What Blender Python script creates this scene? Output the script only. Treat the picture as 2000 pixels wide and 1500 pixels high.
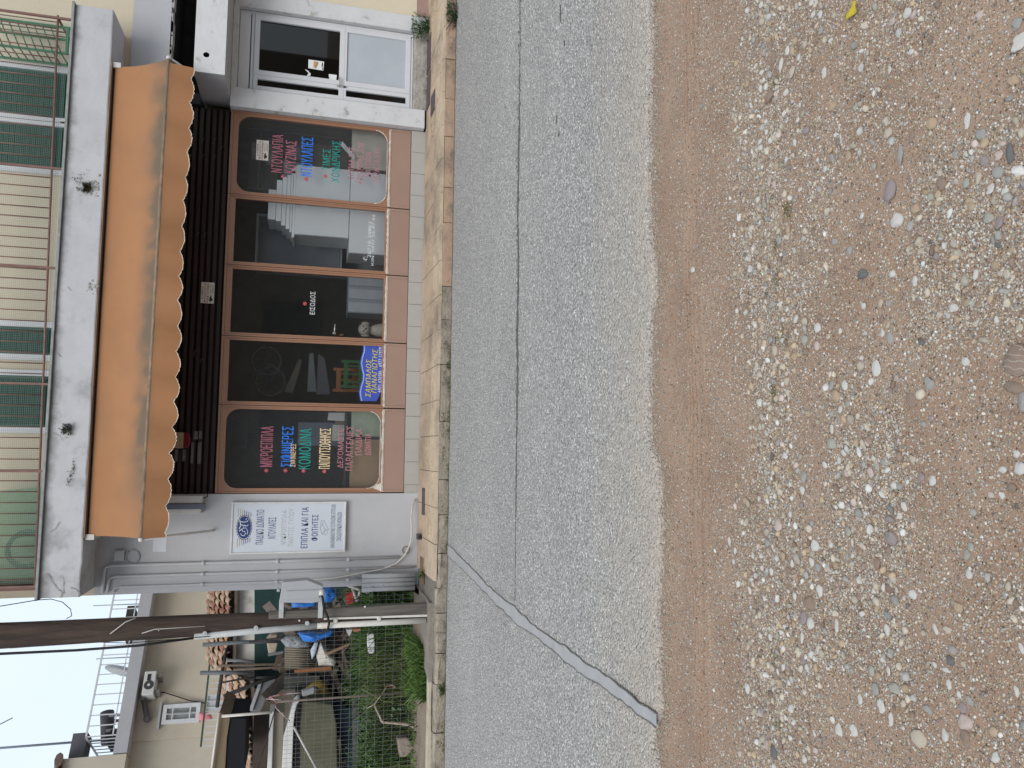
import bpy, math, random
import numpy as np
from mathutils import Vector, Matrix

for o in list(bpy.data.objects):
    bpy.data.objects.remove(o)
S = bpy.context.scene
COL = S.collection
R = math.radians
random.seed(7)
RNG = np.random.default_rng(11)

# ------------------------------------------------------------------ camera
# the photograph was taken with the phone turned on its side: the camera is rolled a quarter turn
EYE = np.array([0.0, 0.0, 1.6])
_p, _y, _r = R(14.815), R(5.276), R(-1.884)
FW = np.array([math.sin(_y) * math.cos(_p), math.cos(_y) * math.cos(_p), -math.sin(_p)])
_rt = np.array([math.cos(_y), -math.sin(_y), 0.0])
_dn = np.cross(FW, _rt)
RT = math.cos(_r) * _rt + math.sin(_r) * _dn
DN = -math.sin(_r) * _rt + math.cos(_r) * _dn
cam = bpy.data.cameras.new('camera')
cam.lens, cam.sensor_width, cam.sensor_fit = 27.0, 36.0, 'HORIZONTAL'
cam.clip_start, cam.clip_end = 0.05, 600
camo = bpy.data.objects.new('camera', cam)
m3 = Matrix((DN, RT, -FW)).transposed()
camo.matrix_world = Matrix.Translation(Vector(EYE)) @ m3.to_4x4()
COL.objects.link(camo)
S.camera = camo

# ------------------------------------------------------------------ sky, sun, exposure
SUN_EL, SUN_AZ = R(43), R(192)
W = bpy.data.worlds.new('World')
S.world = W
W.use_nodes = True
nt = W.node_tree
nt.nodes.clear()
out = nt.nodes.new('ShaderNodeOutputWorld')
bg = nt.nodes.new('ShaderNodeBackground')
sky = nt.nodes.new('ShaderNodeTexSky')
sky.sky_type = 'NISHITA'
sky.sun_disc = False
sky.sun_elevation = SUN_EL
sky.sun_rotation = SUN_AZ
tc = nt.nodes.new('ShaderNodeTexCoord')
nz = nt.nodes.new('ShaderNodeTexNoise')
nz.inputs['Scale'].default_value = 2.2
nz.inputs['Detail'].default_value = 5
nt.links.new(tc.outputs['Generated'], nz.inputs['Vector'])
rp = nt.nodes.new('ShaderNodeValToRGB')
rp.color_ramp.elements[0].position = 0.3
rp.color_ramp.elements[0].color = (7.0, 8.1, 9.3, 1)
rp.color_ramp.elements[1].position = 0.7
rp.color_ramp.elements[1].color = (7.7, 8.6, 9.4, 1)
nt.links.new(nz.outputs['Fac'], rp.inputs['Fac'])
mx = nt.nodes.new('ShaderNodeMix')
mx.data_type = 'RGBA'
mx.inputs[0].default_value = 0.92
nt.links.new(sky.outputs['Color'], mx.inputs[6])
nt.links.new(rp.outputs['Color'], mx.inputs[7])
nt.links.new(mx.outputs[2], bg.inputs['Color'])
bg.inputs['Strength'].default_value = 0.086
nt.links.new(bg.outputs[0], out.inputs[0])

sl = bpy.data.lights.new('sun', 'SUN')
sl.energy = 1.5
sl.angle = R(35)
sl.color = (1.0, 0.96, 0.9)
so = bpy.data.objects.new('sun', sl)
# light travels from behind the camera, a little from the left
az = R(-12)
d = Vector((math.sin(az) * math.cos(SUN_EL), -math.cos(az) * math.cos(SUN_EL), math.sin(SUN_EL)))
so.rotation_euler = d.to_track_quat('Z', 'Y').to_euler()
so.location = (0, -5, 12)
COL.objects.link(so)
S.view_settings.view_transform = 'Standard'
S.view_settings.look = 'None'
S.view_settings.gamma = 1
S.view_settings.use_curve_mapping = False
S.view_settings.exposure = 0.5
S.cycles.max_bounces = 8
S.cycles.transparent_max_bounces = 12

# ------------------------------------------------------------------ helpers
def ray(x, y):
    return RT * (750.0 - y) + DN * (x - 1000.0) + FW * 1500.0
def at(x, y, Y):
    """the world point at depth Y seen at photo pixel (x, y)"""
    w = ray(x, y)
    return EYE + w * (Y / w[1])
def atz(x, y, Z):
    w = ray(x, y)
    return EYE + w * ((Z - 1.6) / w[2])
def lerp(a, b, t):
    return a + (b - a) * t

MATS = {}
def N(nt, typ, **kw):
    n = nt.nodes.new(typ)
    for k, v in kw.items():
        if k in n.inputs:
            n.inputs[k].default_value = v
        else:
            setattr(n, k, v)
    return n
def mat(name, c1, c2=None, scale=6.0, rough=0.75, bump=0.0, bscale=None, detail=6, spec=0.3, metal=0.0, lo=0.35, hi=0.68, dirt=None, dscale=2.0, dlo=0.55, dhi=0.75, stretch=None, bdist=0.01):
    """a rough surface whose colour drifts between c1 and c2, with optional stains and fine relief"""
    if name in MATS:
        return MATS[name]
    m = bpy.data.materials.new(name)
    m.use_nodes = True
    t = m.node_tree
    b = t.nodes['Principled BSDF']
    b.inputs['Roughness'].default_value = rough
    b.inputs['Metallic'].default_value = metal
    b.inputs['Specular IOR Level'].default_value = spec
    c2 = c2 or tuple(v * 0.86 for v in c1)
    co = N(t, 'ShaderNodeTexCoord')
    vec = co.outputs['Object']
    if stretch:
        mp = N(t, 'ShaderNodeMapping')
        mp.inputs['Scale'].default_value = stretch
        t.links.new(vec, mp.inputs['Vector'])
        vec = mp.outputs['Vector']
    nz = N(t, 'ShaderNodeTexNoise', Scale=scale, Detail=detail, Roughness=0.62)
    t.links.new(vec, nz.inputs['Vector'])
    r = N(t, 'ShaderNodeValToRGB')
    r.color_ramp.elements[0].position, r.color_ramp.elements[1].position = lo, hi
    r.color_ramp.elements[0].color = (*c1, 1)
    r.color_ramp.elements[1].color = (*c2, 1)
    t.links.new(nz.outputs['Fac'], r.inputs['Fac'])
    col = r.outputs['Color']
    if dirt:
        n2 = N(t, 'ShaderNodeTexNoise', Scale=dscale, Detail=9, Roughness=0.7)
        t.links.new(vec, n2.inputs['Vector'])
        r2 = N(t, 'ShaderNodeMapRange')
        r2.inputs['From Min'].default_value, r2.inputs['From Max'].default_value = dlo, dhi
        t.links.new(n2.outputs['Fac'], r2.inputs['Value'])
        mx = N(t, 'ShaderNodeMix', data_type='RGBA')
        t.links.new(r2.outputs[0], mx.inputs[0])
        t.links.new(col, mx.inputs[6])
        mx.inputs[7].default_value = (*dirt, 1)
        col = mx.outputs[2]
    t.links.new(col, b.inputs['Base Color'])
    if bump:
        n3 = N(t, 'ShaderNodeTexNoise', Scale=bscale or scale * 5, Detail=6)
        t.links.new(vec, n3.inputs['Vector'])
        bp = N(t, 'ShaderNodeBump', Strength=bump, Distance=bdist)
        t.links.new(n3.outputs['Fac'], bp.inputs['Height'])
        t.links.new(bp.outputs['Normal'], b.inputs['Normal'])
    MATS[name] = m
    return m
def glass(name, tint=(0.82, 0.88, 0.9), rough=0.02, film=0.0, filmc=(0.5, 0.5, 0.5)):
    if name in MATS:
        return MATS[name]
    m = bpy.data.materials.new(name)
    m.use_nodes = True
    t = m.node_tree
    t.nodes.clear()
    o = N(t, 'ShaderNodeOutputMaterial')
    tr = N(t, 'ShaderNodeBsdfTransparent', Color=(*tint, 1))
    gl = N(t, 'ShaderNodeBsdfGlossy', Roughness=rough)
    gl.inputs['Color'].default_value = (1, 1, 1, 1)
    fr = N(t, 'ShaderNodeFresnel', IOR=1.5)
    mx = N(t, 'ShaderNodeMixShader')
    t.links.new(fr.outputs[0], mx.inputs[0])
    t.links.new(tr.outputs[0], mx.inputs[1])
    t.links.new(gl.outputs[0], mx.inputs[2])
    last = mx.outputs[0]
    if film:
        df = N(t, 'ShaderNodeBsdfDiffuse', Color=(*filmc, 1))
        m2 = N(t, 'ShaderNodeMixShader', Fac=film)
        t.links.new(last, m2.inputs[1])
        t.links.new(df.outputs[0], m2.inputs[2])
        last = m2.outputs[0]
    t.links.new(last, o.inputs['Surface'])
    MATS[name] = m
    return m
def vcol_mat(name, rough=0.8, bump=0.4, bscale=120, mottle=0.25, spec=0.3, trans=0.0, attr='Col', nscale=60.0):
    """takes each piece's own colour from the mesh attribute and mottles it"""
    if name in MATS:
        return MATS[name]
    m = bpy.data.materials.new(name)
    m.use_nodes = True
    t = m.node_tree
    b = t.nodes['Principled BSDF']
    b.inputs['Roughness'].default_value = rough
    b.inputs['Specular IOR Level'].default_value = spec
    a = N(t, 'ShaderNodeAttribute', attribute_name=attr)
    co = N(t, 'ShaderNodeTexCoord')
    nz = N(t, 'ShaderNodeTexNoise', Scale=nscale, Detail=5)
    t.links.new(co.outputs['Object'], nz.inputs['Vector'])
    mr = N(t, 'ShaderNodeMapRange')
    mr.inputs['From Min'].default_value, mr.inputs['From Max'].default_value = 0.3, 0.7
    mr.inputs['To Min'].default_value, mr.inputs['To Max'].default_value = 1 - mottle, 1 + mottle
    t.links.new(nz.outputs['Fac'], mr.inputs['Value'])
    vm = N(t, 'ShaderNodeVectorMath', operation='SCALE')
    t.links.new(a.outputs['Color'], vm.inputs[0])
    t.links.new(mr.outputs[0], vm.inputs['Scale'])
    t.links.new(vm.outputs[0], b.inputs['Base Color'])
    if bump:
        n3 = N(t, 'ShaderNodeTexNoise', Scale=bscale, Detail=4)
        t.links.new(co.outputs['Object'], n3.inputs['Vector'])
        bp = N(t, 'ShaderNodeBump', Strength=bump, Distance=0.002)
        t.links.new(n3.outputs['Fac'], bp.inputs['Height'])
        t.links.new(bp.outputs['Normal'], b.inputs['Normal'])
    MATS[name] = m
    return m

class MB:
    def __init__(s):
        s.v, s.f, s.m, s.sm = [], [], [], []
    def face(s, idx, m=0, sm=False):
        s.f.append(tuple(idx)); s.m.append(m); s.sm.append(sm)
    def poly(s, pts, m=0, sm=False):
        k = len(s.v)
        s.v += [tuple(p) for p in pts]
        s.face(range(k, k + len(pts)), m, sm)
        return s
    def hexa(s, a, m=0):
        k = len(s.v)
        s.v += [tuple(p) for p in a]
        for q in ((0, 3, 2, 1), (4, 5, 6, 7), (0, 1, 5, 4), (1, 2, 6, 5), (2, 3, 7, 6), (3, 0, 4, 7)):
            s.face([k + i for i in q], m)
        return s
    def box(s, x0, x1, y0, y1, z0, z1, m=0):
        return s.hexa([(x0, y0, z0), (x1, y0, z0), (x1, y1, z0), (x0, y1, z0), (x0, y0, z1), (x1, y0, z1), (x1, y1, z1), (x0, y1, z1)], m)
    def prism(s, pts, vec, m=0, sm=False):
        """a flat outline swept along vec"""
        n = len(pts); k = len(s.v); vec = np.asarray(vec, float)
        s.v += [tuple(p) for p in pts] + [tuple(np.asarray(p, float) + vec) for p in pts]
        s.face(range(k, k + n), m)
        s.face(range(k + 2 * n - 1, k + n - 1, -1), m)
        for i in range(n):
            j = (i + 1) % n
            s.face((k + j, k + i, k + n + i, k + n + j), m, sm)
        return s
    def tube(s, pts, r, n=8, m=0, cap=True, flat=1.0):
        pts = [np.asarray(p, float) for p in pts]
        k = len(s.v)
        rs = r if hasattr(r, '__len__') else [r] * len(pts)
        up = None
        for i, p in enumerate(pts):
            t = pts[min(i + 1, len(pts) - 1)] - pts[max(i - 1, 0)]
            t = t / (np.linalg.norm(t) + 1e-12)
            if up is None:
                up = np.array([0, 0, 1.0]) if abs(t[2]) < 0.9 else np.array([1.0, 0, 0])
            a = np.cross(t, up); a /= np.linalg.norm(a) + 1e-12
            b = np.cross(a, t); up = b
            for q in range(n):
                w = 2 * math.pi * q / n
                s.v.append(tuple(p + rs[i] * (math.cos(w) * a + flat * math.sin(w) * b)))
        for i in range(len(pts) - 1):
            for q in range(n):
                s.face((k + i * n + q, k + (i + 1) * n + q, k + (i + 1) * n + (q + 1) % n, k + i * n + (q + 1) % n), m, True)
        if cap:
            s.face([k + q for q in range(n)], m)
            s.face([k + (len(pts) - 1) * n + q for q in range(n - 1, -1, -1)], m)
        return s
    def grid(s, P, m=0, sm=True, close=False):
        """P[i][j] points -> quads"""
        k = len(s.v); a, b = len(P), len(P[0])
        for row in P:
            s.v += [tuple(p) for p in row]
        for i in range(a - 1):
            for j in range(b - (0 if close else 1)):
                j2 = (j + 1) % b
                s.face((k + i * b + j, k + i * b + j2, k + (i + 1) * b + j2, k + (i + 1) * b + j), m, sm)
        return s
    def ball(s, c, r, m=0, n=10, sq=(1, 1, 1)):
        P = []
        for i in range(n + 1):
            th = math.pi * i / n
            P.append([(c[0] + r * sq[0] * math.sin(th) * math.cos(w), c[1] + r * sq[1] * math.sin(th) * math.sin(w), c[2] - r * sq[2] * math.cos(th)) for w in [2 * math.pi * q / (n + 2) for q in range(n + 2)]])
        return s.grid(P, m, True, True)
    def frame(s, x0, x1, z0, z1, ix0, ix1, iz0, iz1, y0, y1, rad=0.0, m=0, k=7):
        """a plate with a (rounded) opening"""
        inner, outer = [], []
        for (cx, cz, sx, sz, a0) in ((ix1, iz1, -1, -1, 0), (ix0, iz1, 1, -1, 90), (ix0, iz0, 1, 1, 180), (ix1, iz0, -1, 1, 270)):
            oc = (x1 if cx == ix1 else x0, z1 if cz == iz1 else z0)
            kk = k if rad > 0 else 1
            for q in range(kk):
                w = R(a0 + (90.0 * q / (kk - 1) if kk > 1 else 45))
                if rad > 0:
                    inner.append((cx + sx * rad + rad * math.cos(w), cz + sz * rad + rad * math.sin(w)))
                else:
                    inner.append((cx, cz))
                outer.append(oc)
        n = len(inner); b = len(s.v)
        for y in (y0, y1):
            s.v += [(p[0], y, p[1]) for p in inner] + [(p[0], y, p[1]) for p in outer]
        for i in range(n):
            j = (i + 1) % n
            I0, I1, O0, O1 = b + i, b + j, b + n + i, b + n + j
            same = outer[i] == outer[j]
            s.face((I0, I1, O0) if same else (I0, I1, O1, O0), m)
            h = 2 * n
            s.face((I1 + h, I0 + h, O0 + h) if same else (I1 + h, I0 + h, O0 + h, O1 + h), m)
            s.face((I1, I0, I0 + h, I1 + h), m)
            if not same:
                s.face((O0, O1, O1 + h, O0 + h), m)
        return s
    def build(s, name, mats, parent=None, bevel=0.0, org=None, **props):
        me = bpy.data.meshes.new(name)
        if parent is not None and org is None:
            org = root_loc(parent)
        org = np.array(org if org is not None else (0, 0, 0), float)
        V = np.array(s.v, float) - org
        me.from_pydata(V.tolist(), [], s.f)
        mats = mats if isinstance(mats, (list, tuple)) else [mats]
        for m in mats:
            me.materials.append(m)
        me.polygons.foreach_set('material_index', s.m)
        me.polygons.foreach_set('use_smooth', s.sm)
        me.update()
        o = bpy.data.objects.new(name, me)
        COL.objects.link(o)
        if parent is not None:
            o.parent = parent
        else:
            o.location = org
        if bevel:
            bv = o.modifiers.new('bevel', 'BEVEL')
            bv.width = bevel; bv.segments = 2; bv.limit_method = 'ANGLE'
        for k2, v2 in props.items():
            o[k2] = v2
        return o
def root_loc(o):
    while o.parent is not None:
        o = o.parent
    return tuple(o.location)
def thing(name, label, cat, loc, group=None):
    o = bpy.data.objects.new(name, None)
    o.empty_display_size = 0.2
    o.location = loc
    COL.objects.link(o)
    o['label'] = label; o['category'] = cat
    if group:
        o['group'] = group
    return o
def tag(o, label, cat, group=None):
    o['label'] = label; o['category'] = cat
    if group:
        o['group'] = group
    return o
def copy_of(o, parent=None, loc=None):
    c = o.copy()
    COL.objects.link(c)
    c.parent = parent
    if loc is not None:
        c.location = loc
    return c
def text_mesh(body, X0, X1, Z0, Z1, Y, bold=0.0, shear=0.0):
    """flat lettering fitted to a rectangle on a wall facing the street; returns verts, faces"""
    cu = bpy.data.curves.new('lettering', 'FONT')
    cu.body = body
    cu.shear = shear
    cu.resolution_u = 3
    cu.space_character = 1.08
    ob = bpy.data.objects.new('lettering', cu)
    COL.objects.link(ob)
    dg = bpy.context.evaluated_depsgraph_get()
    me = bpy.data.meshes.new_from_object(ob.evaluated_get(dg))
    n = len(me.vertices)
    co = np.empty(n * 3); me.vertices.foreach_get('co', co); co = co.reshape(n, 3)
    F = [tuple(p.vertices) for p in me.polygons]
    bpy.data.objects.remove(ob); bpy.data.curves.remove(cu); bpy.data.meshes.remove(me)
    lo, hi = co[:, :2].min(0), co[:, :2].max(0)
    u = (co[:, 0] - lo[0]) / (hi[0] - lo[0]); v = (co[:, 1] - lo[1]) / (hi[1] - lo[1])
    w_ = abs(bold) * (Z1 - Z0) * .9 if bold > 0 else 0.0
    V = np.stack([X0 + w_ + u * (X1 - X0 - 2 * w_), np.full(n, Y), Z0 + v * (Z1 - Z0)], 1)
    if w_:
        # heavier strokes: two prints a hair apart
        V = np.concatenate([V - (w_, 0, 0), V + (w_, .0002, 0)])
        F = F + [tuple(i_ + n for i_ in f) for f in F]
    return V, F
def letter(mb, body, xt, xb, yl, yr, Y, m=0, bold=0.0, shear=0.0):
    """lettering whose photo box is xt..xb (top..bottom) and yl..yr (left..right), on a plane at depth Y"""
    ym, xm = (yl + yr) / 2, (xt + xb) / 2
    V, F = text_mesh(body, at(xm, yl, Y)[0], at(xm, yr, Y)[0], at(xb, ym, Y)[2], at(xt, ym, Y)[2], Y, bold, shear)
    k = len(mb.v)
    mb.v += [tuple(p) for p in V]
    for f in F:
        mb.face([k + i for i in f], m)
    return mb
def disc(mb, c, r, m=0, n=14, rz=None):
    return mb.poly([(c[0] + r * math.cos(2 * math.pi * i / n), c[1], c[2] + (rz or r) * math.sin(2 * math.pi * i / n)) for i in range(n)], m)

_g = RNG.random((256, 256))
def vnoise(x, y):
    x = np.asarray(x, float); y = np.asarray(y, float)
    xi, yi = np.floor(x).astype(int), np.floor(y).astype(int)
    fx, fy = x - xi, y - yi
    fx, fy = fx * fx * (3 - 2 * fx), fy * fy * (3 - 2 * fy)
    g = lambda a, b: _g[a & 255, b & 255]
    return (g(xi, yi) * (1 - fx) + g(xi + 1, yi) * fx) * (1 - fy) + (g(xi, yi + 1) * (1 - fx) + g(xi + 1, yi + 1) * fx) * fy
def fbm(x, y, o=4):
    s, a, t = 0, 1.0, 0
    for i in range(o):
        s = s + a * vnoise(np.asarray(x) * 2 ** i + 17.3 * i, np.asarray(y) * 2 ** i + 5.1 * i); t += a; a *= 0.5
    return s / t

# ================================================================== GROUND
EDGE = [(-60, 3.36), (-8, 3.36), (-3.0, 3.38), (-1.62, 3.37), (-1.44, 3.386), (-1.30, 3.44), (-1.17, 3.317), (-0.9, 3.31), (-0.742, 3.347), (-0.56, 3.30), (-0.385, 3.298), (-0.127, 3.309), (-0.03, 3.36), (0.03, 3.49), (0.091, 3.504), (0.35, 3.51), (0.55, 3.465), (0.66, 3.40), (0.76, 3.345), (0.9, 3.335), (1.0, 3.36), (1.08, 3.46), (1.3, 3.49), (1.9, 3.436), (2.3, 3.42), (3.2, 3.45), (9, 3.42), (60, 3.42)]
_ex = np.array([e[0] for e in EDGE]); _ey = np.array([e[1] for e in EDGE])
def road_edge(x):
    x = np.asarray(x, float)
    return 3.375 + (np.interp(x, _ex, _ey) - 3.375) * .62 + (fbm(x * 14, x * 0 + 3.3, 3) - 0.5) * 0.05 + (fbm(x * 3.1, x * 0 + 7.3, 2) - 0.5) * 0.05
def ground_z(x, y):
    x = np.asarray(x, float); y = np.asarray(y, float)
    w = np.clip((3.7 - y) / 0.3, 0, 1)
    z = (fbm(x * 1.3, y * 1.3, 3) - 0.5) * 0.035 + (fbm(x * 9, y * 9, 3) - 0.5) * 0.014
    # tyre ruts that run along the road
    for yy, dep, wd in ((3.078, 0.010, 0.006), (3.050, 0.013, 0.007), (3.012, 0.011, 0.006), (2.980, 0.014, 0.008), (2.925, 0.009, 0.007)):
        c = yy + (fbm(x * 0.7, x * 0 + yy * 9, 2) - 0.5) * 0.05 + x * 0.012
        amp = np.clip(fbm(x * 1.6, x * 0 + yy * 31, 2) * 3.0 - 0.6, 0.12, 1)
        z = z - 1.9 * dep * amp * np.exp(-((y - c) / wd) ** 2)
    # low ridge of pushed-up stones
    z = z + 0.012 * np.exp(-((y - 2.47 - 0.04 * np.sin(x * 2)) / 0.09) ** 2)
    z = z - 0.012 * np.exp(-((y - 3.2) / 0.12) ** 2)
    near = np.clip((3.42 - y) / 0.12, 0, 1)
    z = z * (0.35 + 0.65 * near) - 0.022 - 0.008 * (1 - near)
    return np.where(y > 3.75, -0.08, z)
def gravel_density(x, y):
    """0..1: how stony the ground is"""
    a = fbm(np.asarray(x) * 1.9 + 4, np.asarray(y) * 2.6, 4)
    d = np.clip((a - 0.40) * 3.6, 0.05, .82)
    band = np.exp(-((y - 2.42 - 0.03 * np.sin(np.asarray(x) * 3)) / 0.13) ** 2)
    d = np.maximum(d, 1.0 * band)
    d = d * np.clip((2.78 - y) / 0.22, 0.06, 1)
    return d
xs = np.concatenate([[-150, -60, -25, -12, -7, -5, -4, -3.3, -2.8], np.arange(-2.4, 3.0, 0.0135), [3.3, 3.8, 4.6, 6, 9, 14, 26, 60, 150]])
ys = np.concatenate([[-150, -60, -25, -12, -6, -3, -1.5, -0.6, 0.2, 0.8], np.arange(1.1, 2.88, 0.0115), np.arange(2.885, 3.13, .0032), np.arange(3.135, 3.62, .0115), [3.72, 3.8, 5, 8, 12, 20, 40, 80, 200]])
GX, GY = np.meshgrid(xs, ys)
GZ = ground_z(GX, GY)
ny, nx = GX.shape
V = np.stack([GX.ravel(), GY.ravel(), GZ.ravel()], 1)
i = np.arange(nx * ny).reshape(ny, nx)
Q = np.stack([i[:-1, :-1].ravel(), i[:-1, 1:].ravel(), i[1:, 1:].ravel(), i[1:, :-1].ravel()], 1)
def np_mesh(name, V, F, mats, smooth=True, col=None, attr='Col', fattr=None):
    me = bpy.data.meshes.new(name)
    nv, nf = len(V), len(F)
    k = F.shape[1]
    me.vertices.add(nv); me.vertices.foreach_set('co', np.asarray(V, np.float32).ravel())
    me.loops.add(nf * k); me.loops.foreach_set('vertex_index', np.asarray(F, np.int32).ravel())
    me.polygons.add(nf); me.polygons.foreach_set('loop_start', np.arange(0, nf * k, k, dtype=np.int32))
    me.polygons.foreach_set('use_smooth', np.full(nf, smooth))
    if col is not None:
        a = me.attributes.new(attr, 'FLOAT_COLOR', 'POINT')
        c4 = np.ones((nv, 4), np.float32); c4[:, :3] = col
        a.data.foreach_set('color', c4.ravel())
    if fattr is not None:
        a = me.attributes.new('grav', 'FLOAT', 'POINT')
        a.data.foreach_set('value', np.asarray(fattr, np.float32).ravel())
    for m in (mats if isinstance(mats, (list, tuple)) else [mats]):
        me.materials.append(m)
    me.update(); me.validate()
    o = bpy.data.objects.new(name, me)
    COL.objects.link(o)
    return o

def gravel_mat():
    m = bpy.data.materials.new('gravel_soil'); m.use_nodes = True
    t = m.node_tree; b = t.nodes['Principled BSDF']
    b.inputs['Roughness'].default_value = 0.9
    b.inputs['Specular IOR Level'].default_value = 0.15
    co = N(t, 'ShaderNodeTexCoord')
    O = co.outputs['Object']
    at_ = N(t, 'ShaderNodeAttribute', attribute_name='grav')
    big = N(t, 'ShaderNodeTexNoise', Scale=3.0, Detail=6)
    t.links.new(O, big.inputs['Vector'])
    soil = N(t, 'ShaderNodeValToRGB')
    e = soil.color_ramp.elements
    e[0].position, e[0].color = 0.33, (0.268, 0.172, 0.121, 1)
    e[1].position, e[1].color = 0.68, (0.34, 0.232, 0.168, 1)
    t.links.new(big.outputs['Fac'], soil.inputs['Fac'])
    col = soil.outputs['Color']
    hts = []
    for sc, lo, hi in ((120.0, 0.50, 0.9), (230.0, 0.38, 1.0)):
        vo = N(t, 'ShaderNodeTexVoronoi', Scale=sc, Randomness=1.0)
        t.links.new(O, vo.inputs['Vector'])
        sep = N(t, 'ShaderNodeSeparateColor')
        t.links.new(vo.outputs['Color'], sep.inputs[0])
        # which cells carry a grain: more where the ground is stony
        th = N(t, 'ShaderNodeMath', operation='SUBTRACT')
        mul = N(t, 'ShaderNodeMath', operation='MULTIPLY'); mul.inputs[1].default_value = 0.45
        t.links.new(at_.outputs['Fac'], mul.inputs[0])
        th.inputs[0].default_value = 1.0 - lo * 0.95
        t.links.new(mul.outputs[0], th.inputs[1])
        gt = N(t, 'ShaderNodeMath', operation='GREATER_THAN')
        t.links.new(sep.outputs[0], gt.inputs[0]); t.links.new(th.outputs[0], gt.inputs[1])
        near = N(t, 'ShaderNodeMath', operation='LESS_THAN'); near.inputs[1].default_value = 0.46
        t.links.new(vo.outputs['Distance'], near.inputs[0])
        msk = N(t, 'ShaderNodeMath', operation='MULTIPLY')
        t.links.new(gt.outputs[0], msk.inputs[0]); t.links.new(near.outputs[0], msk.inputs[1])
        gr = N(t, 'ShaderNodeValToRGB')
        ge = gr.color_ramp.elements
        ge[0].position, ge[0].color = 0.0, (0.17, 0.12, 0.09, 1)
        ge[1].position, ge[1].color = 1.0, (0.52, 0.48, 0.43, 1)
        for pos, c in ((0.25, (0.36, 0.25, 0.17)), (0.5, (0.42, 0.34, 0.26)), (0.72, (0.33, 0.31, 0.29)), (0.85, (0.50, 0.43, 0.35))):
            q = ge.new(pos); q.color = (*c, 1)
        t.links.new(sep.outputs[1], gr.inputs['Fac'])
        mx = N(t, 'ShaderNodeMix', data_type='RGBA')
        t.links.new(msk.outputs[0], mx.inputs[0]); t.links.new(col, mx.inputs[6]); t.links.new(gr.outputs['Color'], mx.inputs[7])
        col = mx.outputs[2]
        h = N(t, 'ShaderNodeMath', operation='SUBTRACT'); h.inputs[0].default_value = 0.6
        t.links.new(vo.outputs['Distance'], h.inputs[1])
        hm = N(t, 'ShaderNodeMath', operation='MULTIPLY'); t.links.new(h.outputs[0], hm.inputs[0]); t.links.new(msk.outputs[0], hm.inputs[1])
        hts.append((hm, 1.6 / sc))
    fine = N(t, 'ShaderNodeTexNoise', Scale=160.0, Detail=5)
    t.links.new(O, fine.inputs['Vector'])
    b0 = N(t, 'ShaderNodeBump', Strength=0.8, Distance=0.004)
    t.links.new(fine.outputs['Fac'], b0.inputs['Height'])
    prev = b0
    for hm, dist in hts:
        bb = N(t, 'ShaderNodeBump', Strength=0.9, Distance=dist)
        t.links.new(hm.outputs[0], bb.inputs['Height']); t.links.new(prev.outputs['Normal'], bb.inputs['Normal'])
        prev = bb
    t.links.new(col, b.inputs['Base Color']); t.links.new(prev.outputs['Normal'], b.inputs['Normal'])
    return m
g = np_mesh('ground', V, Q, gravel_mat(), fattr=gravel_density(V[:, 0], V[:, 1]))
g['kind'] = 'structure'

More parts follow.
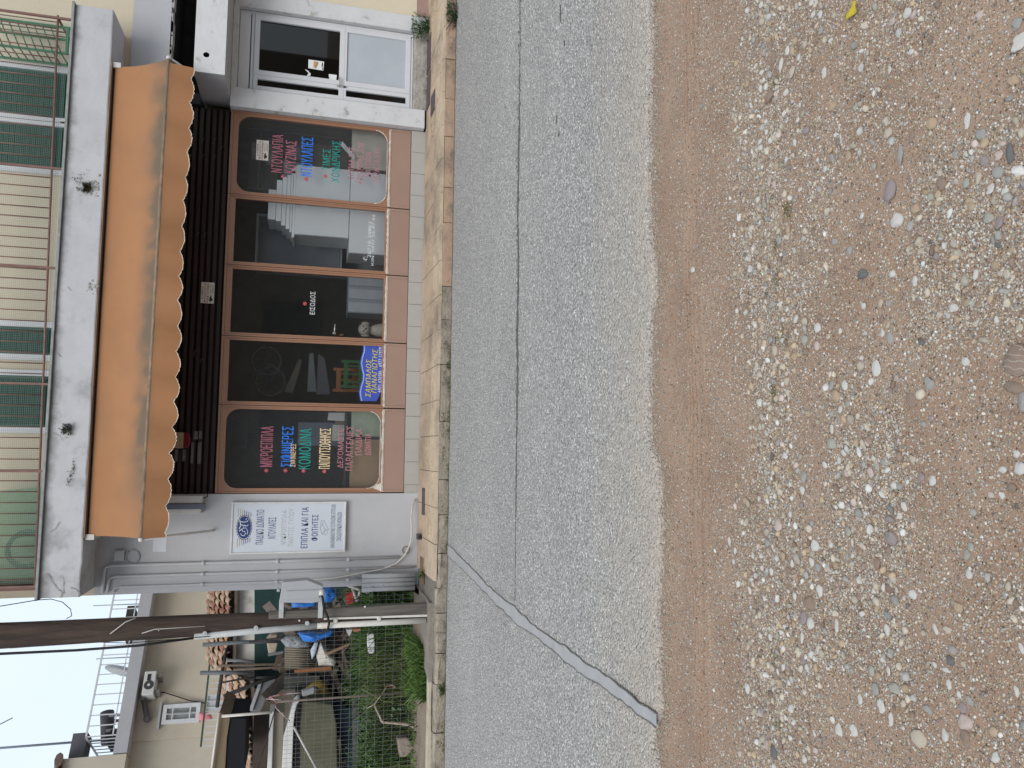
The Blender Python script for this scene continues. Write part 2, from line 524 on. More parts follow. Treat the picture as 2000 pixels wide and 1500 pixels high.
# ---- asphalt road
def asphalt_mat():
    m = bpy.data.materials.new('asphalt'); m.use_nodes = True
    t = m.node_tree; b = t.nodes['Principled BSDF']
    b.inputs['Roughness'].default_value = 0.85
    b.inputs['Specular IOR Level'].default_value = 0.25
    co = N(t, 'ShaderNodeTexCoord'); O = co.outputs['Object']
    vo = N(t, 'ShaderNodeTexVoronoi', Scale=75.0); t.links.new(O, vo.inputs['Vector'])
    sep = N(t, 'ShaderNodeSeparateColor'); t.links.new(vo.outputs['Color'], sep.inputs[0])
    r = N(t, 'ShaderNodeValToRGB'); e = r.color_ramp.elements
    e[0].position, e[0].color = 0.0, (0.15, 0.147, 0.142, 1)
    e[1].position, e[1].color = 1.0, (0.60, 0.585, 0.555, 1)
    for pos, c in ((0.3, (0.295, 0.279, 0.267)), (0.75, (0.342, 0.323, 0.308)), (0.9, (0.40, 0.388, 0.365))):
        q = e.new(pos); q.color = (*c, 1)
    t.links.new(sep.outputs[0], r.inputs['Fac'])
    # dark binder between the chips
    mr = N(t, 'ShaderNodeMapRange'); mr.inputs['From Min'].default_value, mr.inputs['From Max'].default_value = 0.42, 0.75
    t.links.new(vo.outputs['Distance'], mr.inputs['Value'])
    mx = N(t, 'ShaderNodeMix', data_type='RGBA'); mx.inputs[7].default_value = (0.185, 0.181, 0.176, 1)
    t.links.new(mr.outputs[0], mx.inputs[0]); t.links.new(r.outputs['Color'], mx.inputs[6])
    # broad wear
    n1 = N(t, 'ShaderNodeTexNoise', Scale=0.9, Detail=7)
    mpw = N(t, 'ShaderNodeMapping'); mpw.inputs['Scale'].default_value = (0.35, 1.0, 1.0)
    t.links.new(O, mpw.inputs['Vector']); t.links.new(mpw.outputs[0], n1.inputs['Vector'])
    m1 = N(t, 'ShaderNodeMapRange'); m1.inputs['From Min'].default_value, m1.inputs['From Max'].default_value = 0.3, 0.7
    m1.inputs['To Min'].default_value, m1.inputs['To Max'].default_value = 1.36, 1.54
    t.links.new(n1.outputs['Fac'], m1.inputs['Value'])
    sc = N(t, 'ShaderNodeVectorMath', operation='SCALE'); t.links.new(mx.outputs[2], sc.inputs[0]); t.links.new(m1.outputs[0], sc.inputs['Scale'])
    # pale dust carried from the gravel on to the road's edge
    sx = N(t, 'ShaderNodeSeparateXYZ'); t.links.new(O, sx.inputs[0])
    n2 = N(t, 'ShaderNodeTexNoise', Scale=5.0, Detail=6); t.links.new(O, n2.inputs['Vector'])
    ad = N(t, 'ShaderNodeMath', operation='MULTIPLY_ADD'); ad.inputs[1].default_value = 0.9; t.links.new(n2.outputs['Fac'], ad.inputs[0]); t.links.new(sx.outputs['Y'], ad.inputs[2])
    m2 = N(t, 'ShaderNodeMapRange'); m2.inputs['From Min'].default_value, m2.inputs['From Max'].default_value = 4.75, 3.65
    m2.inputs['To Min'].default_value, m2.inputs['To Max'].default_value = 0.0, 0.78
    t.links.new(ad.outputs[0], m2.inputs['Value'])
    dm = N(t, 'ShaderNodeMix', data_type='RGBA'); dm.inputs[7].default_value = (0.47, 0.40, 0.33, 1)
    t.links.new(m2.outputs[0], dm.inputs[0]); t.links.new(sc.outputs[0], dm.inputs[6])
    t.links.new(dm.outputs[2], b.inputs['Base Color'])
    h = N(t, 'ShaderNodeMath', operation='SUBTRACT'); h.inputs[0].default_value = 0.7; t.links.new(vo.outputs['Distance'], h.inputs[1])
    b1 = N(t, 'ShaderNodeBump', Strength=1.0, Distance=0.014); t.links.new(h.outputs[0], b1.inputs['Height'])
    fn = N(t, 'ShaderNodeTexNoise', Scale=45.0, Detail=5); t.links.new(O, fn.inputs['Vector'])
    b2 = N(t, 'ShaderNodeBump', Strength=0.8, Distance=0.018); t.links.new(fn.outputs['Fac'], b2.inputs['Height']); t.links.new(b1.outputs['Normal'], b2.inputs['Normal'])
    t.links.new(b2.outputs['Normal'], b.inputs['Normal'])
    return m
rx = np.concatenate([[-60, -20, -8, -4, -2.6], np.arange(-2.0, 3.2, 0.02), [3.8, 5, 8, 20, 60]])
re_ = road_edge(rx)
rows = [np.full_like(rx, -0.06), ]
prof = [(0.0, -0.06), (0.008, -0.012), (0.03, 0.0), (0.25, 0.0)]
RV = []
for off, z in prof:
    zz = np.full_like(rx, z)
    if off > 0.02:
        zz = zz + (fbm(rx * 6, rx * 0 + off * 40, 2) - 0.5) * 0.006 - 0.003
    RV.append(np.stack([rx, re_ + off, zz], 1))
for yy in (4.2, 5.5, 7.0, 8.90):
    RV.append(np.stack([rx, np.full_like(rx, yy), np.zeros_like(rx)], 1))
RVn = np.concatenate(RV)
n = len(rx); i = np.arange(n * len(RV)).reshape(len(RV), n)
RQ = np.stack([i[:-1, :-1].ravel(), i[:-1, 1:].ravel(), i[1:, 1:].ravel(), i[1:, :-1].ravel()], 1)
rd = np_mesh('road', RVn, RQ, asphalt_mat())
rd['kind'] = 'structure'

# ---- the long open crack along the road
bit = mat('bitumen_crack', (0.07, 0.066, 0.06), (0.17, 0.162, 0.152), scale=60, rough=0.95)
cx = np.arange(-1.15, 7.0, 0.012)
wd = 0.0045 + 0.021 * np.clip(fbm(cx * 1.3, cx * 0 + 8, 3) * 2 - 0.5, 0, 1) * np.clip((cx + 0.9) / 1.8, 0.0, 1)
wd = wd * (0.5 + 1.0 * fbm(cx * 23, cx * 0, 2))
cyc = 5.86 + (fbm(cx * 2.0, cx * 0 + 2, 4) - 0.5) * 0.05 + cx * 0.004
jag = (RNG.random(len(cx)) - 0.5) * 0.022
mb = MB()
mb.grid([[(x, c + w + j * (w > 0.006), 0.003) for x, c, w, j in zip(cx, cyc, wd, jag)], [(x, c - w, 0.003) for x, c, w, j in zip(cx, cyc, wd, jag)]], 0, False)
mb.build('road_crack', bit, kind='structure')
# pits beside the crack
mb = MB()
for k in range(330):
    x = RNG.uniform(0.2, 6.0); j = int((x + 1.15) / 0.012)
    r = RNG.uniform(0.003, 0.012)
    y = cyc[j] + RNG.normal(0.016, 0.03)
    mb.poly([(x + r * RNG.uniform(0.6, 2.0) * math.cos(a), y + r * RNG.uniform(0.4, 1.0) * math.sin(a), 0.0035 + k * 1e-6) for a in np.linspace(0, 2 * math.pi, 8)[:-1]])
for (px, py, L) in ((1095, 25, 0.09), (1103, 85, 0.03), (1088, 232, 0.05), (1092, 262, 0.03)):
    p = atz(px, py, 0)
    mb.poly([(p[0] + L * math.cos(a) * RNG.uniform(.6, 1), p[1] + 0.012 * math.sin(a), 0.0037) for a in np.linspace(0, 2 * math.pi, 9)[:-1]])
mb.build('road_pit', bit, kind='structure')

# ---- trench filled with smooth mortar
mort = mat('trench_mortar', (0.345, 0.338, 0.338), (0.29, 0.284, 0.283), scale=9, rough=0.8, bump=0.5, bscale=90, bdist=0.003)
ty = np.arange(3.36, 8.83, 0.025)
tu = np.interp(ty, [3.36, 3.643, 3.944, 4.321, 4.832, 5.392, 5.854, 6.561, 7.679, 8.8], [-1.187, -1.196, -1.191, -1.199, -1.205, -1.217, -1.19, -1.193, -1.114, -1.05]) + (fbm(ty * 9, ty * 0 + 1, 3) - 0.5) * 0.03
tl = np.interp(ty, [3.36, 3.59, 3.881, 4.372, 4.831, 5.203, 5.805, 6.613, 7.672, 8.8], [-1.25, -1.267, -1.262, -1.283, -1.291, -1.285, -1.304, -1.28, -1.219, -1.18]) + (fbm(ty * 9, ty * 0 + 6, 3) - 0.5) * 0.03
mb = MB(); mb.grid([[(x, y, 0.004) for x, y in zip(tl, ty)], [(lerp(a, b2, .5), y, 0.0055) for a, b2, y in zip(tl, tu, ty)], [(x, y, 0.004) for x, y in zip(tu, ty)]], 0, True)
mb.build('trench_patch', mort, kind='structure')
for q, (e, sg) in enumerate(((tl, -1), (tu, 1))):
    mb = MB()
    w = 0.0004 + 0.0052 * np.clip(fbm(ty * 5, ty * 0 + 20 + q, 3) * 2 - 0.6, 0.04, 1) * (0.4 + RNG.random(len(ty)))
    mb.grid([[(x - sg * 0.004, y, 0.0062) for x, y in zip(e, ty)], [(x + sg * ww, y, 0.0062) for x, y, ww in zip(e, ty, w)]][::sg], 0, False)
    mb.build('trench_edge', bit, kind='structure')

# ---- kerb and pavement
kerb_c = mat('kerb_concrete', (0.34, 0.29, 0.23), (0.22, 0.19, 0.155), scale=7, rough=0.9, bump=0.9, bscale=40, dirt=(0.07, 0.065, 0.05), dscale=4, dlo=0.52, dhi=0.72, bdist=0.02)
kerb_p = mat('kerb_peach_paint', (0.40, 0.275, 0.195), (0.32, 0.225, 0.165), scale=5, rough=0.85, bump=0.6, bscale=30, dirt=(0.13, 0.115, 0.095), dscale=3.2, dlo=0.47, dhi=0.64, bdist=0.015)
moss = mat('moss', (0.09, 0.12, 0.03), (0.14, 0.15, 0.06), scale=30, rough=1)
kerb = bpy.data.objects.new('kerb', None); kerb['kind'] = 'structure'; COL.objects.link(kerb)
kj = [-60, -20, -7.0, -5.2, -4.1, -3.15, -2.62, -2.28, -2.05, -1.83, -1.55, -1.16, -0.72, -0.32, 0.35, 1.02, 1.55, 1.95, 2.72, 3.15, 3.78, 4.25, 4.75, 5.4, 6.2, 7.2, 9, 20, 60]
for a, b2 in zip(kj[:-1], kj[1:]):
    broken = -3.2 < (a + b2) / 2 < -0.7
    peach = a > 1.9
    nxs = max(3, min(16, int((b2 - a) / 0.07)))
    P = []
    dz = RNG.uniform(-0.012, 0.004) - (RNG.uniform(0.0, 0.025) if broken else 0)
    dy = RNG.uniform(-0.006, 0.006) + (RNG.uniform(-.01, .02) if broken else 0)
    top = 0.135 if a > -1.9 else 0.125
    for q, (y, z) in enumerate(((8.845, -0.04), (8.84, 0.05), (8.842, top - 0.02), (8.86, top), (9.0, top + 0.002), (9.02, -0.04))):
        row = []
        for x in np.linspace(a + 0.004, b2 - 0.004, nxs):
            amp = 0.022 if broken else 0.008
            e = amp * (2 * fbm(np.array([x * 11]), np.array([z * 17 + q * 3.7]), 3)[0] - 1) if 0 < q < 5 else 0
            row.append((x, y + dy + e, z + (dz + e if q > 1 else 0)))
        P.append(row)
    mb = MB(); mb.grid(P[::-1], 0, False)
    mb.face([j * nxs for j in range(6)][::-1] if False else [j * nxs for j in range(6)]); mb.face([j * nxs + nxs - 1 for j in range(5, -1, -1)])
    mb.build('kerb_stone', kerb_p if peach else kerb_c, kerb)
# grit washed into the gutter
gxs = np.arange(-3.6, 8, .02)
mb = MB(); mb.grid([[(x, 8.842, .004) for x in gxs], [(x, 8.835 - .012 - .05 * max(0, fbm(np.array([x * 4]), np.array([3.]), 4)[0] - .3), .0045) for x in gxs]][::-1], 0, False)
mb.build('gutter_grit', mat('gutter_grit', (.12, .105, .09), (.20, .18, .155), scale=40, rough=1), kind='structure')
# moss and dirt along the foot of the kerb (little clumps)
def clumps(name, pts, col, r0, r1, n, label=None):
    V, F, C = [], [], []
    for (x, y, z, sx, sy, sz) in pts:
        for _ in range(n):
            c = np.array([x + RNG.normal(0, sx), y + RNG.normal(0, sy), z + abs(RNG.normal(0, sz))])
            r = RNG.uniform(r0, r1)
            u = RNG.normal(size=3); u /= np.linalg.norm(u); w = np.cross(u, RNG.normal(size=3)); w /= np.linalg.norm(w)
            k = len(V)
            V += [c - u * r, c + w * r * 0.5, c + u * r * 1.2, c - w * r * 0.5]
            F.append((k, k + 1, k + 2, k + 3))
            C += [np.array(col) * RNG.uniform(0.6, 1.4)] * 4
    o = np_mesh(name, np.array(V), np.array(F), vcol_mat('leaf_colour', rough=0.8, bump=0, mottle=0.2), False, np.array(C))
    o['kind'] = 'stuff'
    return o
mp = []
for (x0, x1, cnt) in ((-0.35, 1.3, 26), (-1.2, -0.35, 6), (-3.4, -2.0, 12)):
    for _ in range(cnt):
        mp.append((RNG.uniform(x0, x1), 8.83, RNG.choice([0.0, 0.0, 0.06]), 0.03, 0.008, 0.02))
clumps('moss', mp, (0.09, 0.11, 0.035), 0.004, 0.012, 22)

PAVE_Y = (8.85, 9.265, 9.62, 9.995)
def pave_z(y):
    return 0.150 + (y - 8.85) * 0.031
tile_m = [mat('paving_tile_%s' % nme, c1, c2, scale=4, rough=0.85, bump=0.5, bscale=70, dirt=(0.19, 0.155, 0.125), dscale=1.6, dlo=0.46, dhi=0.72, bdist=0.006) for nme, c1, c2 in (('cream', (0.53, 0.42, 0.305), (0.44, 0.345, 0.25)), ('peach', (0.49, 0.37, 0.26), (0.40, 0.305, 0.22)))]
grey_m = mat('pavement_bed', (0.20, 0.18, 0.155), (0.14, 0.125, 0.11), scale=9, rough=0.95, bump=0.6)
pav = bpy.data.objects.new('pavement', None); pav['kind'] = 'structure'; COL.objects.link(pav)
mb = MB(); mb.hexa([(-1.75, 8.90, -0.05), (60, 8.90, -0.05), (60, 10.4, -0.05), (-1.75, 10.4, -0.05), (-1.75, 8.90, pave_z(8.9) - 0.012), (60, 8.90, pave_z(8.9) - 0.012), (60, 10.4, pave_z(10.0) - 0.012), (-1.75, 10.4, pave_z(10.0) - 0.012)])
mb.build('paving_bed', grey_m, pav)
jx = []
x = 3.917
while x > -1.75:
    jx.append(x); x -= 0.4145
jx = jx[::-1]
while jx[-1] < 8.2:
    jx.append(jx[-1] + 0.4145)
for r_ in range(3):
    y0, y1 = PAVE_Y[r_], PAVE_Y[r_ + 1]
    for q in range(len(jx) - 1):
        a, b2 = jx[q], jx[q + 1]
        if a < -1.72 or (r_ == 2 and False):
            continue
        sh = 0.0
        gp = 0.0035
        ov = -0.012 if r_ == 0 else 0
        dz = RNG.normal(0, 0.0018) ; tl_ = RNG.normal(0, 0.0015)
        th = 0.03
        mb = MB()
        c = [(a + gp, y0 + ov + gp), (b2 - gp, y0 + ov + gp), (b2 - gp, y1 - gp), (a + gp, y1 - gp)]
        mb.hexa([(cx_, cy_, pave_z(cy_) - th + dz) for cx_, cy_ in c] + [(cx_, cy_, pave_z(cy_) + dz + tl_ * k) for k, (cx_, cy_) in enumerate(c)])
        # worm-like raised relief of the outer row
        if r_ == 0 or (r_ == 1 and q % 2):
            for _ in range(26 if -1.3 < a < 6 else 0):
                wx, wy, wa = RNG.uniform(a + 0.03, b2 - 0.03), RNG.uniform(y0 + 0.02, y1 - 0.02), RNG.uniform(0, 3.14)
                L = RNG.uniform(0.012, 0.03)
                ca, sa = math.cos(wa) * L, math.sin(wa) * L
                wz = pave_z(wy) + dz
                mb.hexa([(wx - ca - sa * .2, wy - sa + ca * .2, wz - .004), (wx + ca - sa * .2, wy + sa + ca * .2, wz - .004), (wx + ca + sa * .2, wy + sa - ca * .2, wz - .004), (wx - ca + sa * .2, wy - sa - ca * .2, wz - .004),
                         (wx - ca - sa * .12, wy - sa + ca * .12, wz + .004), (wx + ca - sa * .12, wy + sa + ca * .12, wz + .004), (wx + ca + sa * .12, wy + sa - ca * .12, wz + .004), (wx - ca + sa * .12, wy - sa - ca * .12, wz + .004)])
        mb.build('paving_tile', tile_m[0 if r_ == 0 else 1], pav, bevel=0)
# service covers set in the paving
iron = mat('dark_iron', (0.075, 0.06, 0.065), (0.11, 0.085, 0.085), scale=14, rough=0.7, bump=0.4, bscale=60)
rust = mat('rusty_iron', (0.13, 0.09, 0.06), (0.20, 0.14, 0.09), scale=18, rough=0.85, bump=0.4, bscale=60)
for (x0, x1, y0, y1, mm, lab) in ((4.55, 5.02, 9.68, 9.93, iron, 'dark iron service cover in the paving right before the white door'), (5.06, 5.55, 9.70, 9.96, iron, 'long dark iron service cover beside the green weed by the door'), (4.34, 4.60, 9.34, 9.60, iron, 'small dark iron cover nearest the kerb below the door'), (-0.78, -0.45, 9.50, 9.68, iron, 'narrow dark iron cover in the paving below the wall sign'), (-1.62, -1.30, 9.50, 9.72, rust, 'rusty iron cover with grass at its edge near the pole')):
    t_ = thing('service_cover', lab, 'manhole cover', ((x0 + x1) / 2, (y0 + y1) / 2, pave_z(9.6)), 'service covers in the pavement')
    zz = lambda y: pave_z(y)
    mb = MB(); mb.hexa([(x0, y0, zz(y0) - .01), (x1, y0, zz(y0) - .01), (x1, y1, zz(y1) - .01), (x0, y1, zz(y1) - .01), (x0, y0, zz(y0) + .008), (x1, y0, zz(y0) + .008), (x1, y1, zz(y1) + .008), (x0, y1, zz(y1) + .008)]); mb.build('rim', mm, t_)
    e = 0.02
    mb = MB(); mb.hexa([(x0 + e, y0 + e, zz(y0) - .01), (x1 - e, y0 + e, zz(y0) - .01), (x1 - e, y1 - e, zz(y1) - .01), (x0 + e, y1 - e, zz(y1) - .01), (x0 + e, y0 + e, zz(y0) + .012), (x1 - e, y0 + e, zz(y0) + .012), (x1 - e, y1 - e, zz(y1) + .012), (x0 + e, y1 - e, zz(y1) + .012)]); mb.build('lid', mm, t_)
# soil / mortar beyond the paving on the left, and its pale concrete edging
soil_m = mat('yard_soil', (0.20, 0.155, 0.12), (0.27, 0.22, 0.175), scale=5, rough=0.95, bump=0.6, bscale=50, bdist=0.02)
PX = np.linspace(-60, -1.70, 12).tolist() + []
gx = np.concatenate([[-60, -25, -12, -8], np.arange(-6, -1.69, 0.12)])
gy = np.concatenate([np.arange(8.96, 11, 0.12), [11.5, 12.5, 14, 17, 22, 40, 120]])
A, B = np.meshgrid(gx, gy)
hz = 0.125 + np.clip((B - 9.3) * 0.10, 0, 0.28) + (fbm(A * 2, B * 2, 3) - 0.5) * 0.05
ny2, nx2 = A.shape
i = np.arange(nx2 * ny2).reshape(ny2, nx2)
q = np.stack([i[:-1, :-1].ravel(), i[:-1, 1:].ravel(), i[1:, 1:].ravel(), i[1:, :-1].ravel()], 1)
yg = np_mesh('yard_ground', np.stack([A.ravel(), B.ravel(), hz.ravel()], 1), q, soil_m); yg['kind'] = 'structure'
def yard_z(x, y):
    return 0.125 + min(max((y - 9.3) * 0.10, 0), 0.28)
conc_pale = mat('pale_concrete', (0.50, 0.44, 0.34), (0.40, 0.35, 0.28), scale=6, rough=0.9, bump=0.5, bscale=40, dirt=(0.2, 0.17, 0.13), dscale=3)
mb = MB()
ex = np.linspace(-7, -2.55, 40)
mb.grid([[(x, 8.985, 0.05) for x in ex], [(x, 8.98, 0.158 + 0.01 * fbm(np.array([x * 8]), np.array([0.]))[0]) for x in ex], [(x, 9.10 + 0.06 * fbm(np.array([x * 3]), np.array([4.]))[0], 0.165) for x in ex], [(x, 9.17 + 0.07 * fbm(np.array([x * 3]), np.array([4.]))[0], 0.08) for x in ex]][::-1], 0, False)
mb.build('concrete_edging', conc_pale, kind='structure')
mb = MB()
PP = [(-2.62, 8.97), (-2.2, 8.95), (-1.74, 8.97), (-1.72, 9.3), (-1.72, 9.85), (-2.1, 9.75), (-2.5, 9.45)]
mb.prism([(x, y, 0.175) for x, y in PP], (0, 0, -0.12))
mb.build('mortar_patch', mat('rough_mortar', (0.27, 0.235, 0.20), (0.20, 0.175, 0.15), scale=7, rough=0.95, bump=0.8, bscale=45, bdist=0.02), kind='structure')
bp_ = at(831, 1046, 9.85)

# ================================================================== SHOP BUILDING
wall_w = mat('painted_plaster', (0.435, 0.435, 0.455), (0.40, 0.40, 0.415), scale=2.2, rough=0.85, bump=0.18, bscale=14, dirt=(0.36, 0.35, 0.34), dscale=1.8, dlo=0.58, dhi=0.85)
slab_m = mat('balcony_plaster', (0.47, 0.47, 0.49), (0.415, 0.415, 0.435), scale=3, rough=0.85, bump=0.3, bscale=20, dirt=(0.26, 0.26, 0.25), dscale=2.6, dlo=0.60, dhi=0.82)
fascia_m = mat('grey_plaster', (0.40, 0.40, 0.42), (0.37, 0.37, 0.39), scale=2, rough=0.85, bump=0.2, bscale=18)
white_m = mat('white_paint_worn', (0.56, 0.56, 0.575), (0.52, 0.52, 0.53), scale=4, rough=0.7, bump=0.4, bscale=22, dirt=(0.30, 0.28, 0.25), dscale=8, dlo=0.575, dhi=0.70)
cream_m = mat('cream_plaster', (0.54, 0.475, 0.365), (0.51, 0.45, 0.35), scale=2.4, rough=0.88, bump=0.25, bscale=40)
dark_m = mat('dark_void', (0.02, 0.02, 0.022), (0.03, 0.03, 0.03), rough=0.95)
brown_m = mat('brown_aluminium', (0.30, 0.155, 0.095), (0.275, 0.14, 0.085), scale=3, rough=0.42, spec=0.5, stretch=(8, 8, 1))
panel_m = mat('brown_panel', (0.315, 0.205, 0.16), (0.29, 0.19, 0.15), scale=2, rough=0.5, spec=0.4, dirt=(0.22, 0.13, 0.10), dscale=9, dlo=0.66, dhi=0.72)
slat_m = mat('dark_wood_slat', (0.020, 0.013, 0.0115), (0.038, 0.023, 0.020), scale=5, rough=0.6, stretch=(1, 6, 12))
seal_m = mat('old_white_sealant', (0.62, 0.58, 0.53), (0.45, 0.38, 0.32), scale=20, rough=0.9, bump=0.5)
glass_m = glass('shop_glass', tint=(.97, .98, .98), film=0.016, filmc=(0.5, 0.54, 0.60))  # faint diffuse film paints the haze of street reflections into the panes
tile_g = mat('grey_base_tile', (0.375, 0.36, 0.335), (0.345, 0.33, 0.305), scale=3, rough=0.45, spec=0.4, dirt=(0.26, 0.24, 0.21), dscale=3)
alu_m = mat('white_aluminium', (0.57, 0.575, 0.60), (0.54, 0.545, 0.57), scale=2, rough=0.4, spec=0.4)
frost_m = mat('frosted_panel', (0.41, 0.44, 0.48), (0.37, 0.40, 0.44), scale=2.4, rough=0.55, dirt=(0.20, 0.22, 0.24), dscale=11, dlo=0.68, dhi=0.76)
stone_m = mat('rough_step', (0.36, 0.335, 0.30), (0.26, 0.24, 0.21), scale=9, rough=0.95, bump=0.9, bscale=30, dirt=(0.12, 0.10, 0.08), dscale=7, dlo=0.56, dhi=0.66, bdist=0.02)

FY = 10.0
shop = thing('shop_building', 'two-storey shop building with a brown glazed front and a white balcony above', 'shop', (1.9, 10.0, 0.18))
# solid walls round the opening
mb = MB(); mb.box(-1.69, -0.535, FY, FY + 0.25, 0.0, 3.92); mb.box(-1.69, -1.44, FY + 0.25, 16, 0.0, 7.6)
mb.build('wall', wall_w, shop, label='light grey plaster wall that carries the white sign')
mb = MB(); mb.box(-1.69, 12, FY, FY + 0.25, 3.92, 7.6)
mb.build('upper_wall', cream_m, shop)
mb = MB(); mb.box(-0.535, 4.31, FY + 0.10, FY + 0.3, 3.28, 3.92); mb.build('lintel_wall', fascia_m, shop)
mb = MB(); mb.box(4.31, 12, FY - 0.03, FY + 0.2, 3.41, 3.845); mb.build('fascia', fascia_m, shop)
mb = MB(); mb.box(4.31, 12, FY - 0.006, FY, 3.845, 7.0); mb.build('cream_render', cream_m, shop)
mb = MB(); mb.box(-1.69, 12, 16, 16.2, 0, 7.6); mb.box(11.8, 12, FY + .25, 16, 0, 7.6); mb.box(-1.8, 12.1, 9.9, 16.3, 7.6, 7.75); mb.build('rear_wall', cream_m, shop)
# broken edge under the grey fascia
mb = MB()
for k in range(40):
    x = RNG.uniform(4.4, 7.5)
    mb.box(x, x + RNG.uniform(.05, .2), FY - 0.028, FY + 0.1, 3.41 - RNG.uniform(.004, .035), 3.412)
mb.build('broken_edge', stone_m, shop)
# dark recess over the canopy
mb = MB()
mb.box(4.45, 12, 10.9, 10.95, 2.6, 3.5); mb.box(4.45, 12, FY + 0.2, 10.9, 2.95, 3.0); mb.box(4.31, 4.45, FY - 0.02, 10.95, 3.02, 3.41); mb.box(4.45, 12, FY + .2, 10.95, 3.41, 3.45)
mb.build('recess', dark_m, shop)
# canopy block with a round hole
CF = 9.30
hc = at(403, 107, CF); hr = 0.032
X0c, X1c, Z0c, Z1c = 4.41, 12.0, 2.675, 3.02
ring = [(hc[0] + hr * math.cos(a), hc[2] + hr * 1.1 * math.sin(a)) for a in np.linspace(0, 2 * math.pi, 17)[:-1]]
mb = MB()
sq = []
for k, (a, c) in enumerate(ring):
    w = 2 * math.pi * k / 16
    s_ = 0.12 / max(abs(math.cos(w)), abs(math.sin(w)))
    sq.append((hc[0] + s_ * math.cos(w), hc[2] + s_ * math.sin(w)))
for k in range(16):
    j = (k + 1) % 16
    mb.poly([(ring[k][0], CF, ring[k][1]), (sq[k][0], CF, sq[k][1]), (sq[j][0], CF, sq[j][1]), (ring[j][0], CF, ring[j][1])][::-1])
    mb.poly([(ring[k][0], CF, ring[k][1]), (ring[j][0], CF, ring[j][1]), (ring[j][0], CF + .2, ring[j][1]), (ring[k][0], CF + .2, ring[k][1])], 1)
mb.poly([(a, CF + .2, c) for a, c in ring], 1)
hx0, hx1, hz0, hz1 = hc[0] - .12, hc[0] + .12, hc[2] - .12, hc[2] + .12
for (a, b2, c, d_) in ((X0c, hx0, Z0c, Z1c), (hx1, X1c, Z0c, Z1c), (hx0, hx1, Z0c, hz0), (hx0, hx1, hz1, Z1c)):
    mb.poly([(a, CF, c), (b2, CF, c), (b2, CF, d_), (a, CF, d_)])
mb.poly([(X0c, CF, Z0c), (X0c, CF, Z1c), (X0c, 10.2, Z1c), (X0c, 10.2, Z0c)], 2)
mb.poly([(X0c, CF, Z0c), (X0c, 10.2, Z0c), (X1c, 10.2, Z0c), (X1c, CF, Z0c)], 2)
mb.poly([(X0c, CF, Z1c), (X1c, CF, Z1c), (X1c, 10.2, Z1c), (X0c, 10.2, Z1c)], 0)
mb.build('door_canopy', [white_m, dark_m, fascia_m], shop)

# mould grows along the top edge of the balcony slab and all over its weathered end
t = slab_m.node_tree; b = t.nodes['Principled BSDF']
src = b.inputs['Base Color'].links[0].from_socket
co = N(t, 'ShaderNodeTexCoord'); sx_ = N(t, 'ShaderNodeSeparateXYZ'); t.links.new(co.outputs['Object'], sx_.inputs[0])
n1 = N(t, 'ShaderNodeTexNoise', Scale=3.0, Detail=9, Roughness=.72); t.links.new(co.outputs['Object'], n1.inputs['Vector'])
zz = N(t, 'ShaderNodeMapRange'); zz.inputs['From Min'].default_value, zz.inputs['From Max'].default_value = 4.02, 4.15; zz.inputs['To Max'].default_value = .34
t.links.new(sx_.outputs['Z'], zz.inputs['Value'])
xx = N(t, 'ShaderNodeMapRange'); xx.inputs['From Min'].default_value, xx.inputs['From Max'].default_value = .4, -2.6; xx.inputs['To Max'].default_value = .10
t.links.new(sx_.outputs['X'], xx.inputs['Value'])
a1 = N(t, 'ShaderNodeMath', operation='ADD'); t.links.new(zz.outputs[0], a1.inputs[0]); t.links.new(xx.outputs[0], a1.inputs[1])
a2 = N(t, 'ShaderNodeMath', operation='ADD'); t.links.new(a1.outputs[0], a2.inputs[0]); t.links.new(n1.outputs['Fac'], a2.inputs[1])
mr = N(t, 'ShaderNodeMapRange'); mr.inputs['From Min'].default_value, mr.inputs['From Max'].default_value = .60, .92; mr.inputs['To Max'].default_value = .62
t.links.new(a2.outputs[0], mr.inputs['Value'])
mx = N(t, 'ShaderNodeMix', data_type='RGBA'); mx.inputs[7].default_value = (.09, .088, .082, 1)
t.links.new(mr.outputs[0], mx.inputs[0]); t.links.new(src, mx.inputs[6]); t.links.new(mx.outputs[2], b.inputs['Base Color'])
# ---- balcony slab
SX0, SX1, SYF, SZ0, SZ1 = -1.60, 5.07, 9.40, 3.925, 4.32
mb = MB()
nx_, = (60,)
sx = np.linspace(SX0, SX1, 90)
low = SZ0 + (fbm(sx * 5, sx * 0, 4) - 0.5) * 0.03 * np.clip((1.6 - sx) / 1.5, 0.25, 1)
prof_ = []
for zt in (0.0, 0.03, 0.5, 0.96, 1.0):
    yo = 0.006 if zt in (0.0, 1.0) else 0.0
    prof_.append([(x, SYF + yo + (fbm(np.array([x * 4]), np.array([zt * 3]), 3)[0] - .5) * 0.012, lerp(l, SZ1, zt)) for x, l in zip(sx, low)])
mb.grid([[(x, 9.999, l) for x, l in zip(sx, low * 0 + SZ0)]] + prof_ + [[(x, 9.999, SZ1) for x in sx]], 0, False)
for e, x in ((0, SX0), (1, SX1)):
    pts = [(x, 9.999, SZ0), (x, SYF, SZ0), (x, SYF, SZ1), (x, 9.999, SZ1)]
    mb.poly(pts[::-1] if e == 0 else pts)
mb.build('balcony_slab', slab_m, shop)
mb = MB(); mb.box(SX0 - 0.02, SX1 + 0.02, SYF - 0.035, 9.99, SZ1 + 0.003, SZ1 + 0.028)
mb.build('slab_coping', mat('balcony_coping', (0.30, 0.31, 0.31), (0.20, 0.21, 0.205), scale=8, rough=0.9, bump=0.5, dirt=(0.45, 0.46, 0.47), dscale=6), shop)
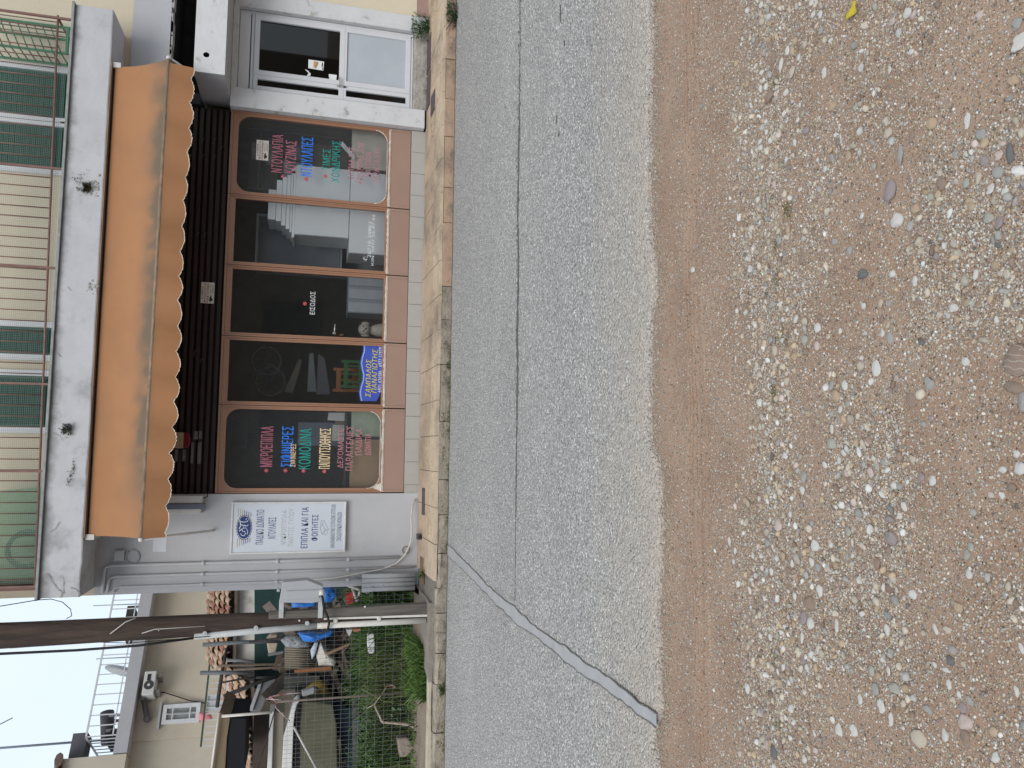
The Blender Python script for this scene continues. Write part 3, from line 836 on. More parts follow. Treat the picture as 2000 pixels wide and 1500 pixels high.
# plaster cracks of the slab's left end and spalls
crk = mat('plaster_crack', (0.22, 0.215, 0.21), (0.32, 0.31, 0.30), scale=20, rough=1)
def crack(name, pts, w, par, y=None, m=crk):
    mb = MB()
    P = []
    for (a, c) in zip(pts[:-1], pts[1:]):
        a, c = np.array(a), np.array(c)
        for t in np.linspace(0, 1, 7)[:-1]:
            P.append(lerp(a, c, t))
    P.append(np.array(pts[-1]))
    P = [p + RNG.normal(0, w * 0.5, 3) * (1, 0, 1) for p in P]
    up = []
    dn = []
    for k, p in enumerate(P):
        tdir = P[min(k + 1, len(P) - 1)] - P[max(k - 1, 0)]
        nrm = np.array([-tdir[2], 0, tdir[0]]); nrm /= np.linalg.norm(nrm) + 1e-9
        ww = w * RNG.uniform(0.35, 1.0)
        up.append(p + nrm * ww); dn.append(p - nrm * ww)
    mb.grid([up, dn], 0, False)
    return mb.build(name, m, par)
sy = SYF - 0.009
for pl, w in ((((92, 1120), (100, 1133), (112, 1150), (122, 1158), (118, 1168)), 0.006), (((118, 1124), (124, 1131), (124, 1160)), 0.004), (((138, 1148), (150, 1152), (157, 1162)), 0.006), (((96, 1040), (108, 1033), (116, 1020)), 0.004), (((172 - 40, 560), (138, 567)), 0.004), (((101, 845), (118, 852), (122, 862)), 0.003), (((72 + 40, 690), (118, 697)), 0.008)):
    crack('plaster_crack', [tuple(at(x_, y_, sy)) for x_, y_ in pl], w, shop)
# mould and plants on the slab face
mp = []
for (px, py, sx_, sz_) in ((170, 362, .07, .03), (160, 350, .03, .05), (133, 843, .035, .035), (140, 838, .02, .05), (146, 912, .05, .02), (138, 935, .05, .02)):
    p = at(px, py, SYF - 0.012)
    mp.append((p[0], p[1], p[2], sx_, 0.012, sz_))
pl_ = clumps('wall_moss', mp, (0.07, 0.08, 0.045), 0.004, 0.013, 55)
for (px, py) in ((133, 848), (150, 368)):
    p = at(px, py, SYF - 0.03)
    mb = MB(); mb.tube([(p[0], SYF + .02, p[2]), (p[0], SYF - .05, p[2] - .006)], 0.016, 10); mb.poly([(p[0] + .011 * math.cos(a), SYF - .0505, p[2] - .006 + .011 * math.sin(a)) for a in np.linspace(0, 6.28, 11)[:-1]], 1)
    mb.build('drain_spout', [mat('grey_pvc', (0.42, 0.42, 0.41), rough=0.6), dark_m], shop)
# spalled concrete under the slab edge
for (px, py, n_) in ((186, 365, 30), (178, 560, 24)):
    mb = MB()
    for _ in range(n_):
        p = at(px + RNG.normal(0, 5), py + RNG.normal(0, 9), SYF - 0.008)
        r = RNG.uniform(.006, .022)
        mb.ball((p[0], SYF + .004, p[2]), r, 0, 4, (1, .6, 1))
    mb.build('spalled_patch', mat('spalled_concrete', (0.42, 0.415, 0.41), (0.20, 0.19, 0.18), scale=30, rough=1), shop)

# ---- wooden slats above the shop windows
zt = 3.30
sp = bpy.data.objects.new('slat_wall', None); COL.objects.link(sp); sp.parent = shop
mb = MB(); mb.box(-0.53, 4.305, FY + 0.075, FY + 0.099, 2.64, 3.31); mb.build('backing_board', mat('black_board', (0.016, 0.012, 0.011), rough=0.9), sp)
first = None
z = 2.685
while z < 3.28:
    if first is None:
        mb = MB(); mb.box(-0.53, 4.30, FY + 0.035, FY + 0.074, z, z + 0.046)
        first = mb.build('slat', slat_m, sp, bevel=0.004); z0s = z
    else:
        copy_of(first, sp, (0, 0, z - z0s))
    z += 0.074
# scraps and wire ends left on the slats
mb = MB()
for (px, py, a_) in ((372, 275, 25), (395, 276, 14), (418, 276, 16), (432, 289, 8), (372, 308, 20), (395, 307, 12), (418, 308, 14), (385, 458, 10), (400, 460, 14), (380, 690, 16), (392, 705, 12)):
    p = at(px, py, FY + 0.03)
    L = a_ / 250
    mb.tube([(p[0] - L * .6, FY + .031, p[2] + .01), (p[0], FY + .022, p[2]), (p[0] + L * .5, FY + .02, p[2] - .006), (p[0] + L * .62, FY + .03, p[2] - .03)], 0.0022, 4)
mb.build('wire_scrap', mat('dull_wire', (0.16, 0.14, 0.13), rough=0.5), sp)
mb = MB()
for (a, b2, yt, yb) in ((378, 389, 842, 858), (386, 395, 842, 857), (372, 379, 864, 905), (385, 394, 864, 906), (341, 348, 878, 901), (356, 363, 877, 901)):
    p0, p1 = at(a, yb, FY + .033), at(b2, yt, FY + .033)
    mb.box(p0[0], p1[0], FY + .030, FY + .0345, p1[2], p0[2])
mb.build('glue_patch', mat('glue_remains', (0.16, 0.155, 0.15), (0.09, 0.085, 0.08), scale=30, rough=0.8), sp)

# ---- shop windows
ZB, ZT = 0.375, 2.66
ZG0, ZG1 = 0.69, 2.565
DIV = [-0.53, 0.555, 1.412, 2.31, 3.215, 4.305]
YF0, YF1 = FY + 0.03, FY + 0.09
def shop_window(kind, i_, lab):
    a, b2 = DIV[i_] + 0.003, DIV[i_ + 1] - 0.003
    w = bpy.data.objects.new(kind, None); COL.objects.link(w); w.parent = shop
    if lab: w['label'] = lab
    rad = 0.15 if i_ in (0, 4) else 0.0
    e0 = 0.06 if i_ == 0 else 0.045
    e1 = 0.05 if i_ == 4 else 0.045
    mb = MB(); mb.frame(a, b2, 0.645, ZT, a + e0, b2 - e1, ZG0, ZG1, YF0, YF1, rad)
    # raised outer lips of the aluminium profile
    mb.box(a, a + 0.018, YF0 - 0.014, YF0 - .0005, 0.65, ZT - .03); mb.box(b2 - 0.018, b2, YF0 - 0.014, YF0 - .0005, 0.65, ZT - .03); mb.box(a, b2, YF0 - 0.02, YF0 - .0005, ZT - 0.026, ZT)
    mb.build('frame', brown_m, w, bevel=0.002)
    mb = MB(); mb.poly([(a + .02, YF0 + .03, ZG0 - .02), (b2 - .02, YF0 + .03, ZG0 - .02), (b2 - .02, YF0 + .03, ZG1 + .02), (a + .02, YF0 + .03, ZG1 + .02)])
    mb.build('glass_pane', glass_m if i_ not in (0, 4) else glass('dust_and_haze_glass', tint=(.94, .96, .97), film=.048, filmc=(.50, .54, .60)), w)  # end panes: film for dirty old glass, with reflection haze painted in
    mb = MB(); mb.box(a + .004, b2 - .004, YF0 - 0.004, YF1, ZB, 0.640); mb.box(a + .004, a + .034, YF0 - .012, YF0 - .0045, ZB + .002, 0.638); mb.box(b2 - .034, b2 - .004, YF0 - .012, YF0 - .0045, ZB + .002, 0.638)
    mb.build('kick_panel', panel_m, w, bevel=0.003)
    mb = MB()
    P = []
    n_ = 24
    for x in np.linspace(a + .01, b2 - .01, n_):
        h = 0.008 + 0.010 * RNG.random()
        P.append((x, h))
    mb.grid([[(x, YF0 - .010, 0.642 - h * .3) for x, h in P], [(x, YF0 - .016, 0.645 + h) for x, h in P], [(x, YF0 - .001, 0.650 + h * 1.3) for x, h in P]][::-1], 0, False)
    if i_ in (0, 4):
        R_ = rad
        xa, xb = a + e0, b2 - e1
        arcs = [(xb - R_, ZG0 + R_, 275, 360), (xa + R_, ZG0 + R_, 180, 265)] if i_ == 4 else [(xa + R_, ZG0 + R_, 178, 268), (xb - R_, ZG0 + R_, 272, 350)]
        for (ccx, ccz, a0, a1) in arcs:
            pts = [(ccx + (R_ + .004) * math.cos(R(t)), YF0 - .002, ccz + (R_ + .004) * math.sin(R(t))) for t in np.linspace(a0, a1, 12)]
            mb.tube(pts, [0.004 + 0.005 * RNG.random() for _ in pts], 5)
        mb.tube([(xa + R_, YF0 - .002, ZG0 - .003), ((xa + xb) / 2, YF0 - .002, ZG0 - .006), (xb - R_, YF0 - .002, ZG0 - .003)], 0.006, 5)
        if i_ == 0:
            mb.poly([(xa - .04, YF0 - .0025, ZG0 - .03), (xa + .06, YF0 - .0025, ZG0 - .03), (xa + .05, YF0 - .0025, ZG0 + .02), (xa + .008, YF0 - .0025, ZG0 + .09), (xa - .035, YF0 - .0025, ZG0 + .0)])
    mb.build('sealant', seal_m, w)
    return w
win = [shop_window('shop_window', 0, 'shop window next to the white wall sign'),
       shop_window('shop_window', 1, 'plain rectangular shop window with a blue sticker at its foot'),
       shop_window('shop_door', 2, 'brown glazed shop door'),
       shop_window('shop_window', 3, 'plain rectangular shop window with faded telephone numbers'),
       shop_window('shop_window', 4, 'shop window next to the white door')]
# lever handle, lock of the shop door
hp = at(653, 650, YF0 - .03)
mb = MB(); mb.tube([(hp[0], YF0 - .002, hp[2]), (hp[0], YF0 - .05, hp[2])], .009, 8); mb.tube([(hp[0], YF0 - .05, hp[2]), (hp[0] + .11, YF0 - .052, hp[2] - .004)], .009, 8); mb.box(hp[0] - .014, hp[0] + .014, YF0 - .008, YF0 - .0005, hp[2] - .02, hp[2] + .02)
mb.build('handle', mat('brushed_steel', (0.5, 0.5, 0.5), rough=0.35, metal=0.9), win[2])
hp = at(666, 654, YF0)
mb = MB(); mb.box(hp[0] - .012, hp[0] + .012, YF0 - .006, YF0 - .0005, hp[2] - .03, hp[2] + .02); mb.build('lock', mat('dark_brass', (0.12, 0.08, 0.05), rough=0.4, metal=0.6), win[2])

GYL = YF0 + 0.0285          # lettering sits on the outside of the glass
pink = mat('pink_lettering', (0.37, 0.12, 0.165), (0.34, 0.11, 0.155), rough=0.6)
pink2 = mat('pale_pink_lettering', (0.42, 0.18, 0.21), (0.40, 0.17, 0.20), rough=0.6)
blue = mat('blue_lettering', (0.02, 0.17, 0.70), (0.025, 0.18, 0.65), rough=0.5)
teal = mat('teal_lettering', (0.012, 0.26, 0.22), (0.012, 0.235, 0.20), rough=0.5)
crem = mat('cream_lettering', (0.72, 0.56, 0.33), (0.68, 0.52, 0.31), rough=0.5)
whit = mat('white_lettering', (0.72, 0.73, 0.73), (0.66, 0.67, 0.67), rough=0.6)
faint = mat('faded_white_lettering', (0.62, 0.66, 0.68), (0.50, 0.55, 0.58), scale=80, rough=0.6)
red = mat('red_dot', (0.45, 0.07, 0.09), rough=0.5)
def lett(par, body, xt, xb, yl, yr, m, bold=0.02, shear=0.0, Y=GYL, name='lettering'):
    mb = MB(); letter(mb, body, xt, xb, yl, yr, Y, 0, bold, shear); return mb.build(name, m, par)
def dot(par, x, y, r, m, m2=None, Y=GYL):
    p = at(x, y, Y); mb = MB(); disc(mb, (p[0], Y, p[2]), r); 
    if m2: disc(mb, (p[0], Y - .001, p[2]), r * .38, 1)
    return mb.build('bullet_point', [m, m2] if m2 else m, par)
w4, w3, w2, w1, w0 = win[4], win[3], win[2], win[1], win[0]
lett(w4, 'ΝΤΟΥΛΑΠΙΑ', 530.5, 552.5, 337, 262.5, pink, .015); lett(w4, 'ΚΟΥΖΙΝΑΣ', 557, 578.5, 338.5, 274.5, pink, .015)
dot(w4, 552, 344.5, .022, red, pink2)
lett(w4, 'ΝΤΟΥΛΑΠΕΣ', 588, 611, 344, 268, blue, .015); dot(w4, 598.5, 349.6, .026, red, pink2)
lett(w4, 'ΤΙΜΕΣ', 630, 645, 332, 291, teal, .015); lett(w4, 'ΧΟΝΔΡΙΚΗΣ', 648, 664, 356, 275, teal, .015); dot(w4, 636, 344, .022, red, pink2)
lett(w4, 'ΕΠΙΠΛΑ ΤΗΣ', 681, 692, 349, 287, pink2, .015); lett(w4, 'ΑΡΕΣΚΕΙΑΣ ΣΑΣ', 697, 709, 359, 278, pink2, .015); lett(w4, 'ΚΑΤΟΠΙΝ', 713.6, 725, 345, 297, pink2, .015); lett(w4, 'ΠΑΡΑΓΓΕΛΙΑΣ', 730, 741, 357, 287, pink2, .015)
lett(w3, '✆', 709, 717.5, 510, 501, faint, .004); lett(w3, '26710 24863', 718.5, 725, 503, 433, faint, .004); lett(w3, 'ΚΙΝ. 6977 52 97 92', 726, 731.5, 518.5, 419, faint, .004)
dot(w2, 595.4, 593, .024, red); lett(w2, 'ΕΙΣΟΔΟΣ', 605.6, 615.4, 614, 569.5, whit, .003)
lett(w0, 'ΜΙΚΡΟΕΠΙΠΛΑ', 508.5, 533, 912, 832.5, pink, .015); dot(w0, 520, 919, .024, red, pink2)
lett(w0, 'ΣΙΦΙΝΙΕΡΕΣ', 549, 573, 912, 832.5, blue, .015); dot(w0, 557.4, 919, .024, red, pink2)
lett(w0, 'ΣΙΦΙΝΙΕΡΕΣ', 567, 578, 912, 866, crem, .015, 0.2, GYL - .0012)
lett(w0, 'ΚΟΜΟΔΙΝΑ', 584, 607.5, 916, 837, teal, .015); dot(w0, 592.6, 919.6, .024, red, pink2)
lett(w0, 'ΠΑΠΟΥΤΣΟΘΗΚΕΣ', 623.5, 645.5, 915.6, 836.6, crem, .015); dot(w0, 633.4, 920.6, .024, red, pink2)
lett(w0, 'ΔΕΧΟΜΑΣΤΕ', 659.5, 671, 914, 837, pink2, .015); lett(w0, 'ΠΑΡΑΓΓΕΛΙΕΣ', 676, 689.5, 919, 832, pink2, .015); lett(w0, 'ΠΑΙΔΙΚΑ', 694.5, 706.5, 889, 837, pink2, .015); lett(w0, 'ΔΩΜΑΤΙΑ', 712.5, 724.5, 889, 847, pink2, .015)

# warning stickers
paper = mat('sticker_paper', (0.62, 0.58, 0.52), (0.56, 0.52, 0.46), rough=0.6)
darkred = mat('dark_red_print', (0.20, 0.02, 0.03), rough=0.6)
black_p = mat('black_print', (0.03, 0.025, 0.03), rough=0.6)
def sticker(par, xt, xb, yl, yr, Y):
    """white notice: premises guarded round the clock, with a dark perched bird in one corner"""
    ym, xm = (yl + yr) / 2, (xt + xb) / 2
    X0, X1 = at(xm, yl, Y)[0], at(xm, yr, Y)[0]
    Zb, Zt = at(xb, ym, Y)[2], at(xt, ym, Y)[2]
    w, h = X1 - X0, Zt - Zb
    mb = MB()
    mb.box(X0, X1, Y - .002, Y, Zb, Zt, 0)
    rows_ = (('Ο ΧΩΡΟΣ', .20, .80, .82, .95, 2), ('ΦΥΛΑΣΣΕΤΑΙ', .05, .95, .62, .77, 1), ('ΗΛΕΚΤΡΟΝΙΚΑ', .05, .95, .42, .57, 1), ('ΟΛΟ ΤΟ', .46, .88, .24, .34, 2), ('24ΩΡΟ', .48, .86, .07, .17, 2))
    for body, a, b2, c, d_, mi in rows_:
        V_, F_ = text_mesh(body, X0 + a * w, X0 + b2 * w, Zb + c * h, Zb + d_ * h, Y - .0030, .03)
        k = len(mb.v); mb.v += [tuple(p) for p in V_]
        for f in F_: mb.face([k + q for q in f], mi)
    mb.poly([(X0 + a * w, Y - .003, Zb + c * h) for a, c in ((.06, .30), (.16, .36), (.30, .33), (.40, .22), (.28, .20), (.20, .10), (.16, .06), (.14, .16), (.10, .22))], 2)
    return mb.build('warning_sticker', [paper, darkred, black_p], par)
sticker(w4, 500.5, 524.5, 313, 274, GYL - .001)
sticker(sp, 392.5, 418.5, 592.5, 551.5, FY + 0.034)

# blue shop sticker with wavy top
skb = mat('sticker_blue', (0.05, 0.09, 0.42), (0.045, 0.08, 0.38), rough=0.4)
skl = mat('sticker_pale_blue', (0.30, 0.40, 0.72), rough=0.4)
yel = mat('yellow_lettering', (0.68, 0.56, 0.08), rough=0.5)
q3 = lambda zx, zy: (430 + zx / 4.4125, 460 + zy / 4.4125)
wave = [(1223, 925), (1232, 960), (1230, 1000), (1214, 1050), (1206, 1100), (1214, 1150), (1226, 1200), (1222, 1250), (1205, 1300), (1195, 1350), (1200, 1390), (1208, 1425)]
low_ = [(1345, 1428), (1372, 1380), (1385, 1330), (1392, 1250), (1396, 1100), (1400, 932)]
mb = MB()
Yk = GYL - .001
P0 = [at(*q3(*p), Yk) for p in wave + low_]
mb.poly([(p[0], Yk, p[2]) for p in P0[::-1]], 0)
for (p, p2) in zip(wave[:-1], wave[1:]):
    a, b2 = at(*q3(*p), Yk), at(*q3(*p2), Yk)
    mb.poly([(a[0], Yk - .001, a[2] - .012), (a[0], Yk - .001, a[2] - .026), (b2[0], Yk - .001, b2[2] - .026), (b2[0], Yk - .001, b2[2] - .012)], 1)
Yk2 = Yk - .002
letter(mb, 'ΣΑΜΠΑΛΟΣ', 714, 725, 776, 701, Yk2 + .0005, 3, .022, .18); letter(mb, 'ΣΑΜΠΑΛΟΣ', 714.4, 724.6, 775.5, 701.5, Yk2 - .0005, 2, .008, .18)
letter(mb, 'ΠΑΝΑΓΙΩΤΗΣ', 726, 737, 768, 681, Yk2 + .0005, 3, .022, .18); letter(mb, 'ΠΑΝΑΓΙΩΤΗΣ', 726.4, 736.6, 767.5, 681.5, Yk2 - .0005, 2, .008, .18)
letter(mb, '6971 626586 · 6977 529792', 739, 746, 766, 674.5, Yk2, 4, .006)
mb.build('sticker', [skb, skl, yel, black_p, whit], w1)

# ---- grey tiles at the foot of the shop front
bt = bpy.data.objects.new('base_tiles', None); COL.objects.link(bt); bt.parent = shop; bt.name = 'plinth'
mb = MB(); mb.box(-0.535, 4.31, FY + .02, FY + .25, 0.10, 0.372); mb.build('plinth_core', grey_m, bt)
x = -0.53; first = None
jts = [4.30 - 0.2955 * k for k in range(0, 17)]
for k in range(16):
    b2, a = jts[k], jts[k + 1]
    if first is None:
        mb = MB(); mb.box(a + .002, b2 - .002, FY + .004, FY + .022, 0.150, 0.368); first = mb.build('plinth_tile', tile_g, bt, bevel=.002); fa = a
    else:
        copy_of(first, bt, (a - fa, RNG.normal(0, .0006), 0))
mb = MB(); mb.box(-0.535, jts[16] - .002, FY + .004, FY + .022, 0.150, 0.368); mb.build('plinth_tile', tile_g, bt)

# ---- white door on the right
mb = MB(); mb.box(4.312, 4.565, FY - 0.09, FY + 0.2, 0.21, 2.672); mb.build('door_jamb', white_m, shop, bevel=.008)
mb = MB(); mb.box(5.66, 5.88, FY - 0.06, FY + 0.2, 0.19, 2.672); mb.build('door_jamb', white_m, shop, bevel=.008)
mb = MB(); mb.box(4.567, 5.658, FY - 0.07, FY + 0.2, 2.605, 2.672); mb.build('door_lintel', white_m, shop)
mb = MB(); mb.box(5.882, 12, FY - 0.03, FY + 0.2, 0.34, 2.674); mb.build('side_wall', mat('cream_wall_low', (0.60, 0.53, 0.40), (0.57, 0.50, 0.385), scale=3, rough=0.85, bump=.2), shop)
mb = MB(); mb.box(5.882, 12, FY - 0.045, FY + 0.2, 0.1, 0.338); mb.build('skirting', mat('pinkish_skirting', (0.33, 0.22, 0.19), rough=.8), shop)
D0, D1, DZ0, DZ1 = 4.572, 5.652, 0.372, 2.45
wd_ = bpy.data.objects.new('white_door', None); COL.objects.link(wd_); wd_.parent = shop
DY = FY + 0.02
mb = MB()
mb.frame(D0, D1, DZ0, 2.60, D0 + .035, D1 - .035, DZ0 + .03, DZ1 - .0, DY, DY + .06)
mb.box(D0 + .035, D1 - .035, DY, DY + .06, DZ1 - 0.03, DZ1 + 0.02)
mb.build('frame', alu_m, wd_, bevel=.003)
mb = MB(); mb.poly([(D0 + .03, DY + .03, DZ1), (D1 - .03, DY + .03, DZ1), (D1 - .03, DY + .03, 2.60), (D0 + .03, DY + .03, 2.60)]); mb.build('transom_pane', glass('dark_glass', tint=(0.05, 0.055, 0.06)), wd_)
sx0, sx1 = D0 + .037, D0 + .235       # narrow side light
lx0, lx1 = D0 + .237, D1 - .037
mz = 1.36
dg_m = glass('dark_glass')
def leaf(a, b2, z0, z1, zm0, zm1, e, nm):
    o = bpy.data.objects.new(nm, None); 
    mb = MB()
    mb.frame(a, b2, zm0, z1, a + e, b2 - e, zm1, z1 - e, DY - .012, DY + .045)
    mb.frame(a, b2, z0, zm0 - .0005, a + e, b2 - e, z0 + e, zm0 - .03, DY - .012, DY + .045)
    return mb.build(nm, alu_m, wd_, bevel=.004)
zA, zB = at(663, 120, DY)[2], at(683, 120, DY)[2]
leaf(lx0, lx1, DZ0 + .032, DZ1 - .034, (zA + zB) / 2, zA, .065, 'door_leaf')
leaf(sx0, sx1, DZ0 + .032, DZ1 - .034, (zA + zB) / 2, zA, .055, 'side_light')
for (a, b2) in ((sx0 + .05, sx1 - .05), (lx0 + .06, lx1 - .06)):
    mb = MB(); mb.poly([(a, DY + .02, zA - .01), (b2, DY + .02, zA - .01), (b2, DY + .02, DZ1 - .06), (a, DY + .02, DZ1 - .06)]); mb.build('glass_pane', dg_m, wd_)
mb = MB(); mb.poly([(sx0 + .05, DY + .02, DZ0 + .05), (sx1 - .05, DY + .02, DZ0 + .05), (sx1 - .05, DY + .02, zA - .04), (sx0 + .05, DY + .02, zA - .04)]); mb.build('glass_pane', dg_m, wd_)
mb = MB(); mb.box(lx0 + .06, lx1 - .06, DY + .008, DY + .02, DZ0 + .08, zA - .06); mb.build('frosted_panel', frost_m, wd_)
hp = at(662, 168, DY - .02)
mb = MB(); mb.tube([(hp[0], DY - .012, hp[2]), (hp[0], DY - .05, hp[2])], .009, 8); mb.tube([(hp[0], DY - .05, hp[2]), (hp[0] + .11, DY - .05, hp[2])], .009, 8); mb.box(hp[0] - .015, hp[0] + .015, DY - .02, DY - .0125, hp[2] - .10, hp[2] + .03)
mb.build('handle', mat('satin_aluminium', (0.55, 0.55, 0.56), rough=.35, metal=.7), wd_)
hp = at(673, 170, DY - .02)
mb = MB(); mb.box(hp[0] - .01, hp[0] + .012, DY - .02, DY - .0125, hp[2] - .015, hp[2] + .015); mb.build('lock', black_p, wd_)
# leaflets on the door glass
mb = MB(); Yd = DY + .018
def pq(mb, pts, Y, m): mb.poly([(at(x_, y_, Y)[0], Y, at(x_, y_, Y)[2]) for x_, y_ in pts], m)
pq(mb, [(602, 133), (602.5, 116), (633, 120.5), (631.5, 138)], Yd, 0)
pq(mb, [(612, 131), (613, 119.5), (622, 121), (621.5, 126), (617, 134)], Yd - .0006, 1)
pq(mb, [(612, 131), (615, 120), (618, 122), (615, 131)], Yd - .0009, 2)
pq(mb, [(628, 132), (629, 122), (631, 122), (631, 129)], Yd - .0006, 3); pq(mb, [(629, 136.5), (630, 131), (631.2, 132), (631, 137)], Yd - .0006, 3)
mb.build('leaflet', [whit, mat('leaflet_print_red', (0.30, 0.13, 0.10), (0.45, .33, .2), scale=90), mat('leaflet_print_gold', (0.5, 0.38, 0.12), rough=.6), black_p], wd_)
mb = MB(); pq(mb, [(600, 148.5), (599.5, 147.5), (604, 141), (607, 144), (606, 148)][::-1], Yd, 0); pq(mb, [(596, 136), (597, 135.5), (603, 139), (604, 142), (602, 142)], Yd, 0); pq(mb, [(642, 157), (643, 154), (642, 144.5), (658, 146.5), (656.5, 157)], Yd, 0); mb.build('torn_paper', whit, wd_)
# doorstep
mb = MB()
P = []
for q_, (y, z) in enumerate(((FY - .055, .17), (FY - .06, .24), (FY - .05, .345), (FY - .03, .366), (FY + .1, .370))):
    P.append([(x, y + (fbm(np.array([x * 9]), np.array([q_ * 3.1]), 3)[0] - .5) * .05, z + (fbm(np.array([x * 7]), np.array([q_ * 5.]), 3)[0] - .5) * .02 * (q_ > 0)) for x in np.linspace(4.567, 5.658, 22)])
mb.grid(P[::-1], 0, False); mb.build('doorstep', stone_m, shop)

# ---- rooms behind the glass
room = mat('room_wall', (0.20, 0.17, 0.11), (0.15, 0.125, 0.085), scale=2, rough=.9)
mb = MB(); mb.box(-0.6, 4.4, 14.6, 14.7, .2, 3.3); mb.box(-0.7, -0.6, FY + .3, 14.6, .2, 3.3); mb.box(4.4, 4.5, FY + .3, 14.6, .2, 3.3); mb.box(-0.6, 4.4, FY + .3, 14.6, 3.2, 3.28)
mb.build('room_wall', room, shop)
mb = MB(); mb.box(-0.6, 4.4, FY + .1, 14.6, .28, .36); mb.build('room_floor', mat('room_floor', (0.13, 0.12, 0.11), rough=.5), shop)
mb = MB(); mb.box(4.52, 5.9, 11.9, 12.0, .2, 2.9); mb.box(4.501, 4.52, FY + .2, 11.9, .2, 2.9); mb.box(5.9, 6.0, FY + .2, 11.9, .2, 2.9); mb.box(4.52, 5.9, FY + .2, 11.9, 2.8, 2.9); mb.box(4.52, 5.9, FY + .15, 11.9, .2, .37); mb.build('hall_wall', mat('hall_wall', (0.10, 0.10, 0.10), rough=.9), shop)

# ---- balcony railing, netting, first-floor windows
rail_m = mat('brown_iron_paint', (0.16, 0.085, 0.07), (0.21, 0.12, 0.10), scale=9, rough=.55)
RY = 9.44
def rb(x): return 4.375 + (x + 1.4) * 0.0205      # the bottom rail is not quite level
rl = bpy.data.objects.new('balcony_railing', None); COL.objects.link(rl); rl.parent = shop
RTOP = 5.25
mb = MB(); mb.tube([(-1.50, RY, rb(-1.5)), (4.93, RY, rb(4.93))], .012, 8); mb.build('bottom_rail', rail_m, rl)
mb = MB(); mb.tube([(-1.50, RY, RTOP), (4.93, RY, RTOP)], .02, 8); mb.build('handrail', rail_m, rl)
mb = MB(); mb.tube([(0, RY, rb(0) - .0), (0, RY, RTOP)], .0065, 6); bal = mb.build('baluster', rail_m, rl); bal.location = (-1.40 - 0, 0, rb(-1.40) - rb(0))
x = -1.285
while x < 4.9:
    if abs(x - 3.15) > .03:
        copy_of(bal, rl, (x, 0, rb(x) - rb(0)))
    x += 0.1165
for x in (4.90, 3.135, 2.0, 0.7, -0.25, -1.48):
    mb = MB(); mb.box(x - .012, x + .012, RY - .012, RY + .012, SZ1 + .02, RTOP); mb.build('post', rail_m, rl)
mb = MB(); mb.tube([(4.90, RY, rb(4.9)), (4.92, 9.96, rb(4.9) + .02)], .014, 6); mb.tube([(4.90, RY, RTOP), (4.92, 9.96, RTOP)], .016, 6)
for k in range(1, 5):
    mb.tube([(4.905, RY + .11 * k, rb(4.9)), (4.905, RY + .11 * k, RTOP)], .0065, 6)
mb.build('return_rail', rail_m, rl)
mb = MB(); mb.box(-1.52, -1.49, RY, 9.99, SZ1 + .03, RTOP + .3); mb.build('side_panel', mat('brown_side_panel', (0.17, 0.10, 0.085), rough=.7), rl)
# pale netting tied behind the bars

mb = MB()
ynet = RY + .03
for zz in np.arange(4.40, RTOP, 0.019):
    mb.box(-1.45, 4.86, ynet - .0006, ynet + .0006, zz - .0009, zz + .0009)
for x in np.arange(-1.45, 4.86, 0.019):
    mb.box(x - .0009, x + .0009, ynet - .0006, ynet + .0006, 4.40, RTOP)
nt2 = mb.build('netting', mat('netting_thread', (0.27, 0.30, 0.26), (0.22, 0.26, 0.22), rough=.8), rl)
nt2['kind'] = 'stuff'
shut = mat('teal_shutter', (0.004, 0.045, 0.039), (0.008, 0.072, 0.056), scale=1.5, rough=.35, stretch=(3, 1, .6), spec=.5)
def upper_window(x0, x1, lab):
    w = bpy.data.objects.new('balcony_window', None); COL.objects.link(w); w.parent = shop
    z0, z1 = 4.36, 6.5
    y = FY - .03
    mb = MB(); mb.frame(x0 - .07, x1 + .07, z0, z1, x0, x1, z0 + .05, z1 - .06, y - .02, y + .05); mb.box(x0 - .06, x0 - .045, y - .028, y - .0205, z0 + .2, z1); mb.build('frame', alu_m, w, bevel=.004)
    mb = MB(); mb.box(x0, x1, y + .012, y + .03, z0 + .05, z1 - .06)
    mb.build('shutter', shut, w)
    first = None
    zz = z0 + .07
    while zz < 5.4:
        if first is None:
            mb = MB(); mb.hexa([(x0 + .03, y + .004, zz), (x1 - .03, y + .004, zz), (x1 - .03, y + .012, zz + .004), (x0 + .03, y + .012, zz + .004), (x0 + .03, y - .004, zz + .035), (x1 - .03, y - .004, zz + .035), (x1 - .03, y + .012, zz + .05), (x0 + .03, y + .012, zz + .05)])
            first = mb.build('louvre', shut, w); zf = zz
        else:
            copy_of(first, w, (0, 0, zz - zf))
        zz += .056
    return w
for (x0, x1) in ((3.93, 4.49), (3.30, 3.82), (1.08, 1.40), (0.24, 0.83)):
    upper_window(x0, x1, None)

# ================================================================== THINGS ON THE FACADE
# ---- awning
aw_c = mat('awning_canvas', (0.355, 0.172, 0.080), (0.315, 0.155, 0.075), scale=1.6, rough=.85, bump=.12, bscale=260, stretch=(1, 1, 1))
t = aw_c.node_tree; b = t.nodes['Principled BSDF']
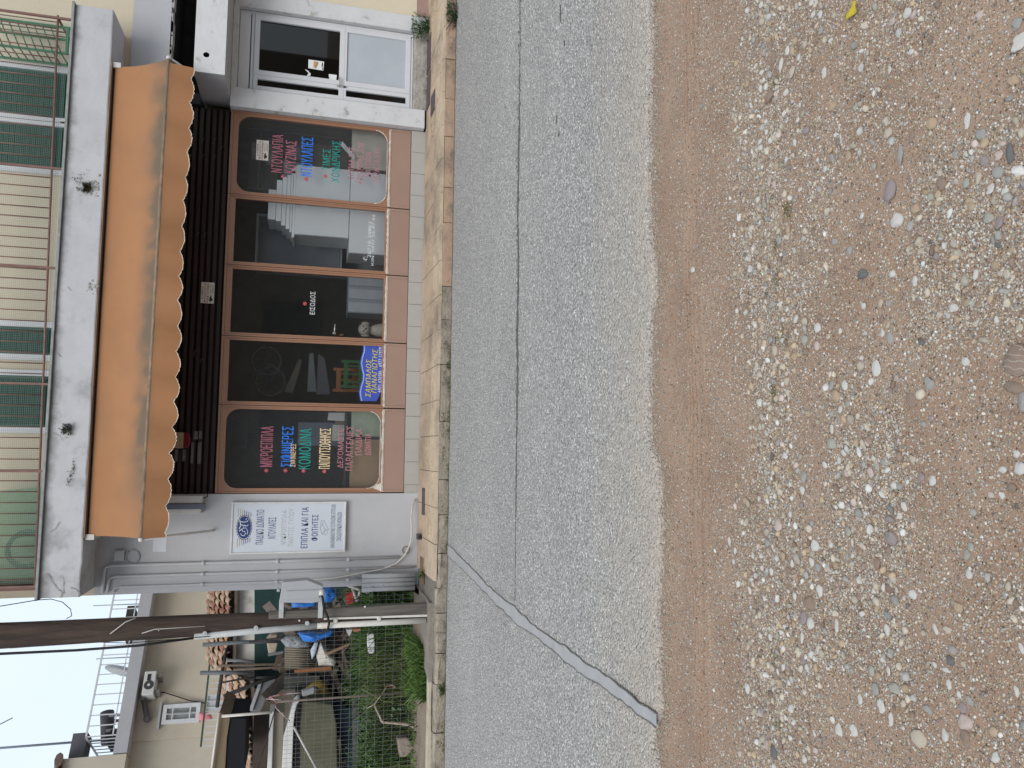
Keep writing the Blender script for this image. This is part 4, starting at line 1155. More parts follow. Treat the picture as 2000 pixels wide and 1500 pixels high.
# soot gathers on the canvas just above the front bar
src = b.inputs['Base Color'].links[0].from_socket
at_ = N(t, 'ShaderNodeAttribute', attribute_name='grav')
mx = N(t, 'ShaderNodeMix', data_type='RGBA'); mx.inputs[7].default_value = (0.12, 0.10, 0.075, 1)
t.links.new(at_.outputs['Fac'], mx.inputs[0]); t.links.new(src, mx.inputs[6]); t.links.new(mx.outputs[2], b.inputs['Base Color'])
AX0, AX1 = -0.955, 4.42
RYY, RZZ = 9.46, 3.885
BYY, BZL, BZR = 9.10, 3.288, 3.255
aw = thing('awning', 'orange canvas awning with a grimy scalloped front over the shop windows', 'awning', (1.75, 9.99, 3.85))
nxa, nva = 160, 22
ax = np.linspace(AX0, AX1, nxa)
F_, V_, G_ = [], [], []
for j in range(nva):
    t_ = j / (nva - 1)
    for x in ax:
        bz = lerp(BZL, BZR, (x - AX0) / (AX1 - AX0))
        sag = math.sin(math.pi * t_ ** .8) * 0.055
        wr = (fbm(np.array([x * 1.1]), np.array([t_ * 1.1 + 9]), 3)[0] - .5) * 0.03 * math.sin(math.pi * t_)
        y, z = lerp(RYY, BYY, t_), lerp(RZZ, bz, t_)
        # a crease that runs slantwise across the middle
        cr = math.exp(-((x - (2.03 - 0.10 * t_)) / .035) ** 2) * .010 * math.sin(math.pi * min(1, t_ * 1.1))
        V_.append((x, y + (sag + wr) * 0.85 - cr, z - (sag + wr) * .5))
        gf = np.clip((t_ - .55) / .40, 0, 1) ** 1.3 * (0.30 + 1.15 * np.clip(fbm(np.array([x * 7]), np.array([t_ * 3]), 4)[0] * 1.9 - .45, 0, 1)) * np.clip((x + 0.75) / .9, .15, 1)
        st = math.exp(-(((x - .15) / .085) ** 2 + ((t_ - .86) / .085) ** 2) ** 2) * .40
        G_.append(min(.9, gf + st + .10 * t_ + .22 * np.clip(fbm(np.array([x * 2.3 + 3]), np.array([t_ * 2.1 + 5]), 5)[0] * 2.6 - 1.25, 0, 1)))
i = np.arange(nxa * nva).reshape(nva, nxa)
q = np.stack([i[:-1, :-1].ravel(), i[1:, :-1].ravel(), i[1:, 1:].ravel(), i[:-1, 1:].ravel()], 1)
fo = np_mesh('canvas', np.array(V_) - np.array(aw.location), q, aw_c, fattr=np.array(G_)); fo.parent = aw
# valance, scalloped and frayed
V_, G_ = [], []
nvv = 9
axx = np.linspace(AX0, AX1 - .05, 520)
per = 0.285
for j in range(nvv):
    t_ = j / (nvv - 1)
    for x in axx:
        bz = lerp(BZL, BZR, (x - AX0) / (AX1 - AX0))
        s_ = abs(math.sin(math.pi * (x - AX0 - .05) / per + .5 * (fbm(np.array([x * .9]), np.array([6.]), 2)[0] - .5))) ** 0.8 * (.55 + .8 * fbm(np.array([x * 1.6]), np.array([8.]), 2)[0])
        fr = (RNG.random() - .5) * .012 * (t_ == 1) * (1.0 if (x > 3.2 or x < .2) else .5)
        L = 0.222 + 0.046 * s_ + fr + .012 * math.sin(x * 2.1)
        ph = 2 * math.pi * (x - AX0) / per
        yb = BYY - .016 + t_ * (.055 + .020 * math.sin(ph * .5 + 1.3) + .09 * (fbm(np.array([x * 1.7]), np.array([2.2]), 3)[0] - .5))
        V_.append((x, yb, bz - .008 - L * t_))
        G_.append(0.5 * math.exp(-(t_ / .10) ** 2) * np.clip(fbm(np.array([x * 5]), np.array([3.3]), 3)[0] * 2 - .4, 0, 1))
n_ = len(axx)
i = np.arange(n_ * nvv).reshape(nvv, n_)
q = np.stack([i[:-1, :-1].ravel(), i[1:, :-1].ravel(), i[1:, 1:].ravel(), i[:-1, 1:].ravel()], 1)
vo_ = np_mesh('valance', np.array(V_) - np.array(aw.location), q, aw_c, fattr=np.array(G_)); vo_.parent = aw
bot = np.array(V_).reshape(nvv, n_, 3)[-1]
mb = MB(); mb.grid([[(p[0], p[1] - .002, p[2] + .003) for p in bot], [(p[0], p[1] - .003, p[2] - RNG.uniform(.001, .008)) for p in bot]][::-1], 0, False)
mb.build('valance_trim', mat('frayed_white_trim', (0.62, 0.55, 0.47), (.5, .4, .3), scale=40, rough=.9), aw)
bar_m = mat('awning_bar', (0.30, 0.20, 0.125), (0.12, 0.10, 0.08), scale=9, rough=.6, stretch=(1, 6, 6))
wht_tube = mat('white_tube', (0.55, 0.54, 0.53), (.48, .46, .44), scale=7, rough=.5)
mb = MB(); mb.tube([(AX0 - .01, BYY, BZL), (AX1 + .01, BYY, BZR)], .021, 10); mb.build('front_bar', bar_m, aw)
mb = MB(); mb.tube([(AX0 - .02, RYY + .05, RZZ - .01), (AX1 + .01, RYY + .05, RZZ - .01)], .035, 12); mb.build('roller', mat('roller_grey', (0.10, 0.09, 0.085), rough=.6), aw)
mb = MB(); mb.box(AX0 - .02, AX1 + .02, RYY - .05, RYY + .12, RZZ + .028, RZZ + .0395); mb.build('hood', mat('brown_hood', (0.27, 0.18, 0.12), (.2, .14, .1), scale=6, rough=.6), aw)
for (x, zb, zp) in ((AX0 - .012, BZL, 2.655), (AX1 + .014, BZR, 2.69)):
    mb = MB(); mb.tube([(x, BYY, zb), (x, FY - .06, zp + .02), (x, FY - .004, zp)], .015, 8); mb.ball((x, BYY, zb), .028, 0, 8); mb.build('arm', wht_tube, aw)
    mb = MB(); mb.box(x - .03, x + .03, RYY - .02, 9.7, RZZ - .06, RZZ + .026); mb.build('bracket', wht_tube, aw)

# ---- white hanging sign on the wall
sg = thing('wall_sign', 'tall white furniture sign with navy lettering on the grey wall', 'sign', (-0.94, FY - .03, 1.1))
sX0, sX1, sZ0, sZ1 = -1.255, -0.632, 1.095, 2.455
sgw = mat('sign_white', (0.53, 0.565, 0.62), (0.50, 0.535, 0.59), scale=2, rough=.35, spec=.5)
mb = MB(); mb.box(sX0 + .012, sX1 - .012, FY - .05, FY - .004, sZ0 + .012, sZ1 - .012); mb.build('face', sgw, sg)
mb = MB(); mb.frame(sX0, sX1, sZ0, sZ1, sX0 + .02, sX1 - .02, sZ0 + .022, sZ1 - .022, FY - .062, FY - .002); mb.build('frame', mat('sign_frame', (0.60, 0.60, 0.61), (.5, .49, .48), scale=8, rough=.45), sg, bevel=.004)
SYL = FY - .0515
qs = lambda zx, zy: (450 + zx / 8.0, 970 + zy / 8.0)
navy = mat('navy_lettering', (0.02, 0.045, 0.16), (.025, .05, .18), rough=.5)
blk = mat('dark_lettering', (0.035, 0.045, 0.09), rough=.5)
fad = mat('faded_lettering', (0.30, 0.29, 0.31), (0.46, 0.48, 0.53), scale=50, rough=.5)
def sl_(body, a, b2, l, r_, m, bold=.006):
    x0, y0 = qs(a, l); x1, y1 = qs(b2, r_)
    lett(sg, body, x0, x1, y0, y1, m, bold, 0, SYL)
sl_('ΠΑΙΔΙΚΟ ΔΩΜΑΤΙΟ', 402, 522, 745, 205, navy, .004); sl_('ΝΤΟΥΛΑΠΕΣ', 592, 712, 655, 322, navy, .004)
sl_('ΜΙΚΡΟΕΠΙΠΛΑ', 795, 875, 745, 215, fad, -.012); sl_('ΠΑΝΤΟΣ ΤΥΠΟΥ', 905, 990, 775, 185, fad, -.012)
sl_('ΕΠΙΠΛΑ ΚΑΙ ΓΙΑ', 1108, 1212, 805, 165, navy, .012); sl_('ΦΟΙΤΗΤΕΣ', 1268, 1372, 690, 280, navy, .016)
sl_('ΑΝΑΛΑΜΒΑΝΟΥΜΕ ΕΞΟΠΛΙΣΜΟ ΕΠΙΠΛΩΝ', 1568, 1636, 800, 125, blk, 0); sl_('ΞΕΝΟΔΟΧΕΙΑΚΩΝ ΜΟΝΑΔΩΝ', 1664, 1736, 695, 245, blk, 0)
c = at(*qs(215, 480), SYL); rw, rh = 0.152, 0.090
gold = mat('dull_gold_print', (0.38, 0.31, 0.20), rough=.5)
mb = MB()
for k in range(7):
    zz = c[2] + rh * .8 - k * rh * 1.6 / 6
    ext = .255 - .010 * k
    for s_ in (-1, 1):
        xa, xb = sorted((c[0] + s_ * rw * .85, c[0] + s_ * (ext - .02)))
        mb.box(xa, xb, SYL, SYL + .001, zz - .0035, zz + .0035, 1 if k < 3 else 0)
disc_pts = [(c[0] + rw * (1 + .035 * math.cos(26 * a)) * math.cos(a), SYL - .001, c[2] + rh * (1 + .05 * math.cos(26 * a)) * math.sin(a)) for a in np.linspace(0, 2 * math.pi, 157)[:-1]]
mb.poly(disc_pts, 2)
disc(mb, (c[0], SYL - .0016, c[2]), rw * .93, 3, 40, rh * .92); disc(mb, (c[0], SYL - .0022, c[2]), rw * .90, 0, 40, rh * .89)
mb.build('emblem', [navy, gold, mat('emblem_rim', (0.12, 0.09, 0.10), rough=.5), whit], sg)
mb = MB()
def squig(pts, r): mb.tube([(c[0] + a * rw, SYL - .003, c[2] + b_ * rh) for a, b_ in pts], r, 5)
squig([(-.45, .42), (-.62, .30), (-.66, -.02), (-.5, -.22), (-.3, -.10), (-.32, .18), (-.1, .30)], .0045)
squig([(-.28, .62), (-.12, .25), (-.02, -.2), (-.3, -.5), (-.55, -.42)], .004)
squig([(-.05, .05), (.12, .15), (.20, -.02), (.05, -.14)], .003)
squig([(-.12, .62), (.15, .45), (.40, .52), (.62, .62)], .005)
squig([(.22, .48), (.18, .05), (.10, -.35), (.22, -.55)], .0045)
squig([(.46, .52), (.42, .0), (.46, -.42), (.66, -.52), (.72, -.25), (.58, -.2)], .0045)
mb.build('monogram', whit, sg)
mb = MB()
bedp = lambda zx, zy: at(*qs(zx, zy), SYL)
for (a, b2) in (((1400, 480), (1430, 585)), ((1430, 585), (1500, 590)), ((1400, 480), (1425, 370)), ((1425, 370), (1465, 375)), ((1465, 375), (1530, 510)), ((1530, 510), (1500, 590)), ((1430, 585), (1480, 520)), ((1480, 520), (1530, 510)), ((1440, 420), (1480, 520)), ((1420, 470), (1440, 420)), ((1440, 420), (1460, 400)), ((1455, 575), (1495, 525))):
    A_, B_ = bedp(*a), bedp(*b2)
    mb.tube([(A_[0], SYL, A_[2]), (B_[0], SYL, B_[2])], .0016, 4)
mb.build('bed_drawing', mat('grey_print', (0.25, 0.27, 0.31), rough=.5), sg)

# ---- alarm siren, lamp housing, junction box, pipes, cable
p = at(352, 860, FY - .02)
al = thing('alarm_siren', 'beige alarm siren box with a red lens under the awning', 'alarm', (p[0], FY + .03, p[2]))
w_ = .095
mb = MB(); mb.prism([(p[0] - w_, FY - .055, p[2] + .20), (p[0] + w_, FY - .055, p[2] + .20), (p[0] + w_, FY - .055, p[2] - .04), (p[0] - w_, FY - .055, p[2] - .04)], (0, .085, 0)); mb.build('housing', mat('beige_plastic', (0.34, 0.26, 0.17), (.31, .235, .155), rough=.5), al, bevel=.008)
mb = MB(); mb.prism([(p[0] - w_ + .005, FY - .05, p[2] - .042), (p[0] + w_ - .005, FY - .05, p[2] - .042), (p[0] + w_ - .008, FY - .05, p[2] - .10), (p[0], FY - .05, p[2] - .118), (p[0] - w_ + .008, FY - .05, p[2] - .10)], (0, .07, 0)); mb.build('lens', mat('red_lens', (0.17, 0.012, 0.016), rough=.25, spec=.6), al, bevel=.006)
p0, p1 = at(398, 1003, FY - .1), at(330, 968, FY - .1)
lp = thing('wall_lamp', 'white and grey emergency lamp box on the wall half behind the awning', 'lamp', ((p0[0] + p1[0]) / 2, FY - .01, p0[2]))
xm = lerp(p0[0], p1[0], .42)
mb = MB(); mb.prism([(p0[0], FY - .002, p0[2] + .03), (p0[0], FY - .13, p0[2] + .03), (p0[0], FY - .13, p1[2] + .12), (p0[0], FY - .002, p1[2] + .12)], (xm - p0[0] - .03, 0, 0)); mb.prism([(xm + .03, FY - .002, p0[2] + .02), (xm + .03, FY - .13, p0[2] + .02), (xm + .03, FY - .13, p1[2] + .12), (xm + .03, FY - .002, p1[2] + .12)], (p1[0] - xm - .03, 0, 0)); mb.build('housing', wht_tube, lp, bevel=.008)
mb = MB(); mb.box(xm - .028, xm + .028, FY - .15, FY - .01, p0[2], p1[2] + .12); mb.box(xm - .03, xm + .03, FY - .16, FY - .06, p0[2] - .012, p0[2] + .06); mb.build('lamp_tube', mat('slate_plastic', (0.13, 0.15, 0.19), rough=.4), lp)
mb = MB(); mb.tube([(p1[0] - .04, FY - .02, p0[2] + .03), (p1[0] - .02, FY - .02, p0[2] - .02), (p1[0] + .04, FY - .015, p0[2] - .03), (-.50, FY - .004, p0[2] - .03)], .006, 6); mb.build('cable', black_p, lp)
p = at(234, 1084, FY)
jb = thing('junction_box', 'small grey junction box with a loose cable loop under the balcony', 'junction box', (p[0], FY - .01, p[2]))
mb = MB(); mb.box(p[0] - .06, p[0] + .06, FY - .05, FY - .002, p[2] - .055, p[2] + .055); mb.box(p[0] - .05, p[0] + .05, FY - .056, FY - .0505, p[2] - .045, p[2] + .045); mb.build('box', wall_w, jb, bevel=.006)
mb = MB()
for rr in (.085, .075):
    cc = at(258, 1088, FY - .02)
    mb.tube([(cc[0] + rr * math.cos(a), FY - .016 - .004 * math.sin(3 * a), cc[2] + rr * math.sin(a) * .9) for a in np.linspace(0.6, 6.6, 30)], .005, 5)
mb.build('cable_loop', wall_w, jb)
pm = mat('painted_pipe', (0.45, 0.45, 0.47), (.41, .41, .43), scale=5, rough=.6, dirt=(.34, .28, .23), dscale=4, dlo=.6, dhi=.8)
lower = mat('rust_streak', (0.28, 0.2, 0.15), (.4, .34, .3), rough=.9)
for (xa, zb_, nm, lab) in ((-1.352, .42, 0, 'painted wall pipe nearest the white sign, of the three'), (-1.478, .22, 1, 'painted wall pipe between the other two on the grey wall'), (-1.60, .75, 2, 'painted wall pipe at the very corner of the grey wall')):
    zt_ = 3.80 - .05 * nm
    pts = [(-1.655, FY - .03, zt_ + .03), (xa - .05, FY - .03, zt_ + .02), (xa - .012, FY - .03, zt_ - .0), (xa, FY - .03, zt_ - .05), (xa, FY - .03, 2.0), (xa + .01, FY - .03, zb_)]
    pp = thing('wall_pipe', lab, 'pipe', (xa, FY - .02, zb_), 'painted pipes on the wall')
    mb = MB(); mb.tube(pts, .019 - .003 * nm, 8); mb.build('pipe', pm, pp)
    for zc in (1.05, 1.9, 2.75):
        if zc > zb_ + .1:
            mb = MB(); mb.tube([(xa, FY - .03, zc - .02), (xa, FY - .03, zc + .02)], .026 - .003 * nm, 8); mb.box(xa - .012, xa + .012, FY - .05, FY - .002, zc - .008, zc + .008); mb.build('clamp', pm, pp)
mb = MB()
pts = [at(x_, y_, yy) for x_, y_, yy in ((811, 975, 9.97), (805, 990, 9.9), (803, 1010, 9.86), (804, 1035, 9.85), (803, 1055, 9.86), (797, 1072, 9.9), (790, 1085, 9.94), (775, 1100, 9.96), (745, 1112, 9.965), (710, 1118, 9.967), (660, 1128, 9.968), (600, 1134, 9.968))]
P2 = []
for a, b2 in zip(pts[:-1], pts[1:]):
    for t_ in np.linspace(0, 1, 4)[:-1]: P2.append(lerp(a, b2, t_))
P2.append(pts[-1])
mb.tube(P2, .011, 7)
cb = mb.build('ground_cable', mat('white_cable', (0.55, 0.53, 0.50), (.45, .42, .38), scale=10, rough=.5), org=tuple(pts[3])); tag(cb, 'white cable that loops along the foot of the wall and climbs it', 'cable')
p = at(790, 1075, 9.96)
mb = MB()
mb.tube([(p[0] + .045 * math.cos(a), FY - .02, p[2] - .02 + .045 * math.sin(a)) for a in np.linspace(0, 6.28, 20)], .006, 5)
cr_ = mb.build('cable_ring', mat('rusty_ring', (.24, .17, .12), rough=.8), org=tuple(p)); tag(cr_, 'small ring of cable against the rust-stained foot of the wall', 'cable ring')
p = atz(821, 1048, .19)
bx = thing('drain_stub', 'small black drain stub by the foot of the wall', 'drain pipe', (p[0], p[1], .17))
mb = MB(); mb.box(p[0] - .035, p[0] + .035, p[1] - .04, p[1] + .05, .16, .235); mb.build('body', iron, bx, bevel=.006); mb = MB(); mb.tube([(p[0], p[1] - .04, .20), (p[0], p[1] - .055, .20)], .024, 10); mb.build('cap', dark_m, bx)
mb = MB(); p0 = at(298, 1078, FY - .004); p1 = at(326, 1048, FY - .004)
mb.box(p0[0], p1[0], FY - .003, FY - .0005, p1[2], p0[2]); ob = mb.build('painted_patch', mat('fresh_paint', (.60, .61, .66), rough=.8), shop)

# ---- balcony things
p = at(60, 1072, 9.75)
hs = thing('hose_coil', 'coil of pale green garden hose on the balcony floor', 'hose', (p[0], 9.75, 4.35))
mb = MB()
pts = []
for a in np.linspace(0, 2 * math.pi * 7, 180):
    r_ = .17 + .018 * math.sin(a * 1.7) + .004 * a / 6
    pts.append((p[0] + r_ * math.cos(a) * 1.0, 9.62 + .012 * math.sin(a * .9) + a * .003, 4.55 + r_ * math.sin(a)))
mb.tube(pts, .010, 6); mb.build('hose', mat('green_hose', (0.16, 0.26, 0.21), (.22, .33, .27), scale=8, rough=.4), hs)
gn = thing('green_netting', 'bright green shade netting behind the balcony bars beside the hose coil', 'netting', (-1.1, 9.6, 4.36))
mb = MB()
mb.grid([[(x, 9.56 + .03 * math.sin(x * 17 + z * 2), z) for x in np.linspace(-1.46, -.42 - .10 * (z - 4.36), 26)] for z in np.linspace(4.37, 5.2, 10)], 0, True)
gnm = mat('green_net', (0.10, 0.24, 0.13), (.14, .30, .18), scale=14, rough=.9)
mb.build('net', glass('green_mesh', tint=(.55, .75, .6), film=.38, filmc=(.22, .34, .25)), gn)
dr = thing('drying_rack', 'green folding laundry rack at the balcony end above the white door', 'drying rack', (4.75, 9.72, 4.35))
gr = mat('green_rack_paint', (0.03, 0.16, 0.075), (.04, .2, .1), rough=.5)
for yy in (9.58, 9.88):
    mb = MB(); mb.box(4.55, 4.575, yy, yy + .02, 4.36, 5.25); mb.box(4.86, 4.885, yy, yy + .02, 4.36, 5.25); mb.box(4.55, 4.885, yy + .0005, yy + .0195, 4.42, 4.45)
    mb.build('side_frame', gr, dr)
first = None
for k in range(9):
    if first is None:
        mb = MB(); mb.tube([(4.565, 9.57, 4.50), (4.565, 9.91, 4.50)], .008, 6); mb.tube([(4.575, 9.585, 4.50), (4.86, 9.585, 4.62)], .008, 6); first = mb.build('bar', gr, dr)
    else:
        copy_of(first, dr, (0, 0, .085 * k))

# ================================================================== INSIDE THE SHOP
cab_w = mat('white_laminate', (0.80, 0.83, 0.86), (0.77, 0.80, 0.83), rough=.4)
cab_g = mat('grey_laminate', (0.30, 0.34, 0.38), (.27, .31, .35), rough=.5)
def rect(px0, px1, yl, yr, Y):
    """photo box (top, bottom, left, right) at depth Y -> X0, X1, Z0, Z1"""
    ym, xm = (yl + yr) / 2, (px0 + px1) / 2
    return at(xm, yl, Y)[0], at(xm, yr, Y)[0], at(px1, ym, Y)[2], at(px0, ym, Y)[2]
Yc = 10.34
x0, x1, z0, z1 = rect(577, 683, 462, 327, Yc)
cb1 = thing('kitchen_cabinet', 'white upper cabinet of the pair in the shop, boards stacked on it', 'cabinet', ((x0 + x1) / 2, Yc, .36), 'white cabinets in the shop window')
mb = MB(); mb.box(x0, x1, Yc, Yc + .55, z0, z1); mb.build('body', cab_w, cb1, bevel=.004)
xm = lerp(x0, x1, .48)
for a, b2 in ((x0, xm - .003), (xm + .003, x1)):
    mb = MB(); mb.box(a + .004, b2 - .004, Yc - .02, Yc - .001, z0 + .006, z1 - .006); mb.build('door', cab_w, cb1, bevel=.003)
lx0, lx1, lz0, lz1 = rect(685, 760, 497, 338, Yc - .02)
lz0 = .36
cb2 = thing('kitchen_cabinet', 'white lower cabinet that carries the other cabinet in the shop', 'cabinet', ((lx0 + lx1) / 2, Yc, .36), 'white cabinets in the shop window')
mb = MB(); mb.box(lx0, lx1, Yc - .02, Yc + .56, lz0, z0 - .004); mb.build('body', cab_w, cb2, bevel=.004)
xm = lerp(lx0, lx1, .62)
for a, b2 in ((lx0, xm - .003), (xm + .003, lx1)):
    mb = MB(); mb.box(a + .004, b2 - .004, Yc - .04, Yc - .021, lz0 + .02, z0 - .012); mb.build('door', cab_w, cb2, bevel=.003)
sb0 = thing('board_stack', 'stack of white boards of uneven length on the white cabinet', 'boards', ((x0 + x1) / 2, Yc + .2, z1))
zz = z1 + .002
for (yl, yr, h) in ((462, 322, .035), (452, 328, .030), (446, 340, .05), (440, 345, .06), (432, 352, .07), (430, 372, .10)):
    a, b2 = at(560, yl, Yc)[0], at(560, yr, Yc)[0]
    mb = MB(); mb.box(a, b2, Yc + .02, Yc + .5, zz, zz + h - .004); mb.build('board', cab_w, sb0, bevel=.002); zz += h
x0, x1, z0, z1 = rect(500, 700, 478, 425, 11.0)
t_ = thing('tall_unit', 'grey carcass of a unit standing behind the white cabinets', 'cabinet', (x0, 11.1, .36))
mb = MB(); mb.frame(x0 - .35, x1, .36, z1, x0 - .32, x1 - .03, .40, z1 - .03, 11.0, 11.5); mb.box(x0 - .32, x1 - .03, 11.47, 11.49, .40, z1 - .03); mb.box(x0 - .32, x1 - .03, 11.02, 11.46, 1.2, 1.22); mb.build('carcass', cab_g, t_)
x0, x1, z0, z1 = rect(680, 757, 612, 535, 10.55)
t_ = thing('drawer_chest', 'pale grey drawer chest seen through the shop door', 'drawers', ((x0 + x1) / 2, 10.7, .36), None)
mb = MB(); mb.box(x0, x1, 10.56, 11.0, .36, z1); mb.build('body', cab_g, t_)
for k in range(3):
    a, b2 = lerp(x0, x1, k / 3), lerp(x0, x1, (k + 1) / 3)
    mb = MB(); mb.box(a + .01, b2 - .04, 10.535, 10.559, .40, z1 - .01); mb.build('drawer', mat('pale_grey_laminate', (.42, .46, .50), rough=.5), t_)
x0, x1, z0, z1 = rect(687, 760, 330, 246, 10.22)
bm = MB(); bm.hexa([(x0, 10.2, .36), (x1, 10.2, .36), (x1, 10.22, .36), (x0, 10.22, .36), (x0, 10.26, z1), (x1, 10.26, z1), (x1, 10.28, z1), (x0, 10.28, z1)])
o = bm.build('cream_board', mat('cream_board', (.55, .53, .45), rough=.6), org=(x0, 10.2, .36)); tag(o, 'cream board leaning inside the shop window next to the white door', 'board')
x0, x1, z0, z1 = rect(684, 757, 955, 800, 10.22)
bm = MB(); bm.box(x0, lerp(x0, x1, .62), 10.20, 10.22, .36, z1)
o = bm.build('plywood_board', mat('plywood', (.42, .29, .17), (.38, .26, .15), rough=.6), org=(x0, 10.2, .36)); tag(o, 'plywood sheet leaning inside the shop window next to the wall sign', 'board')
bm = MB(); bm.box(lerp(x0, x1, .66), x1, 10.215, 10.235, .36, z1 - .005)
o = bm.build('pale_green_board', mat('pale_green_board', (.42, .50, .36), (.38, .46, .33), rough=.6), org=(x1, 10.2, .36)); tag(o, 'pale green board leaning beside the plywood sheet in the shop window', 'board')
x0, x1, z0, z1 = rect(672, 684, 950, 800, 10.35)
tb = thing('display_table', 'dark display table with papers behind the plywood sheet', 'table', ((x0 + x1) / 2, 10.5, .36))
mb = MB(); mb.box(x0, x1, 10.30, 10.9, z1 - .03, z1); mb.build('table_top', mat('dark_table', (.05, .045, .04), rough=.5), tb)
for a in (x0 + .02, x1 - .06):
    for yy in (10.32, 10.84):
        mb = MB(); mb.box(a, a + .04, yy, yy + .04, .36, z1 - .031); mb.build('leg', mat('dark_table', (.05, .045, .04)), tb)
tz = z1
for (pxa, pxb, yl, yr, lab, colr, cat) in ((648, 657, 862, 830, 'white envelope standing on the dark table', (.6, .58, .52), 'paper'), (640, 652, 822, 806, 'crumpled white paper on the dark table', (.62, .62, .6), 'paper'), (655, 682, 845, 800, 'brown wicker tray on the dark table', (.2, .15, .12), 'tray')):
    a, b2, c_, d_ = rect(pxa, pxb, yl, yr, 10.42)
    mb = MB(); mb.hexa([(a, 10.40, tz + .002), (b2, 10.40, tz + .002), (b2, 10.48, tz + .002), (a, 10.48, tz + .002), (a + .01, 10.44, d_), (b2, 10.44, d_ - .01), (b2, 10.46, d_ - .01), (a + .01, 10.46, d_)])
    o = mb.build('paper_scrap' if cat == 'paper' else 'wicker_tray', mat('scrap_%d' % pxa, colr, rough=.8), org=(a, 10.4, tz)); tag(o, lab, cat)
x0, x1, z0, z1 = rect(450, 484, 874, 818, 10.9)
tv = thing('television', 'black flat television high up in the window next to the wall sign', 'television', ((x0 + x1) / 2, 10.95, z0))
mb = MB(); mb.box(x0, x1, 10.9, 10.96, z0, z1); mb.build('case', mat('black_plastic', (.012, .012, .013), rough=.3), tv); mb = MB(); mb.box(x0 + .02, x1 - .02, 10.897, 10.8995, z0 + .02, z1 - .02); mb.build('screen', mat('tv_screen', (.01, .011, .012), rough=.12), tv)
mb = MB(); mb.box((x0 + x1) / 2 - .03, (x0 + x1) / 2 + .03, 10.962, 14.59, z0 + .1, z0 + .16); mb.build('wall_arm', black_p, tv)
mb = MB(); x0, x1, z0, z1 = rect(582, 620, 870, 825, 10.9)
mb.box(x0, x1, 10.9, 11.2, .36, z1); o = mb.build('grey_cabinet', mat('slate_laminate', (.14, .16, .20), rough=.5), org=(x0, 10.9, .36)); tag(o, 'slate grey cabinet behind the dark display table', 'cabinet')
bk = thing('bicycle', 'dark bicycle hung up in the gloom behind the blue sticker pane', 'bicycle', (.95, 11.4, .9))
for (px_, py_) in ((520, 705), (528, 745)):
    q_ = at(px_, py_, 11.4)
    mb = MB(); mb.tube([(q_[0] + .20 * math.cos(a), 11.4, q_[2] + .20 * math.sin(a)) for a in np.linspace(0, 6.283, 25)], .016, 6)
    for a in np.linspace(0, math.pi, 9)[:-1]: mb.tube([(q_[0] + .19 * math.cos(a), 11.4, q_[2] + .19 * math.sin(a)), (q_[0] - .19 * math.cos(a), 11.4, q_[2] - .19 * math.sin(a))], .003, 4)
    mb.build('wheel', mat('bicycle_grey', (.07, .075, .08), rough=.35), bk)
mb = MB(); A_, B_, C_ = at(520, 705, 11.4), at(528, 745, 11.4), at(545, 722, 11.4)
mb.tube([A_, C_, B_, A_], .016, 6); mb.build('frame', MATS['bicycle_grey'], bk)
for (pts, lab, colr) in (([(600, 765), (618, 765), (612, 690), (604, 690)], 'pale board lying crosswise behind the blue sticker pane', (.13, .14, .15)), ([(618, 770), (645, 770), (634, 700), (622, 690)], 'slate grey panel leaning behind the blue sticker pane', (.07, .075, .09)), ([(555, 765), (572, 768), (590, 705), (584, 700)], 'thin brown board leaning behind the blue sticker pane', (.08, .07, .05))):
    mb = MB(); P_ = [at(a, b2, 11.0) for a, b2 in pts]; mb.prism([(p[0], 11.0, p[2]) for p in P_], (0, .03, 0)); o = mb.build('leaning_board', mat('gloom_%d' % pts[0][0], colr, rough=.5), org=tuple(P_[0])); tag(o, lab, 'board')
def chair(lab, mcol, yl, yr, top, Y, rz):
    x0, x1, z0, z1 = rect(top, 745, yl, yr, Y)
    cxx = (x0 + x1) / 2; w = (x1 - x0) / 2
    t_ = thing('wooden_chair', lab, 'chair', (cxx, Y, .36), 'small wooden chairs in the shop')
    m = mat('chair_' + lab.split()[1], mcol, rough=.5)
    for sx_ in (-1, 1):
        mb = MB(); mb.box(cxx + sx_ * w - .02, cxx + sx_ * w + .02, Y + .3, Y + .335, .36, z1); mb.build('leg', m, t_)
        mb = MB(); mb.box(cxx + sx_ * w - .02, cxx + sx_ * w + .02, Y - .02, Y + .02, .36, .36 + (z1 - .36) * .5); mb.build('leg', m, t_)
    mb = MB(); mb.box(cxx - w - .01, cxx + w + .01, Y - .03, Y + .34, .36 + (z1 - .36) * .5, .36 + (z1 - .36) * .5 + .025); mb.build('seat', m, t_)
    for fz in (.68, .92):
        zz = .36 + (z1 - .36) * fz
        mb = MB(); mb.box(cxx - w + .021, cxx + w - .021, Y + .305, Y + .33, zz - .03, zz + .03); mb.build('backrest_rail', m, t_)
    for k in range(3):
        xx = lerp(cxx - w + .06, cxx + w - .06, k / 2)
        mb = MB(); mb.box(xx - .012, xx + .012, Y + .31, Y + .325, .36 + (z1 - .36) * .55, .36 + (z1 - .36) * .88); mb.build('backrest_spindle', m, t_)
    return t_
chair('small orange wooden chair behind the blue sticker', (.30, .11, .03), 760, 718, 652, 10.55, 0)
chair('small green wooden chair in front of the orange one', (.03, .13, .035), 752, 702, 668, 10.30, 0)
